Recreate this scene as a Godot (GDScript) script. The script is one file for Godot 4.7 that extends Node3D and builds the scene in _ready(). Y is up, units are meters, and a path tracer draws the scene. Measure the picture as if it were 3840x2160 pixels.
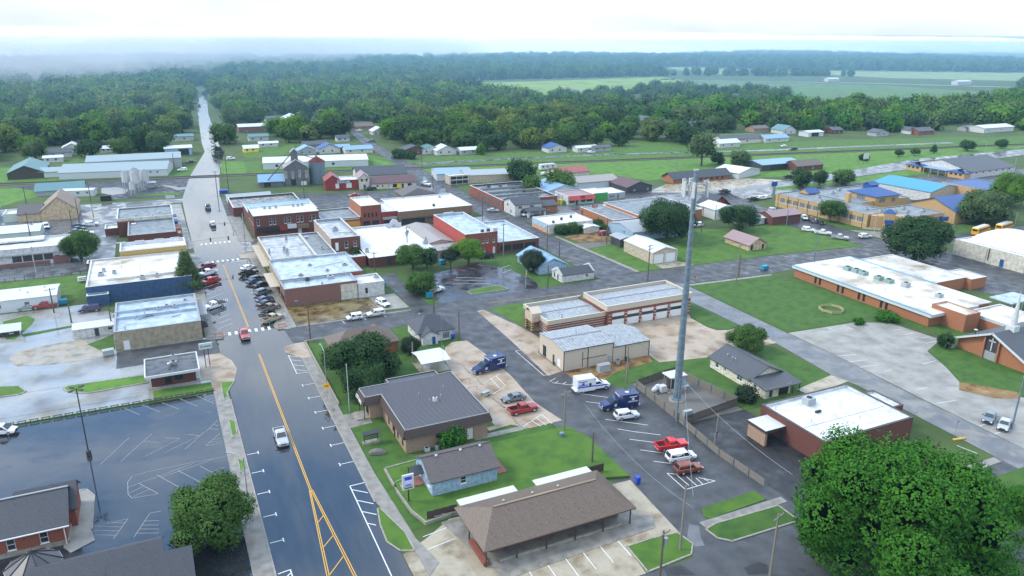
extends Node3D
# A small town under low cloud, seen from a drone. Metres, y up; the main street runs along -z.

var M := {}
var TX := {}
var used := {}
var boxes := {}
var open_land: Array[PackedVector2Array] = []
var house_spots: Array[Vector3] = []
const SUN_AT := Vector3(-0.62,0.70,-0.34)
const OPEN := ["hay_field", "pasture", "pond", "highway", "main_street", "side_street", "north_road"]

func _ready() -> void:
	set_view()
	make_textures()
	make_materials()
	build_ground()
	build_downtown_west()
	build_downtown_east()
	build_civic_blocks()
	build_school_side()
	build_rail_and_far()
	build_street_furniture()
	build_vehicles()
	build_trees()
	build_mist()

# ---------------------------------------------------------------- view, sky, sun
func set_view() -> void:
	var cam := Camera3D.new()
	cam.name = "camera"
	var pitch := deg_to_rad(18.6197)
	var yaw := deg_to_rad(25.2867)
	var roll := deg_to_rad(0.48427)
	var fwd := Vector3(sin(yaw) * cos(pitch), -sin(pitch), -cos(yaw) * cos(pitch))
	var rgt := Vector3(cos(yaw), 0, sin(yaw))
	var upv := rgt.cross(fwd)
	var r2 := rgt * cos(roll) + upv * sin(roll)
	var u2 := -rgt * sin(roll) + upv * cos(roll)
	cam.transform = Transform3D(Basis(r2, u2, -fwd), Vector3(0,67,0))
	cam.fov = 41.566
	cam.near = 0.5
	cam.far = 30000.0
	add_child(cam)
	cam.current = true
	var env := Environment.new()
	env.background_mode = Environment.BG_SKY
	var sky := Sky.new()
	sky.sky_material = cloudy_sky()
	env.sky = sky
	env.background_energy_multiplier = 1.0
	env.tonemap_mode = Environment.TONE_MAPPER_LINEAR
	env.tonemap_exposure = 1.68
	env.fog_enabled = true
	env.fog_density = 0.00011
	env.fog_light_color = Color(0.7,0.9,1.0)
	env.sdfgi_enabled = true
	env.ssao_enabled = true
	env.ssil_enabled = true
	env.volumetric_fog_enabled = true
	env.volumetric_fog_density = 0.0
	var we := WorldEnvironment.new()
	we.name = "world_environment"
	we.environment = env
	add_child(we)
	var sun := DirectionalLight3D.new()
	sun.name = "sun"
	sun.light_energy = 0.5
	sun.light_angular_distance = 14.0
	sun.light_color = Color(1.0,0.965,0.9)
	sun.shadow_enabled = true
	# high on the left, a little ahead of the camera, where the cloud is brightest
	sun.transform = Transform3D(Basis.looking_at(-SUN_AT.normalized(), Vector3.UP), Vector3(0,200,0))
	add_child(sun)

func cloudy_sky() -> Material:
	var w := 768
	var h := 384
	var im := Image.create(w, h, false, Image.FORMAT_RGBF)
	var n1 := FastNoiseLite.new()
	n1.seed = 11
	n1.frequency = 1.0
	n1.fractal_octaves = 5
	n1.noise_type = FastNoiseLite.TYPE_SIMPLEX_SMOOTH
	var sun_at := SUN_AT.normalized()
	for j in h:
		var el := (0.5 - (j + 0.5) / h) * PI
		for i in w:
			var az := (i + 0.5) / w * TAU
			var d := Vector3(sin(az) * cos(el), sin(el), -cos(az) * cos(el))
			var c := Vector3(0.56,0.62,0.645)
			if d.y > 0.0:
				# a broken cloud deck: its pattern lies on a plane overhead, brighter round the hidden sun
				var q := Vector2(d.x, d.z) / (d.y + 0.16)
				var cl := n1.get_noise_2d(q.x * 0.9 + 3.0, q.y * 0.9) * 0.5 + 0.5
				cl = clampf((cl - 0.38) * 3.6,0.0,1.0)
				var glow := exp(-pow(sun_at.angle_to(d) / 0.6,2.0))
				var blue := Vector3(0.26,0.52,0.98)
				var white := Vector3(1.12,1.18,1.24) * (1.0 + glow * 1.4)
				c = blue.lerp(white, cl)
				# thick pale air towards the horizon
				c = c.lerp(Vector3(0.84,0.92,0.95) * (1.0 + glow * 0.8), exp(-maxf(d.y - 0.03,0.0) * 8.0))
				var band := n1.get_noise_2d(az * 5.0 + 9.0, el * 34.0) * 0.5 + n1.get_noise_2d(az * 0.9, el * 9.0)
				c = c.lerp(Vector3(0.56,0.62,0.645) * (1.0 + band * 0.45), exp(-d.y * 13.0) * 0.9)
			im.set_pixel(i, j, Color(c.x, c.y, c.z))
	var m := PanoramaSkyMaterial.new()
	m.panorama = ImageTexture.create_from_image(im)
	return m

# ---------------------------------------------------------------- textures and materials
func ramp_tex(key: String, freq: float, octaves: int, stops: Array, size := 512, seed_ := 1, kind := FastNoiseLite.TYPE_SIMPLEX_SMOOTH, fract := FastNoiseLite.FRACTAL_FBM) -> void:
	var n := FastNoiseLite.new()
	n.seed = seed_
	n.noise_type = kind
	n.frequency = freq
	n.fractal_type = fract
	n.fractal_octaves = octaves
	n.fractal_gain = 0.55
	var src := n.get_seamless_image(size, size, false, false, 0.12, true)
	var im := Image.create(size, size, false, Image.FORMAT_RGB8)
	var data := src.get_data()
	var lut := PackedByteArray()
	lut.resize(768)
	for i in 256:
		var t := i / 255.0
		var c: Color = stops[stops.size() - 1][1]
		for k in stops.size() - 1:
			if t <= stops[k + 1][0]:
				var a: Array = stops[k]
				var b: Array = stops[k + 1]
				c = (a[1] as Color).lerp(b[1], clampf((t - a[0]) / (b[0] - a[0]), 0.0,1.0))
				break
		lut[i * 3] = int(clampf(c.r, 0,1) * 255.0)
		lut[i * 3 + 1] = int(clampf(c.g, 0,1) * 255.0)
		lut[i * 3 + 2] = int(clampf(c.b, 0,1) * 255.0)
	var outb := PackedByteArray()
	outb.resize(size * size * 3)
	for i in size * size:
		var v := data[i] * 3
		outb[i * 3] = lut[v]
		outb[i * 3 + 1] = lut[v + 1]
		outb[i * 3 + 2] = lut[v + 2]
	im = Image.create_from_data(size, size, false, Image.FORMAT_RGB8, outb)
	TX[key] = ImageTexture.create_from_image(im)

func gr(v: float) -> Color:
	return Color(v, v, v)

func lin(r: float, g: float, b: float) -> Color:
	return Color(r, g, b).linear_to_srgb()

func make_textures() -> void:
	ramp_tex("fine", 0.03,5, [[0.0, gr(0.74)], [0.5, gr(0.9)], [1.0, gr(1.0)]], 512,2)
	ramp_tex("blotch", 0.010,6, [[0.0, gr(0.74)], [0.4, gr(0.89)], [0.62, gr(0.96)], [1.0, gr(1.0)]], 512,3)
	ramp_tex("stain", 0.008,6, [[0.0, lin(0.42,0.34,0.24)], [0.26, lin(0.62,0.56,0.47)], [0.45, lin(0.84,0.82,0.78)], [0.7, lin(1,1,1)], [1.0, lin(0.85,0.85,0.84)]], 512,4)
	ramp_tex("mud", 0.009,6, [[0.0, lin(0.12,0.09,0.045)], [0.35, lin(0.3,0.22,0.1)], [0.55, lin(0.6,0.5,0.3)], [0.75, lin(0.55,0.55,0.42)], [1.0, lin(1,1,1)]], 512,5)
	ramp_tex("lawn", 0.012,6, [[0.0, lin(0.42,0.55,0.45)], [0.4, lin(0.72,0.8,0.7)], [0.65, lin(0.95,0.95,0.9)], [1.0, lin(1,1,0.8)]], 512,6)
	ramp_tex("ground", 0.006,6, [[0.0, lin(0.45,0.55,0.4)], [0.4, lin(0.8,0.8,0.6)], [0.6, lin(1,1,0.9)], [1.0, lin(0.85,0.7,0.55)]], 512,7)
	ramp_tex("wet", 0.009,5, [[0.0, gr(0.03)], [0.42, gr(0.06)], [0.6, gr(0.3)], [1.0, gr(0.7)]], 512,8)
	ramp_tex("streak", 0.008,5, [[0.0, gr(0.02)], [0.5, gr(0.06)], [0.68, gr(0.13)], [1.0, gr(0.24)]], 512,9)
	ramp_tex("mirror", 0.008,5, [[0.0, gr(0.02)], [0.55, gr(0.05)], [0.75, gr(0.16)], [1.0, gr(0.3)]], 512,14)
	ramp_tex("damp", 0.01,5, [[0.0, gr(0.12)], [0.4, gr(0.45)], [1.0, gr(0.85)]], 512,10)
	ramp_tex("film", 0.010,5, [[0.0, gr(0.03)], [0.35, gr(0.12)], [0.6, gr(0.4)], [1.0, gr(0.6)]], 512,12)
	ramp_tex("rust", 0.014,5, [[0.0, lin(0.5,0.3,0.2)], [0.4, lin(0.85,0.75,0.66)], [0.6, lin(1,1,1)], [1.0, lin(1,1,1)]], 512,13)
	# courses of brick, seen from far: a faint grain on the wall
	var b := Image.create(256,256, false, Image.FORMAT_RGB8)
	var rng := RandomNumberGenerator.new()
	rng.seed = 5
	b.fill(lin(0.8,0.78,0.74))
	for row in 32:
		var off := 16 if row % 2 else 0
		for k in 9:
			var v := rng.randf_range(0.55,1.0)
			b.fill_rect(Rect2i(k * 32 - off, row * 8 + 1,30,6), lin(v, v * rng.randf_range(0.9,1.0), v * rng.randf_range(0.86,1.0)))
	TX["brick"] = ImageTexture.create_from_image(b)
	# shingle courses for roofs laid out in metres along the slope
	var s := Image.create(256,256, false, Image.FORMAT_RGB8)
	for row in 32:
		var k := 0
		while k < 256:
			var wd := rng.randi_range(6,16)
			var v := rng.randf_range(0.6,1.0)
			s.fill_rect(Rect2i(k, row * 8, wd, 7), lin(v, v, v))
			s.fill_rect(Rect2i(k, row * 8 + 7, wd, 1), lin(v * 0.55, v * 0.55, v * 0.55))
			k += wd
	TX["shingle"] = ImageTexture.create_from_image(s)
	# upright sheet-metal panels, seen from far
	var p := Image.create(256,64, false, Image.FORMAT_RGB8)
	for x in 256:
		var f := x % 32
		var v := 1.0 if f < 22 else (0.72 if f < 26 else 0.88)
		v *= rng.randf_range(0.97,1.0)
		p.fill_rect(Rect2i(x, 0,1,64), lin(v, v, v))
	TX["panel"] = ImageTexture.create_from_image(p)

func mk(key: String, r: float, g: float, b: float, rough := 0.8, tex := "", sc := 0.1, rtex := "", opt := {}) -> StandardMaterial3D:
	var m := StandardMaterial3D.new()
	m.resource_name = key
	m.albedo_color = lin(r, g, b)
	m.roughness = rough
	m.metallic = opt.get("metal", 0.0)
	m.metallic_specular = opt.get("spec", 0.5)
	if tex != "":
		m.albedo_texture = TX[tex]
	if rtex != "":
		m.roughness_texture = TX[rtex]
		m.roughness_texture_channel = BaseMaterial3D.TEXTURE_CHANNEL_RED
		m.roughness = 1.0
	if tex != "" or rtex != "":
		if not opt.has("uv"):
			m.uv1_triplanar = true
			m.uv1_world_triplanar = not opt.has("local")
			m.uv1_triplanar_sharpness = 4.0
		var s3: Vector3 = opt.get("s3", Vector3(sc, sc, sc))
		m.uv1_scale = s3
		if opt.has("off"):
			m.uv1_offset = opt.off
	if opt.has("vc"):
		m.vertex_color_use_as_albedo = true
	if opt.has("coat"):
		m.clearcoat_enabled = true
		m.clearcoat = opt.coat
		m.clearcoat_roughness = 0.08
	if opt.has("back"):
		m.backlight_enabled = true
		m.backlight = opt.back
	M[key] = m
	return m

func make_materials() -> void:
	# ground
	mk("ground", 0.055,0.095,0.022,0.95, "ground", 0.012)
	mk("lawn", 0.062,0.138,0.009,0.9, "lawn", 0.035)
	mk("lawn_deep", 0.044,0.11,0.008,0.9, "lawn", 0.05)
	mk("lawn_bright", 0.085,0.19,0.015,0.9, "lawn", 0.03)
	mk("field_yellow", 0.21,0.29,0.05,0.95, "lawn", 0.004)
	mk("field_green", 0.09,0.17,0.055,0.95, "lawn", 0.006)
	mk("field_pale", 0.24,0.29,0.12,0.95, "lawn", 0.005)
	mk("main_asphalt", 0.026,0.03,0.036,0.3, "fine", 0.05, "streak", {"s3": Vector3(0.06,0.06,0.008), "spec": 0.72})
	mk("lot_asphalt_wet", 0.03,0.034,0.04,0.3, "fine", 0.05, "mirror", {"s3": Vector3(0.02,0.02,0.03), "spec": 0.8})
	mk("asphalt", 0.06,0.063,0.068,0.5, "blotch", 0.04, "damp")
	mk("asphalt_pale", 0.115,0.12,0.125,0.5, "blotch", 0.03, "film", {"spec": 0.65})
	mk("asphalt_damp", 0.04,0.04,0.05,0.5, "blotch", 0.04, "film", {"spec": 0.6})
	mk("asphalt_dark", 0.024,0.025,0.028,0.5, "blotch", 0.05, "damp")
	mk("concrete", 0.29,0.28,0.25,0.7, "blotch", 0.03, "damp")
	mk("concrete_tan", 0.36,0.29,0.22,0.7, "stain", 0.035, "damp")
	mk("concrete_stained", 0.33,0.29,0.215,0.7, "stain", 0.05, "film")
	mk("concrete_wet", 0.29,0.3,0.295,0.7, "stain", 0.015, "wet", {"spec": 0.7})
	mk("sidewalk", 0.25,0.235,0.205,0.8, "blotch", 0.08, "damp")
	mk("kerb", 0.33,0.31,0.27,0.85, "blotch", 0.2)
	mk("kerb_yellow", 0.55,0.36,0.05,0.8, "blotch", 0.2)
	mk("mud", 0.28,0.24,0.15,0.8, "mud", 0.045, "film")
	mk("gravel", 0.16,0.15,0.135,0.95, "fine", 0.3)
	mk("dirt_tan", 0.36,0.24,0.13,0.9, "mud", 0.04)
	mk("ballast", 0.17,0.155,0.135,0.95, "fine", 0.3)
	mk("cloud", 0.95,0.96,0.965,1.0, "", 1, "", {"spec": 0.1})  # even white of the added sheet that stands in for far fog
	mk("puddle", 0.02,0.02,0.02,0.03)
	mk("pond", 0.03,0.035,0.03,0.03)
	mk("white_paint", 0.78,0.8,0.8,0.6, "fine", 0.6)
	mk("yellow_paint", 0.78,0.42,0.04,0.6, "fine", 0.6)
	mk("tar", 0.015,0.015,0.016,0.55)
	# walls
	mk("brick_red", 0.27,0.085,0.055,0.85, "brick", 0.5)
	mk("brick_dark", 0.15,0.055,0.042,0.85, "brick", 0.5)
	mk("brick_maroon", 0.24,0.12,0.10,0.85, "brick", 0.4)
	mk("brick_orange", 0.40,0.165,0.08,0.85, "brick", 0.45)
	mk("brick_tan", 0.40,0.28,0.20,0.85, "brick", 0.45)
	mk("brick_buff", 0.54,0.37,0.175,0.85, "brick", 0.45)
	mk("brick_yellow", 0.52,0.36,0.115,0.85, "brick", 0.45)
	mk("brick_pale", 0.42,0.34,0.28,0.85, "brick", 0.45)
	mk("red_paint", 0.42,0.07,0.055,0.8, "blotch", 0.12)
	mk("barn_red", 0.25,0.03,0.028,0.75, "panel", 0.4)
	mk("tan_block", 0.34,0.29,0.205,0.85, "blotch", 0.12)
	mk("tan_metal", 0.52,0.45,0.36,0.55, "panel", 0.35)
	mk("tan_smooth", 0.52,0.44,0.33,0.6, "blotch", 0.15)
	mk("sand_stucco", 0.56,0.43,0.27,0.85, "blotch", 0.12)
	mk("brown_panel", 0.20,0.13,0.075,0.7, "panel", 0.3)
	mk("brown_trim", 0.075,0.05,0.042,0.6, "fine", 0.4)
	mk("white_wall", 0.6,0.6,0.585,0.7, "blotch", 0.15)
	mk("white_metal", 0.55,0.58,0.59,0.5, "panel", 0.35)
	mk("cream", 0.68,0.64,0.52,0.75, "blotch", 0.18)
	mk("cream_block", 0.60,0.575,0.48,0.8, "blotch", 0.12)
	mk("pale_green", 0.46,0.55,0.47,0.7, "panel", 0.3)
	mk("blue_wall", 0.035,0.085,0.19,0.75, "blotch", 0.14)
	mk("pale_blue", 0.33,0.46,0.58,0.75, "blotch", 0.2)
	mk("grey_metal", 0.33,0.36,0.37,0.6, "panel", 0.35)
	mk("dark_metal_wall", 0.045,0.05,0.06,0.6, "panel", 0.35)
	mk("old_tin", 0.12,0.14,0.165,0.6, "rust", 0.12)
	mk("pink_tin", 0.40,0.33,0.32,0.6, "rust", 0.1)
	mk("green_wall", 0.05,0.33,0.06,0.7, "blotch", 0.2)
	mk("mural", 0.62,0.36,0.22,0.8, "blotch", 0.15)
	mk("mural_blue", 0.36,0.55,0.68,0.8, "blotch", 0.15)
	mk("orange_awning", 0.75,0.33,0.06,0.8, "fine", 0.3)
	mk("yellow_paint_wall", 0.75,0.55,0.04,0.7)
	# roofs
	mk("white_membrane", 0.74,0.76,0.77,0.4, "fine", 0.02)
	mk("white_membrane_stained", 0.62,0.60,0.56,0.55, "stain", 0.02, "film")
	mk("blue_membrane", 0.40,0.49,0.58,0.5, "blotch", 0.05, "film")
	mk("grey_membrane", 0.20,0.23,0.245,0.5, "blotch", 0.05, "damp")
	mk("dark_membrane", 0.055,0.058,0.064,0.4, "blotch", 0.08, "wet")
	mk("wet_roof", 0.30,0.34,0.37,0.4, "blotch", 0.06, "wet")
	mk("slate_shingle", 0.075,0.082,0.092,0.5, "shingle", 0.3, "", {"uv": 1})
	mk("charcoal_shingle", 0.05,0.055,0.068,0.5, "shingle", 0.3, "", {"uv": 1})
	mk("brown_shingle", 0.15,0.108,0.078,0.5, "shingle", 0.3, "", {"uv": 1})
	mk("tan_shingle", 0.30,0.21,0.14,0.5, "shingle", 0.3, "", {"uv": 1})
	mk("taupe_shingle", 0.115,0.095,0.09,0.5, "shingle", 0.3, "", {"uv": 1})
	mk("maroon_shingle", 0.12,0.055,0.055,0.5, "shingle", 0.3, "", {"uv": 1})
	mk("grey_tin_roof", 0.30,0.33,0.35,0.45, "panel", 0.3, "", {"uv": 1})
	mk("white_tin_roof", 0.56,0.6,0.62,0.45, "panel", 0.3, "", {"uv": 1})
	mk("pale_tin_roof", 0.27,0.34,0.345,0.45, "panel", 0.3, "", {"uv": 1})
	mk("green_tin_roof", 0.10,0.21,0.22,0.5, "panel", 0.3, "", {"uv": 1})
	mk("teal_tin_roof", 0.03,0.26,0.40,0.45, "panel", 0.3, "", {"uv": 1})
	mk("blue_tin_roof", 0.015,0.07,0.24,0.45, "panel", 0.3, "", {"uv": 1})
	mk("sky_tin_roof", 0.20,0.34,0.50,0.45, "panel", 0.3, "", {"uv": 1})
	mk("red_tin_roof", 0.28,0.07,0.06,0.5, "panel", 0.3, "", {"uv": 1})
	mk("pink_tin_roof", 0.28,0.19,0.19,0.5, "panel", 0.3, "", {"uv": 1})
	mk("rusty_roof", 0.30,0.29,0.29,0.55, "rust", 0.2, "", {"uv": 1})
	mk("seam_dark", 0.075,0.075,0.085,0.35, "fine", 0.3)
	mk("seam_rib", 0.2,0.2,0.22,0.35)
	mk("seam_grey", 0.28,0.315,0.345,0.35, "blotch", 0.1, "film")
	mk("seam_grey_rib", 0.42,0.45,0.47,0.4)
	mk("seam_white", 0.66,0.69,0.70,0.45, "blotch", 0.06, "film")
	mk("seam_white_rib", 0.86,0.88,0.88,0.4)
	mk("coping_white", 0.66,0.68,0.68,0.6, "fine", 0.4)
	mk("coping_grey", 0.35,0.37,0.38,0.6, "fine", 0.4)
	mk("coping_tan", 0.62,0.56,0.46,0.6, "fine", 0.4)
	mk("coping_dark", 0.06,0.055,0.055,0.6)
	# small stuff
	mk("glass", 0.02,0.026,0.032,0.06, "", 1, "", {"spec": 0.6})
	mk("glass_pale", 0.18,0.22,0.25,0.12)
	mk("white_trim", 0.66,0.67,0.66,0.6)
	mk("dark_trim", 0.04,0.04,0.045,0.6)
	mk("black", 0.012,0.012,0.014,0.6)
	mk("rubber", 0.016,0.016,0.017,0.75)
	mk("steel", 0.42,0.44,0.46,0.4, "", 1, "", {"metal": 0.6})
	mk("galvanized", 0.19,0.26,0.31,0.5, "blotch", 0.15, "", {"metal": 0.25})
	mk("rim", 0.5,0.51,0.52,0.35, "", 1, "", {"metal": 0.7})
	mk("wood_pole", 0.14,0.115,0.09,0.9, "fine", 0.5)
	mk("wood_grey", 0.26,0.23,0.19,0.9, "fine", 0.6)
	mk("wood_fresh", 0.50,0.42,0.22,0.9, "fine", 0.6)
	mk("wood_dark", 0.075,0.062,0.05,0.9, "fine", 0.6)
	mk("concrete_wall", 0.30,0.28,0.235,0.9, "blotch", 0.15)
	mk("stone", 0.17,0.16,0.14,0.9, "fine", 0.5)
	mk("brick_paver", 0.30,0.14,0.115,0.85, "brick", 0.6)
	mk("hvac", 0.42,0.46,0.47,0.6, "fine", 0.4)
	mk("hvac_green", 0.28,0.40,0.37,0.6, "fine", 0.4)
	mk("blue_plastic", 0.015,0.06,0.42,0.4)
	mk("teal_bin", 0.02,0.22,0.34,0.5)
	mk("orange_barrier", 0.6,0.16,0.03,0.6)
	mk("sign_yellow", 0.82,0.42,0.01,0.5)
	mk("sign_red", 0.5,0.03,0.03,0.5)
	mk("sign_blue", 0.05,0.05,0.5,0.4)
	mk("sign_lilac", 0.55,0.55,0.85,0.4)
	mk("sign_green", 0.05,0.32,0.22,0.5)
	mk("head_lamp", 0.8,0.82,0.84,0.1)
	mk("tail_lamp", 0.4,0.015,0.012,0.25)
	mk("amber", 0.8,0.3,0.02,0.3)
	mk("bark", 0.10,0.078,0.055,0.95, "fine", 0.6)
	mk("plum_leaf", 0.055,0.03,0.028,0.85, "", 1, "", {"vc": 1})

# ---------------------------------------------------------------- building blocks
class MB:
	var v := PackedVector3Array()
	var n := PackedVector3Array()
	var uv := PackedVector2Array()
	var c := PackedColorArray()
	var ix := PackedInt32Array()
	var tint := Color(1,1,1)
	var tinted := false

	func quad(a: Vector3, b: Vector3, c_: Vector3, d: Vector3, u := Vector2.ZERO, wv := Vector2(1,1)) -> void:
		# a b c d run counter-clockwise seen from outside
		var nn := (b - a).cross(c_ - a)
		if nn.length_squared() < 1e-14:
			nn = (c_ - a).cross(d - a)
		nn = nn.normalized()
		var k := v.size()
		for p in [a, b, c_, d]:
			v.append(p)
			n.append(nn)
		uv.append_array([u, Vector2(u.x + wv.x, u.y), u + wv, Vector2(u.x, u.y + wv.y)])
		if tinted:
			for i in 4:
				c.append(tint)
		ix.append_array([k, k + 2, k + 1, k, k + 3, k + 2])

	func tri(a: Vector3, b: Vector3, c_: Vector3, ua := Vector2.ZERO, ub := Vector2(1,0), uc := Vector2(0,1)) -> void:
		var nn := (b - a).cross(c_ - a).normalized()
		var k := v.size()
		v.append_array([a, b, c_])
		n.append_array([nn, nn, nn])
		uv.append_array([ua, ub, uc])
		if tinted:
			c.append_array([tint, tint, tint])
		ix.append_array([k, k + 2, k + 1])

	func box(ce: Vector3, s: Vector3, b := Basis.IDENTITY) -> void:
		var x := b * Vector3(s.x / 2,0,0)
		var y := b * Vector3(0, s.y / 2,0)
		var z := b * Vector3(0,0, s.z / 2)
		quad(ce - x - y + z, ce + x - y + z, ce + x + y + z, ce - x + y + z)
		quad(ce + x - y - z, ce - x - y - z, ce - x + y - z, ce + x + y - z)
		quad(ce + x - y + z, ce + x - y - z, ce + x + y - z, ce + x + y + z)
		quad(ce - x - y - z, ce - x - y + z, ce - x + y + z, ce - x + y - z)
		quad(ce - x + y + z, ce + x + y + z, ce + x + y - z, ce - x + y - z)
		quad(ce - x - y - z, ce + x - y - z, ce + x - y + z, ce - x - y + z)

	func cyl(p0: Vector3, p1: Vector3, r0: float, r1: float, seg := 8, caps := true) -> void:
		var ax := (p1 - p0).normalized()
		var s := ax.cross(Vector3(0,0,1) if absf(ax.z) < 0.9 else Vector3(1,0,0)).normalized()
		var t := ax.cross(s)
		var k := v.size()
		for i in seg + 1:
			var a := TAU * i / seg
			var d := s * cos(a) + t * sin(a)
			v.append_array([p0 + d * r0, p1 + d * r1])
			n.append_array([d, d])
			uv.append_array([Vector2(float(i) / seg, 0), Vector2(float(i) / seg, 1)])
			if tinted:
				c.append_array([tint, tint])
		for i in seg:
			var a := k + i * 2
			ix.append_array([a, a + 1, a + 2, a + 2, a + 1, a + 3])
		if caps:
			for i in seg:
				var a0 := TAU * i / seg
				var a1 := TAU * (i + 1) / seg
				var d0 := s * cos(a0) + t * sin(a0)
				var d1 := s * cos(a1) + t * sin(a1)
				tri(p1, p1 + d0 * r1, p1 + d1 * r1)
				tri(p0, p0 + d1 * r0, p0 + d0 * r0)

	func flat(poly: PackedVector2Array, y: float) -> void:
		var t := Geometry2D.triangulate_polygon(poly)
		var k := v.size()
		for p in poly:
			v.append(Vector3(p.x, y, p.y))
			n.append(Vector3.UP)
			uv.append(p)
			if tinted:
				c.append(tint)
		for i in t.size() / 3:
			var a := poly[t[i * 3]]
			var b := poly[t[i * 3 + 1]]
			var d := poly[t[i * 3 + 2]]
			if (b - a).cross(d - a) > 0:
				ix.append_array([k + t[i * 3], k + t[i * 3 + 1], k + t[i * 3 + 2]])
			else:
				ix.append_array([k + t[i * 3], k + t[i * 3 + 2], k + t[i * 3 + 1]])

	func prism(poly: PackedVector2Array, y0: float, y1: float) -> void:
		flat(poly, y1)
		var area := 0.0
		for i in poly.size():
			area += poly[i].cross(poly[(i + 1) % poly.size()])
		for i in poly.size():
			var p := poly[i]
			var q := poly[(i + 1) % poly.size()]
			if area > 0:
				var sw := p
				p = q
				q = sw
			quad(Vector3(p.x, y0, p.y), Vector3(q.x, y0, q.y), Vector3(q.x, y1, q.y), Vector3(p.x, y1, p.y))

	func slab(p: Array, th: float, u_per := 1.0) -> void:
		# a sloping sheet of even thickness; p runs counter-clockwise seen from above; first edge is the eave
		var nn: Vector3 = ((p[1] - p[0]) as Vector3).cross(p[2] - p[0]).normalized()
		var e: Vector3 = ((p[1] - p[0]) as Vector3).normalized()
		var s: Vector3 = nn.cross(e)
		var k := v.size()
		for q in p:
			v.append(q)
			n.append(nn)
			uv.append(Vector2(((q as Vector3) - p[0]).dot(e), ((q as Vector3) - p[0]).dot(s)) * u_per)
			if tinted:
				c.append(tint)
		for i in p.size() - 2:
			ix.append_array([k, k + i + 2, k + i + 1])
		var low := []
		for q in p:
			low.append((q as Vector3) - Vector3(0, th, 0))
		for i in p.size():
			var j := (i + 1) % p.size()
			quad(low[i], low[j], p[j], p[i])
		k = v.size()
		for q in low:
			v.append(q)
			n.append(-nn)
			uv.append(Vector2.ZERO)
			if tinted:
				c.append(tint)
		for i in p.size() - 2:
			ix.append_array([k, k + i + 1, k + i + 2])

	func mesh() -> ArrayMesh:
		var a := []
		a.resize(Mesh.ARRAY_MAX)
		a[Mesh.ARRAY_VERTEX] = v
		a[Mesh.ARRAY_NORMAL] = n
		a[Mesh.ARRAY_TEX_UV] = uv
		if tinted:
			a[Mesh.ARRAY_COLOR] = c
		a[Mesh.ARRAY_INDEX] = ix
		var m := ArrayMesh.new()
		m.add_surface_from_arrays(Mesh.PRIMITIVE_TRIANGLES, a)
		return m

func V(x: float, y: float, z: float) -> Vector3:
	return Vector3(x, y, z)

func numbered(called: String) -> String:
	var k: int = used.get(called, 0)
	used[called] = k + 1
	return called if k == 0 else "%s_%03d" % [called, k]

func thing(called: String, label: String, category: String, at := Vector3.ZERO, turn := 0.0, group := "") -> Node3D:
	var o := Node3D.new()
	o.name = numbered(called)
	add_child(o)
	o.position = at
	o.rotation.y = turn
	tag(o, label, category, group)
	return o

func tag(o: Node, label: String, category: String, group := "") -> void:
	o.set_meta("label", label)
	o.set_meta("category", category)
	if group != "":
		o.set_meta("group", group)

func structure(called: String, label := "", category := "") -> Node3D:
	var o := Node3D.new()
	o.name = numbered(called)
	o.set_meta("kind", "structure")
	if label != "":
		o.set_meta("label", label)
	if category != "":
		o.set_meta("category", category)
	add_child(o)
	return o

func put(parent: Node, called: String, mesh: Mesh, mat: Material, at := Vector3.ZERO, turn := 0.0) -> MeshInstance3D:
	var o := MeshInstance3D.new()
	o.name = called
	o.mesh = mesh
	o.material_override = mat
	o.position = at
	o.rotation.y = turn
	o.cast_shadow = GeometryInstance3D.SHADOW_CASTING_SETTING_ON
	parent.add_child(o, true)
	return o

func box_mesh(s: Vector3) -> Mesh:
	var key := "%.3f %.3f %.3f" % [s.x, s.y, s.z]
	if not boxes.has(key):
		var b := BoxMesh.new()
		b.size = s
		boxes[key] = b
	return boxes[key]

func bx(parent: Node, called: String, c: Vector3, s: Vector3, mat: Material, turn := 0.0) -> MeshInstance3D:
	return put(parent, called, box_mesh(s), mat, c, turn)

func cyl_mesh(h: float, r0: float, r1: float, seg := 10) -> Mesh:
	var key := "c%.3f %.3f %.3f %d" % [h, r0, r1, seg]
	if not boxes.has(key):
		var b := CylinderMesh.new()
		b.height = h
		b.bottom_radius = r0
		b.top_radius = r1
		b.radial_segments = seg
		b.rings = 1
		boxes[key] = b
	return boxes[key]

func tube(parent: Node, called: String, base: Vector3, h: float, r0: float, r1: float, mat: Material, seg := 10) -> MeshInstance3D:
	return put(parent, called, cyl_mesh(h, r0, r1, seg), mat, base + Vector3(0, h / 2,0))

func bar(parent: Node, called: String, a: Vector3, b: Vector3, r: float, mat: Material, seg := 6) -> MeshInstance3D:
	var mb := MB.new()
	mb.cyl(a, b, r, r, seg)
	return put(parent, called, mb.mesh(), mat)

func sheet(called: String, poly: PackedVector2Array, y: float, mat: String, label := "") -> Node3D:
	var mb := MB.new()
	mb.flat(poly, y)
	if called in OPEN:
		open_land.append(poly)
	var o := put(self, numbered(called), mb.mesh(), M[mat])
	o.set_meta("kind", "structure")
	if label != "":
		o.set_meta("label", label)
	return o

func raised(called: String, poly: PackedVector2Array, y1: float, mat: String, label := "", y0 := 0.0) -> Node3D:
	var mb := MB.new()
	mb.prism(poly, y0, y1)
	var o := put(self, numbered(called), mb.mesh(), M[mat])
	o.set_meta("kind", "structure")
	if label != "":
		o.set_meta("label", label)
	return o

func pv(a: Array) -> PackedVector2Array:
	var out := PackedVector2Array()
	for i in a.size() / 2:
		out.append(Vector2(a[i * 2], a[i * 2 + 1]))
	return out

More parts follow.
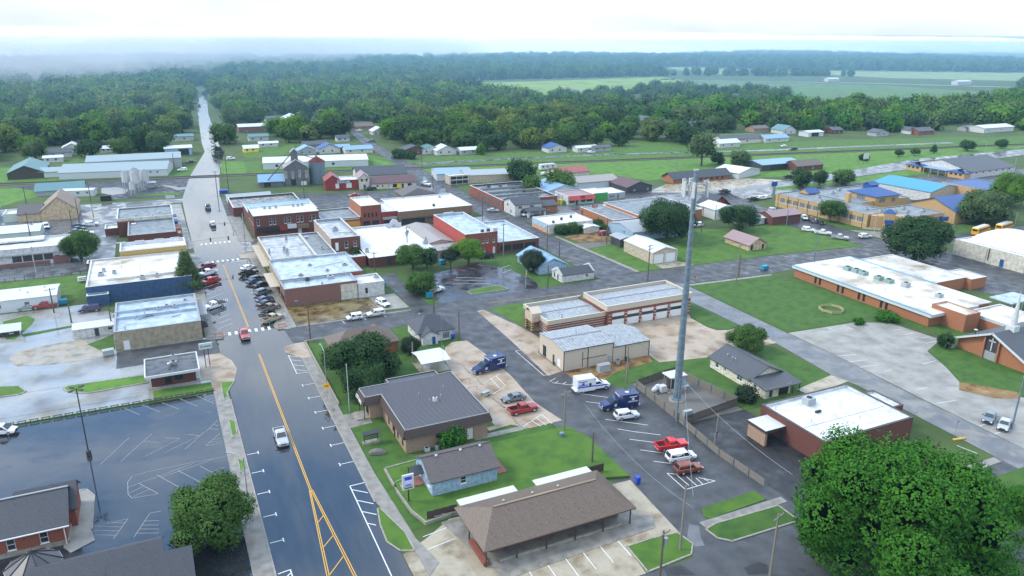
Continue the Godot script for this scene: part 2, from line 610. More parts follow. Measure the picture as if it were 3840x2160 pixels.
func rect(x0: float, z0: float, x1: float, z1: float) -> PackedVector2Array:
	return PackedVector2Array([Vector2(x0, z0), Vector2(x1, z0), Vector2(x1, z1), Vector2(x0, z1)])

func stripe(parent: Node, a: Vector2, b: Vector2, w := 0.11, mat := "white_paint", y := 0.085) -> void:
	var d := b - a
	bx(parent, "stripe", Vector3((a.x + b.x) / 2, y, (a.y + b.y) / 2), Vector3(d.length(), 0.02, w), M[mat], -atan2(d.y, d.x))

func kerb_line(called: String, pts: PackedVector2Array, mat := "kerb", w := 0.22, h := 0.16, closed := false) -> void:
	var mb := MB.new()
	var m := pts.size() if closed else pts.size() - 1
	for i in m:
		var a := pts[i]
		var b := pts[(i + 1) % pts.size()]
		var d := b - a
		mb.box(Vector3((a.x + b.x) / 2, h / 2, (a.y + b.y) / 2), Vector3(d.length() + w * 0.6, h, w), Basis(Vector3.UP, -atan2(d.y, d.x)))
	var o := put(self, numbered(called), mb.mesh(), M[mat])
	o.set_meta("kind", "structure")

# ---------------------------------------------------------------- walls, windows, roofs
# Faces: S looks to +z, N to -z, W to -x, E to +x. An opening is [u, v, w, h, type]; u runs from the left edge seen from outside.
func face_axes(f: String, w: float, d: float) -> Array:
	match f:
		"S": return [Vector3(-w / 2,0, d / 2), Vector3(1,0,0), Vector3(0,0,1), w]
		"N": return [Vector3(w / 2,0, -d / 2), Vector3(-1,0,0), Vector3(0,0,-1), w]
		"W": return [Vector3(-w / 2,0, -d / 2), Vector3(0,0,1), Vector3(-1,0,0), d]
	return [Vector3(w / 2,0, d / 2), Vector3(0,0,-1), Vector3(1,0,0), d]

func wall(parent: Node3D, f: String, w: float, d: float, y0: float, h: float, mat: Material, holes := [], gable := 0.0) -> void:
	var ax := face_axes(f, w, d)
	var o: Vector3 = ax[0]
	var u: Vector3 = ax[1]
	var n: Vector3 = ax[2]
	var lw: float = ax[3]
	var mb := MB.new()
	var us := [0.0, lw]
	var vs := [y0, h]
	for q in holes:
		us.append_array([clampf(q[0], 0, lw), clampf(q[0] + q[2], 0, lw)])
		vs.append_array([clampf(q[1], y0, h), clampf(q[1] + q[3], y0, h)])
	us.sort()
	vs.sort()
	for i in us.size() - 1:
		if us[i + 1] - us[i] < 0.001:
			continue
		for j in vs.size() - 1:
			if vs[j + 1] - vs[j] < 0.001:
				continue
			var cu: float = (us[i] + us[i + 1]) / 2
			var cv: float = (vs[j] + vs[j + 1]) / 2
			var open := false
			for q in holes:
				if cu > q[0] and cu < q[0] + q[2] and cv > q[1] and cv < q[1] + q[3]:
					open = true
					break
			if not open:
				var a: Vector3 = o + u * us[i] + Vector3(0, vs[j], 0)
				var b: Vector3 = o + u * us[i + 1] + Vector3(0, vs[j], 0)
				mb.quad(a, b, b + Vector3(0, vs[j + 1] - vs[j], 0), a + Vector3(0, vs[j + 1] - vs[j], 0))
	if gable > 0.0:
		mb.tri(o + Vector3(0, h, 0), o + u * lw + Vector3(0, h, 0), o + u * lw / 2 + Vector3(0, h + gable, 0))
	var dep := 0.22
	for q in holes:
		var a: Vector3 = o + u * q[0] + Vector3(0, q[1], 0)
		var b: Vector3 = o + u * (q[0] + q[2]) + Vector3(0, q[1], 0)
		var c: Vector3 = b + Vector3(0, q[3], 0)
		var e: Vector3 = a + Vector3(0, q[3], 0)
		var k: Vector3 = -n * dep
		mb.quad(a, a + k, b + k, b)
		mb.quad(b, b + k, c + k, c)
		mb.quad(c, c + k, e + k, e)
		mb.quad(e, e + k, a + k, a)
	put(parent, "wall", mb.mesh(), mat)
	for q in holes:
		opening(parent, o + u * (q[0] + q[2] / 2.0) + Vector3(0, q[1], 0) - n * 0.12, u, n, q)

func frame_mesh(w: float, h: float, bars_x: int, bars_y: int, t := 0.07) -> Mesh:
	var key := "f%.2f %.2f %d %d" % [w, h, bars_x, bars_y]
	if not boxes.has(key):
		var mb := MB.new()
		mb.box(Vector3(-w / 2 + t / 2, h / 2,0), Vector3(t, h, 0.1))
		mb.box(Vector3(w / 2 - t / 2, h / 2,0), Vector3(t, h, 0.1))
		mb.box(Vector3(0, t / 2,0), Vector3(w - 2 * t, t, 0.1))
		mb.box(Vector3(0, h - t / 2,0), Vector3(w - 2 * t, t, 0.1))
		for i in bars_x:
			mb.box(Vector3(-w / 2 + w * (i + 1) / (bars_x + 1), h / 2,0), Vector3(t * 0.7, h - 2 * t, 0.08))
		for i in bars_y:
			mb.box(Vector3(0, h * (i + 1) / (bars_y + 1), 0), Vector3(w - 2 * t, t * 0.7,0.07))
		boxes[key] = mb.mesh()
	return boxes[key]

func opening(parent: Node3D, base: Vector3, u: Vector3, n: Vector3, q: Array) -> void:
	var w: float = q[2]
	var h: float = q[3]
	var kind: String = q[4] if q.size() > 4 else "w"
	var turn := atan2(n.x, n.z)
	match kind:
		"w", "v", "s", "x":
			var fm: Material = M.white_trim if kind == "w" else M.dark_trim
			var o := put(parent, "window", frame_mesh(w, h, 0 if w < 1.5 else int(w / 1.4), 1 if kind != "s" else 0), fm, base, turn)
			bx(o, "pane", Vector3(0, h / 2,-0.06), Vector3(w - 0.02, h - 0.02,0.03), M.glass if kind != "x" else M.glass_pale)
			if kind == "w":
				bx(o, "sill", Vector3(0,-0.03,0.12), Vector3(w + 0.16,0.09,0.16), M.white_trim)
		"d", "b", "r":
			var dm: Material = {"d": M.white_trim, "b": M.dark_trim, "r": M.sign_red}[kind]
			var o := bx(parent, "door", base + Vector3(0, h / 2,0), Vector3(w - 0.02, h - 0.02,0.06), dm, turn)
			bx(o, "handle", Vector3(w * 0.36,0,0.05), Vector3(0.06,0.14,0.05), M.steel)
		"u":
			var o := bx(parent, "door", base + Vector3(0, h / 2,0), Vector3(w - 0.02, h - 0.02,0.06), M.blue_tin_roof, turn)
			bx(o, "handle", Vector3(w * 0.36,0,0.05), Vector3(0.06,0.14,0.05), M.steel)
		"g", "f":
			var o := put(parent, "garage_door", box_mesh(Vector3(w - 0.02, h - 0.02,0.05)), M.white_trim, base + Vector3(0, h / 2,-0.02), turn)
			var rows := maxi(3, int(h / 0.75))
			for i in rows:
				if kind == "f" and i == rows / 2:
					bx(o, "pane", Vector3(0, -h / 2 + h * (i + 0.5) / rows, 0.04), Vector3(w - 0.12, h / rows - 0.1,0.04), M.glass)
				else:
					bx(o, "panel", Vector3(0, -h / 2 + h * (i + 0.5) / rows, 0.035), Vector3(w - 0.06, h / rows - 0.05,0.03), M.white_trim)
		"o":
			bx(parent, "recess", base + Vector3(0, h / 2,-0.08) , Vector3(w, h, 0.03), M.black, turn)

func walls4(p: Node3D, w: float, d: float, h: float, mat: Material, holes := {}, mats := {}, y0 := 0.0, gable := 0.0, gable_axis := "") -> void:
	for f in ["S", "N", "W", "E"]:
		var gb := gable if (gable_axis == "x" and f in ["W", "E"]) or (gable_axis == "z" and f in ["S", "N"]) else 0.0
		wall(p, f, w, d, y0, h, mats.get(f, mat), holes.get(f, []), gb)

func flat_block(called: String, label: String, x0: float, z0: float, x1: float, z1: float, h: float, wm: String, rm: String, opt := {}) -> Node3D:
	# a flat-roofed building with a parapet; x0 < x1, z0 (far) < z1 (near)
	var w := x1 - x0
	var d := z1 - z0
	var p := thing(called, label, opt.get("cat", "building"), Vector3((x0 + x1) / 2,0, (z0 + z1) / 2), 0.0, opt.get("group", ""))
	flat_part(p, w, d, h, wm, rm, opt)
	return p

func flat_part(p: Node3D, w: float, d: float, h: float, wm: String, rm: String, opt := {}) -> void:
	var mats := {}
	for f in opt.get("mats", {}):
		mats[f] = M[opt.mats[f]]
	walls4(p, w, d, h, M[wm], opt.get("holes", {}), mats)
	var par: float = opt.get("par", 0.45)
	var t := 0.28
	bx(p, "roof", Vector3(0, h - par - 0.06,0), Vector3(w - 0.04,0.12, d - 0.04), M[rm])
	var cm: Material = M[opt.get("cope", "coping_white")]
	var cw := 0.42
	var pm: Material = M[opt.get("inner", rm)]
	if par > 0.12:
		bx(p, "parapet", Vector3(0, h - par / 2, d / 2 - t / 2 - 0.01), Vector3(w - 0.03, par, t), pm)
		bx(p, "parapet", Vector3(0, h - par / 2, -d / 2 + t / 2 + 0.01), Vector3(w - 0.03, par, t), pm)
		bx(p, "parapet", Vector3(w / 2 - t / 2 - 0.01, h - par / 2,0), Vector3(t, par, d - 2 * t - 0.04), pm)
		bx(p, "parapet", Vector3(-w / 2 + t / 2 + 0.01, h - par / 2,0), Vector3(t, par, d - 2 * t - 0.04), pm)
	bx(p, "coping", Vector3(0, h + 0.03, d / 2 - cw / 2 + 0.05), Vector3(w + 0.1,0.07, cw), cm)
	bx(p, "coping", Vector3(0, h + 0.03, -d / 2 + cw / 2 - 0.05), Vector3(w + 0.1,0.07, cw), cm)
	bx(p, "coping", Vector3(w / 2 - cw / 2 + 0.05, h + 0.03,0), Vector3(cw, 0.07, d - 2 * cw + 0.1), cm)
	bx(p, "coping", Vector3(-w / 2 + cw / 2 - 0.05, h + 0.03,0), Vector3(cw, 0.07, d - 2 * cw + 0.1), cm)

func gable_mesh(w: float, d: float, y: float, rise: float, axis: String, over: float, th := 0.16) -> Mesh:
	var mb := MB.new()
	if axis == "x":
		var s := rise / (d / 2)
		var e := y - s * over
		var W := w / 2 + over
		var D := d / 2 + over
		var r := y + rise
		mb.slab([Vector3(-W, e, D), Vector3(W, e, D), Vector3(W, r, 0), Vector3(-W, r, 0)], th)
		mb.slab([Vector3(W, e, -D), Vector3(-W, e, -D), Vector3(-W, r, 0), Vector3(W, r, 0)], th)
	else:
		var s := rise / (w / 2)
		var e := y - s * over
		var W := w / 2 + over
		var D := d / 2 + over
		var r := y + rise
		mb.slab([Vector3(-W, e, -D), Vector3(-W, e, D), Vector3(0, r, D), Vector3(0, r, -D)], th)
		mb.slab([Vector3(W, e, D), Vector3(W, e, -D), Vector3(0, r, -D), Vector3(0, r, D)], th)
	return mb.mesh()

func hip_mesh(w: float, d: float, y: float, rise: float, over: float, axis: String, inset := -1.0, th := 0.16) -> Mesh:
	var mb := MB.new()
	var W := w / 2 + over
	var D := d / 2 + over
	var r := y + rise
	var s := rise / ((d if axis == "x" else w) / 2 + over)
	if axis == "x":
		var k: float = W - (D if inset < 0 else inset)
		mb.slab([Vector3(-W, y, D), Vector3(W, y, D), Vector3(k, r, 0), Vector3(-k, r, 0)], th)
		mb.slab([Vector3(W, y, -D), Vector3(-W, y, -D), Vector3(-k, r, 0), Vector3(k, r, 0)], th)
		mb.slab([Vector3(W, y, D), Vector3(W, y, -D), Vector3(k, r, 0)], th)
		mb.slab([Vector3(-W, y, -D), Vector3(-W, y, D), Vector3(-k, r, 0)], th)
	else:
		var k: float = D - (W if inset < 0 else inset)
		mb.slab([Vector3(-W, y, -D), Vector3(-W, y, D), Vector3(0, r, k), Vector3(0, r, -k)], th)
		mb.slab([Vector3(W, y, D), Vector3(W, y, -D), Vector3(0, r, -k), Vector3(0, r, k)], th)
		mb.slab([Vector3(-W, y, D), Vector3(W, y, D), Vector3(0, r, k)], th)
		mb.slab([Vector3(W, y, -D), Vector3(-W, y, -D), Vector3(0, r, -k)], th)
	return mb.mesh()

func gable_house(called: String, label: String, x0: float, z0: float, x1: float, z1: float, eave: float, rise: float, axis: String, wm: String, rm: String, opt := {}) -> Node3D:
	var w := x1 - x0
	var d := z1 - z0
	var p := thing(called, label, opt.get("cat", "house"), Vector3((x0 + x1) / 2,0, (z0 + z1) / 2), opt.get("turn", 0.0), opt.get("group", ""))
	gable_part(p, w, d, eave, rise, axis, wm, rm, opt)
	return p

func gable_part(p: Node3D, w: float, d: float, eave: float, rise: float, axis: String, wm: String, rm: String, opt := {}) -> void:
	var mats := {}
	for f in opt.get("mats", {}):
		mats[f] = M[opt.mats[f]]
	var hip: bool = opt.get("hip", false)
	walls4(p, w, d, eave, M[wm], opt.get("holes", {}), mats, 0.0,0.0 if hip else rise - 0.03, axis)
	var over: float = opt.get("over", 0.45)
	if hip:
		put(p, "roof", hip_mesh(w, d, eave + 0.02, rise, over, axis, opt.get("inset", -1.0)), M[rm])
	else:
		var rf := put(p, "roof", gable_mesh(w, d, eave + 0.04, rise, axis, over), M[rm])
		if opt.has("ridge"):
			var len_: float = (w if axis == "x" else d) + 2 * over
			bx(rf, "ridge_cap", Vector3(0, eave + rise + 0.05,0), Vector3(len_, 0.06,0.35) if axis == "x" else Vector3(0.35,0.06, len_), M[opt.ridge])

func hvac(p: Node3D, at: Vector3, s := Vector3(1.8,1.1,1.4), mat := "hvac") -> void:
	var o := bx(p, "rooftop_unit", at + Vector3(0, s.y / 2,0), s, M[mat])
	tube(o, "fan", Vector3(0, s.y / 2,0), 0.12, minf(s.x, s.z) * 0.32, minf(s.x, s.z) * 0.32, M.black, 12)

func vent(p: Node3D, at: Vector3, h := 0.6, r := 0.12) -> void:
	var o := tube(p, "vent_pipe", at, h, r, r, M.steel, 8)
	tube(o, "cap", Vector3(0, h / 2,0), 0.08, r * 1.6, r * 1.2, M.steel, 8)

func ribs_x(p: Node3D, x0: float, x1: float, a: Vector3, b: Vector3, step: float, mat: String, wdt := 0.09, called := "roof_rib") -> void:
	# ribs running from a to b (their x ignored), repeated along x
	var dlt := Vector3(0, b.y - a.y, b.z - a.z)
	var mb := MB.new()
	mb.box(Vector3(0,0.035,0), Vector3(wdt, 0.07, dlt.length()), Basis(Vector3(1,0,0), atan2(-dlt.y, dlt.z)))
	var ms := mb.mesh()
	var x := x0
	while x <= x1 + 0.001:
		put(p, called, ms, M[mat], Vector3(x, (a.y + b.y) / 2, (a.z + b.z) / 2))
		x += step

func ribs_z(p: Node3D, z0: float, z1: float, a: Vector3, b: Vector3, step: float, mat: String, wdt := 0.09, called := "roof_rib") -> void:
	var dlt := Vector3(b.x - a.x, b.y - a.y, 0)
	var mb := MB.new()
	mb.box(Vector3(0,0.035,0), Vector3(dlt.length(), 0.07, wdt), Basis(Vector3(0,0,1), atan2(dlt.y, dlt.x)))
	var ms := mb.mesh()
	var z := z0
	while z <= z1 + 0.001:
		put(p, called, ms, M[mat], Vector3((a.x + b.x) / 2, (a.y + b.y) / 2, z))
		z += step

func lettering(parent: Node3D, text: String, h: float, at: Vector3, turn: float, mat: Material, tilt := 0.0, called := "lettering", serif := false) -> MeshInstance3D:
	var t := TextMesh.new()
	t.text = text
	var f := SystemFont.new()
	f.font_names = PackedStringArray(["Droid Serif" if serif else "Droid Sans"])
	f.font_weight = 700
	t.font = f
	t.font_size = 32
	t.pixel_size = h / 24.0
	t.depth = 0.05
	t.curve_step = 4.0
	var o := put(parent, called, t, mat, at)
	o.rotation = Vector3(tilt, turn, 0)
	return o


# ---------------------------------------------------------------- ground, streets, lots
func build_ground() -> void:
	var mb := MB.new()
	mb.quad(V(-7000,0,3000), V(9000,0,3000), V(9000,0,-11000), V(-7000,0,-11000))
	var gnd := put(self, "ground", mb.mesh(), M.ground)
	gnd.set_meta("kind", "structure")
	streets()
	west_paving()
	east_paving()
	town_paving()
	outer_fields()
	markings()

func streets() -> void:
	sheet("main_street", pv([7.2,-30,23.4,-30,23.4,-155.5,22.4,-176,22.2,-300,23,-335,27,-388,37,-470,37.2,-506,46,-700,60,-900,76,-1012,70,-1015,53,-917,40,-740,27.8,-510,27,-475,14.3,-394,8.2,-339,7.8,-300,7.6,-176]), 0.06, "main_asphalt", "wet main street running away through the town")
	sheet("cross_street", pv([22.6,-163.9,56,-164.6,131,-163.2,160,-161,199,-163.2,226,-163,226,-172,212,-171.6,173,-175.6,126,-177.6,112,-176.6,60,-175.9,37,-174.2,22.6,-173.6]), 0.055, "asphalt", "damp side street passing the fire station")
	sheet("cross_street", rect(-120,-251.8,7.9,-241.5), 0.055, "asphalt_pale")
	sheet("cross_street", rect(22.1,-262,111.5,-244.5), 0.055, "asphalt_pale")
	sheet("front_street", pv([-130,-341,8,-333,8.6,-341,-130,-352]), 0.05, "asphalt_pale")
	sheet("front_street", pv([22.5,-300,60,-300,112,-290,112,-322,80,-324.7,36,-338,22.8,-334]), 0.048, "asphalt")
	sheet("side_street", pv([111.5,-176.4,125.4,-178,122.2,-204,121.4,-246,121,-300,123,-345,124,-392,127,-474,134,-560,129,-560,119.6,-474,116,-392,112,-330,111.4,-240]), 0.052, "asphalt", "damp street between the brick stores and the mural wall")
	sheet("side_street", pv([123,-164,130.9,-164,130.2,-123,130.4,-108,129,-88,128.2,-52,121,-52,122.6,-96,121.6,-101,123.6,-122]), 0.056, "asphalt_pale", "cracked grey street beside the church car park")
	sheet("back_street", rect(23.5,-66.6,175,-48), 0.05, "asphalt", "patched street at the bottom edge of the view")
	sheet("side_street", pv([56,-165,81.6,-165,81,-66.3,59,-66.3,59,-150]), 0.045, "asphalt", "wet street between city hall and the tower fence")
	sheet("school_street", pv([212,-171,224,-170,224.5,-200,223,-232,230,-262,214,-262,210,-205]), 0.05, "asphalt")
	sheet("school_street", pv([223,-172,226,-163,330,-158,330,-169]), 0.052, "asphalt")
	sheet("highway", pv([122,-256,200,-246,254,-250,294,-265.5,369,-274.7,520,-285,700,-290,700,-304,496,-298,396,-296,306,-278,255,-271,215,-268,122,-270]), 0.05, "asphalt_pale", "pale wet highway bending off past the school")
	sheet("north_road", pv([124,-391,180,-388,247,-379.5,335,-358.5,480,-338,480,-333,335,-353.5,247,-374.5,180,-382.5,124,-384]), 0.05, "asphalt_pale")
	sheet("highway", pv([720,-985,850,-890,962,-824,1084,-696,1180,-600,1190,-606,1094,-704,970,-833,858,-899,726,-992]), 0.05, "asphalt_pale")

func west_paving() -> void:
	sheet("car_park", rect(-75,-146.2,4.6,-40), 0.04, "lot_asphalt_wet", "wet asphalt car park mirroring the clouds")
	sheet("concrete_lot", pv([-75,-166,4.6,-166,4.6,-146.3,-75,-146.3]), 0.038, "concrete_wet", "pale wet concrete drive behind the small kiosk")
	sheet("concrete_lot", pv([-75,-212,-20,-212,-13,-200,-13,-176,7.4,-175.6,7.4,-166,-75,-166]), 0.036, "concrete_wet")
	sheet("gravel_lot", pv([-32.82,-184.11,-25.38,-185.68,-20.28,-185.96,-15.55,-176.39,-12.75,-172.78,-24.37,-172.87,-31.58,-175,-33.58,-179.8]), 0.06, "concrete_stained")
	sheet("alley", rect(-12.8,-174.8,7.4,-165.2), 0.055, "asphalt", "dark wet alley beside the tan block wall")
	raised("sidewalk", rect(4.6,-146,7.2,-35), 0.1, "sidewalk")
	raised("sidewalk", pv([4.6,-165,7.4,-165,9.4,-160,10,-155,8.8,-149.2,7.2,-146,4.6,-146]), 0.12, "concrete_tan")
	raised("sidewalk", pv([2.9,-160,4.6,-160,4.6,-152,2.9,-152]), 0.11, "concrete_tan")
	raised("sidewalk", pv([4.9,-238,7.6,-238,7.6,-181,9.5,-178,10,-175.6,8.4,-173.4,5.4,-174]), 0.12, "sidewalk")
	raised("sidewalk", pv([4.9,-248.4,7.6,-247,9,-244,9.4,-240.5,7.6,-238.1,4.9,-238.1]), 0.13, "concrete")
	raised("sidewalk", pv([3.6,-330,7.4,-330,7.5,-268,8.6,-264,7.4,-257,3.6,-257]), 0.13, "concrete")
	kerb_line("kerb", pv([7.3,-35,7.3,-140.8]), "kerb", 0.2,0.15)
	# grass islands along the left kerb
	for poly in [pv([6.24,-149.44,8.73,-148.83,6.94,-144.05,6.9,-142.67,6.1,-140.97]), pv([6.08,-132.61,7.08,-131.55,6.9,-126.77,6.03,-125.47]), pv([6.07,-118.35,6.9,-116.8,6.72,-114.59,5.97,-113.33])]:
		raised("grass_island", poly, 0.16, "lawn_bright")
		kerb_line("island_kerb", poly, "kerb", 0.18,0.2, true)
	var isle := pv([-21.91,-158.91,-21.13,-160.01,-7.77,-159.29,-7.05,-158.19,-6.9,-155.34,-17.25,-154.92,-19.68,-156.02,-21.12,-157.37])
	raised("grass_island", isle, 0.16, "lawn_bright", "long bright grass island behind the kiosk")
	kerb_line("island_kerb", isle, "kerb", 0.25,0.2, true)
	var isle2 := pv([-33.98,-165.3,-29.97,-163.89,-28.41,-160.65,-29.33,-159.66,-33.28,-160.05])
	raised("grass_island", isle2,0.16, "lawn")
	kerb_line("island_kerb", isle2, "kerb", 0.25,0.2, true)
	raised("grass_verge", pv([-6,-150.9,4.5,-150.4,4.5,-146.5,-6,-146.9]), 0.12, "lawn")
	sheet("grass_verge", pv([-40,-146.6,-6,-146.8,4.5,-146.1,4.5,-145.4,-14,-145.6,-40,-145.5]), 0.06, "lawn_deep")
	sheet("weedy_strip", pv([-33.09,-194.93,-22.54,-196.76,-22.45,-195.31,-32.28,-192.93]), 0.06, "lawn_deep")
	sheet("weedy_strip", pv([-18.9,-182.17,-13.83,-186.35,-13.21,-176.55,-15.55,-176.39]), 0.062, "lawn_deep")
	sheet("weedy_strip", pv([-38.03,-206.14,-33.56,-208.6,-31.35,-205.37,-31.41,-201.76,-33.93,-192.04,-35.76,-192.85]), 0.063, "lawn")
	sheet("park_lawn", pv([-62,-240.5,-21,-240.5,-20.5,-222,-26,-214,-62,-216]), 0.05, "lawn", "small lawn behind the long white trailer")
	sheet("car_park", pv([-60,-342,3.4,-333,3.4,-302,-15,-302,-15,-252,-60,-252]), 0.045, "asphalt_pale")
	sheet("yard", pv([-20,-352,8,-343,14,-390,-60,-398,-44,-376,-20,-376]), 0.04, "asphalt_dark")
	raised("grass_corner", pv([-9,-352,4,-349.5,8.8,-352,9.4,-356,4,-357,-9,-356]), 0.1, "lawn")
	# standing water in the yard
	sheet("puddle", pv([-22.95,-378.76,-16.62,-378.58,-12.15,-369.37,-13.25,-361.62,-18.56,-360.45,-22.53,-366.69]), 0.062, "puddle")
	sheet("puddle", pv([0.79,-376.31,5.23,-373.17,8.27,-366.88,12.03,-367.79,11.3,-361.92,7.21,-361.22,5.05,-368.23]), 0.062, "puddle")
	sheet("puddle", pv([-22.16,-335.76,-19.02,-336.39,-19.26,-332.59,-21.35,-332.52]), 0.062, "puddle")
	sheet("puddle", pv([-26.54,-326.31,-23.19,-326.71,-20.24,-320,-23.15,-317.71,-25.59,-320.52]), 0.062, "puddle")
	for i in 7:
		stripe(self_markings("concrete_joint"), Vector2(-60,-163 + i * 2.6), Vector2(-8,-162.6 + i * 2.6), 0.06, "asphalt", 0.041) if i in [1,5] else null

var mark_nodes := {}
func self_markings(called: String) -> Node3D:
	if not mark_nodes.has(called):
		mark_nodes[called] = structure(called)
	return mark_nodes[called]

func east_paving() -> void:
	# city hall block
	sheet("lawn", rect(25.6,-163.8,58.8,-88), 0.03, "lawn_deep", "mown lawn round city hall")
	raised("sidewalk", pv([23.4,-154.6,25.4,-154.6,25.4,-104.4,26.2,-86,27.4,-80,25.4,-78,25,-88,23.4,-97]), 0.12, "sidewalk")
	raised("sidewalk", pv([20.6,-161.7,20.5,-159.4,21.4,-158,23.4,-154.7,25.4,-154.7,25.4,-163.8,23,-163.8,21.4,-163]), 0.13, "concrete_tan", "tan kerb corner at the crossing")
	kerb_line("kerb", pv([23.3,-155,23.3,-97]), "kerb", 0.2,0.15)
	var isle := pv([23.2,-95,23.6,-95,25.2,-88,25.2,-83.6,23.4,-84.4,22.3,-87,22.5,-91])
	raised("grass_island", isle, 0.17, "lawn", "grass wedge at the kerb before the brown hip roof")
	kerb_line("island_kerb", isle, "kerb", 0.2,0.2, true)
	sheet("footpath", pv([25.4,-126,29.5,-125.5,29.5,-121,25.4,-120.6]), 0.06, "sidewalk")
	sheet("concrete_lot", pv([47.4,-129,49.8,-131,51,-142,53.5,-148,56,-150.2,59.4,-149.8,60.4,-140,60.7,-128.5,59.8,-116,61.2,-107.6,54.5,-107.4,52,-110,47.5,-109.5]), 0.07, "concrete_tan", "rust-stained concrete parking behind city hall")
	sheet("footpath", rect(44,-108.8,54,-107.4), 0.064, "sidewalk")
	sheet("grass_patch", rect(46.9,-126,48.6,-122.5), 0.085, "lawn")
	sheet("grass_patch", rect(47.0,-119.5,49.2,-110.8), 0.085, "lawn")
	# raised lot of the blue house with its low retaining walls
	raised("raised_lawn", pv([27.2,-104.6,33,-105,60.6,-105,62.2,-100,61.9,-86.6,55.5,-88.6,32.4,-89,28.6,-88.6,27.6,-92]), 0.42, "lawn", "bright raised lawn round the pale blue house")
	var rw := thing("retaining_wall", "low concrete and rubble wall holding the lawn of the pale blue house", "wall", Vector3.ZERO)
	for seg in [[Vector2(27.1,-104.7), Vector2(27.1,-99.6)], [Vector2(27.1,-97.8), Vector2(27.5,-92)], [Vector2(27.5,-92), Vector2(28.5,-88.5)], [Vector2(28.5,-88.5), Vector2(32.4,-88.9)], [Vector2(27.1,-104.7), Vector2(33,-105.1)]]:
		var d: Vector2 = seg[1] - seg[0]
		bx(rw, "wall_section", V((seg[0].x + seg[1].x) / 2,0.27, (seg[0].y + seg[1].y) / 2), V(d.length() + 0.2,0.54,0.28), M.concrete_wall, -atan2(d.y, d.x))
	var st := thing("concrete_steps", "short flight of concrete steps up to the pale blue house lawn", "steps", V(27.3,0,-98.7))
	for i in 4:
		bx(st, "step", V(0.0 + i * 0.4,0.06 + i * 0.11,0), V(0.42,0.14 + i * 0.2,1.6), M.concrete_wall)
	bar(st, "handrail", V(-0.3,0.9,-0.8), V(2.2,1.5,-0.8), 0.03, M.steel)
	# long wall on the main street below the trees
	var rw2 := thing("retaining_wall", "long low concrete wall along the footway beside the dark tree", "wall", Vector3.ZERO)
	bx(rw2, "wall_section", V(25.55,0.3,-146.6), V(0.25,0.6,33), M.concrete_wall)
	bx(rw2, "wall_section", V(27,0.3,-163.4), V(3.2,0.6,0.25), M.concrete_wall)
	# bank lot
	sheet("concrete_lot", pv([23.5,-83.5,27.5,-85.5,32,-88.4,61.6,-86,60.5,-71.8,52,-72.5,51.3,-66.7,23.5,-66.7]), 0.06, "concrete_stained", "rain-stained concrete car park round the brown hip roof")
	var bi := pv([60.2,-71.9,60.6,-69,59,-67.3,51.6,-66.8,52,-72.3,56,-72.4])
	raised("grass_island", bi, 0.15, "lawn", "weedy grass corner below the leaning pole")
	kerb_line("island_kerb", bi, "kerb", 0.22,0.2, true)
	raised("footpath", pv([30.6,-88,34,-73.2,58,-74.2,59.4,-76.8,57,-78,57,-88]), 0.12, "sidewalk")
	# grass islands at the south-east corner
	var gi := pv([67,-75.2,77.4,-75.4,77.6,-73,66.6,-72.6,66,-73.4])
	raised("grass_island", gi, 0.14, "lawn")
	var gj := pv([64.4,-70.9,66.4,-71.4,78,-71,78,-66.9,66,-67.2,64.6,-68.6])
	raised("grass_island", gj, 0.14, "lawn_deep", "patchy grass island beside the rough driveway mouth")
	kerb_line("island_kerb", gj, "kerb", 0.25,0.18, true)
	sheet("footpath", rect(64.5,-72.6,80,-71.2), 0.1, "sidewalk")
	sheet("rough_patch", pv([62.96,-72.92,63.97,-71.95,62.64,-69.82,61.89,-68.01,60.5,-68.41,60.72,-70.46]), 0.07, "asphalt_pale")
	sheet("tar_patch", pv([63.67,-62.24,66.31,-62.35,66.98,-61.38,65.79,-59.99,63.32,-60.91]), 0.07, "tar")
	sheet("tar_patch", pv([53.95,-66.69,56.47,-66.18,57.04,-63.78,53.51,-65.21]), 0.07, "asphalt_dark")
	# tower compound, dark drive and lawns round it
	sheet("compound_gravel", rect(81.2,-115.3,94.2,-97.2), 0.07, "gravel", "grey gravel inside the tower fence")
	sheet("dark_drive", pv([80.6,-97,94.6,-97,94,-66.5,80.6,-66.5]), 0.06, "asphalt_dark", "fresh black asphalt beside the low white roof")
	sheet("lawn", pv([71.5,-125.8,92.6,-125.6,92.4,-121.6,104,-119.4,121.4,-119.6,121.2,-101,122.4,-96.2,114,-96,94.4,-97,94.4,-115.5,81,-115.5,79.6,-113.4,72.5,-121]), 0.062, "lawn_deep", "lawn between the fence and the cream house")
	sheet("worn_ground", pv([71.5,-125.9,92.6,-125.7,91.5,-122.4,82,-121.4,77,-119,71.6,-121.5]), 0.078, "dirt_tan")
	sheet("footpath", pv([110,-99.5,121.4,-101.6,122.4,-98,110.4,-96.4]), 0.075, "concrete_stained")
	# fire station
	sheet("concrete_apron", pv([93.2,-143.2,117.2,-143.2,115.6,-140.6,115.4,-134,116.2,-131.4,119,-130.4,123.5,-131,123.7,-119.5,104,-119.4,92.6,-121.6,92.8,-127]), 0.068, "concrete_tan", "broad tan concrete apron before the fire station bays")
	var fl := pv([117.4,-148,122.6,-148.2,122.9,-133,122,-131.2,119,-130.6,116.4,-131.6,115.7,-134,115.9,-140.6,117.4,-143])
	raised("grass_island", fl, 0.12, "lawn_deep", "rounded grass island beside the fire station")
	sheet("lawn", pv([72.4,-167.3,79,-167.8,123,-164.8,123,-148,77,-148,75,-152]), 0.065, "lawn", "lawn at the corner of the fire station")
	sheet("footpath", pv([69,-166.6,70.8,-166.9,74.4,-152.5,75.6,-143,71.2,-137,71.3,-126.2,67.6,-125.4,68.6,-146]), 0.07, "concrete_tan")
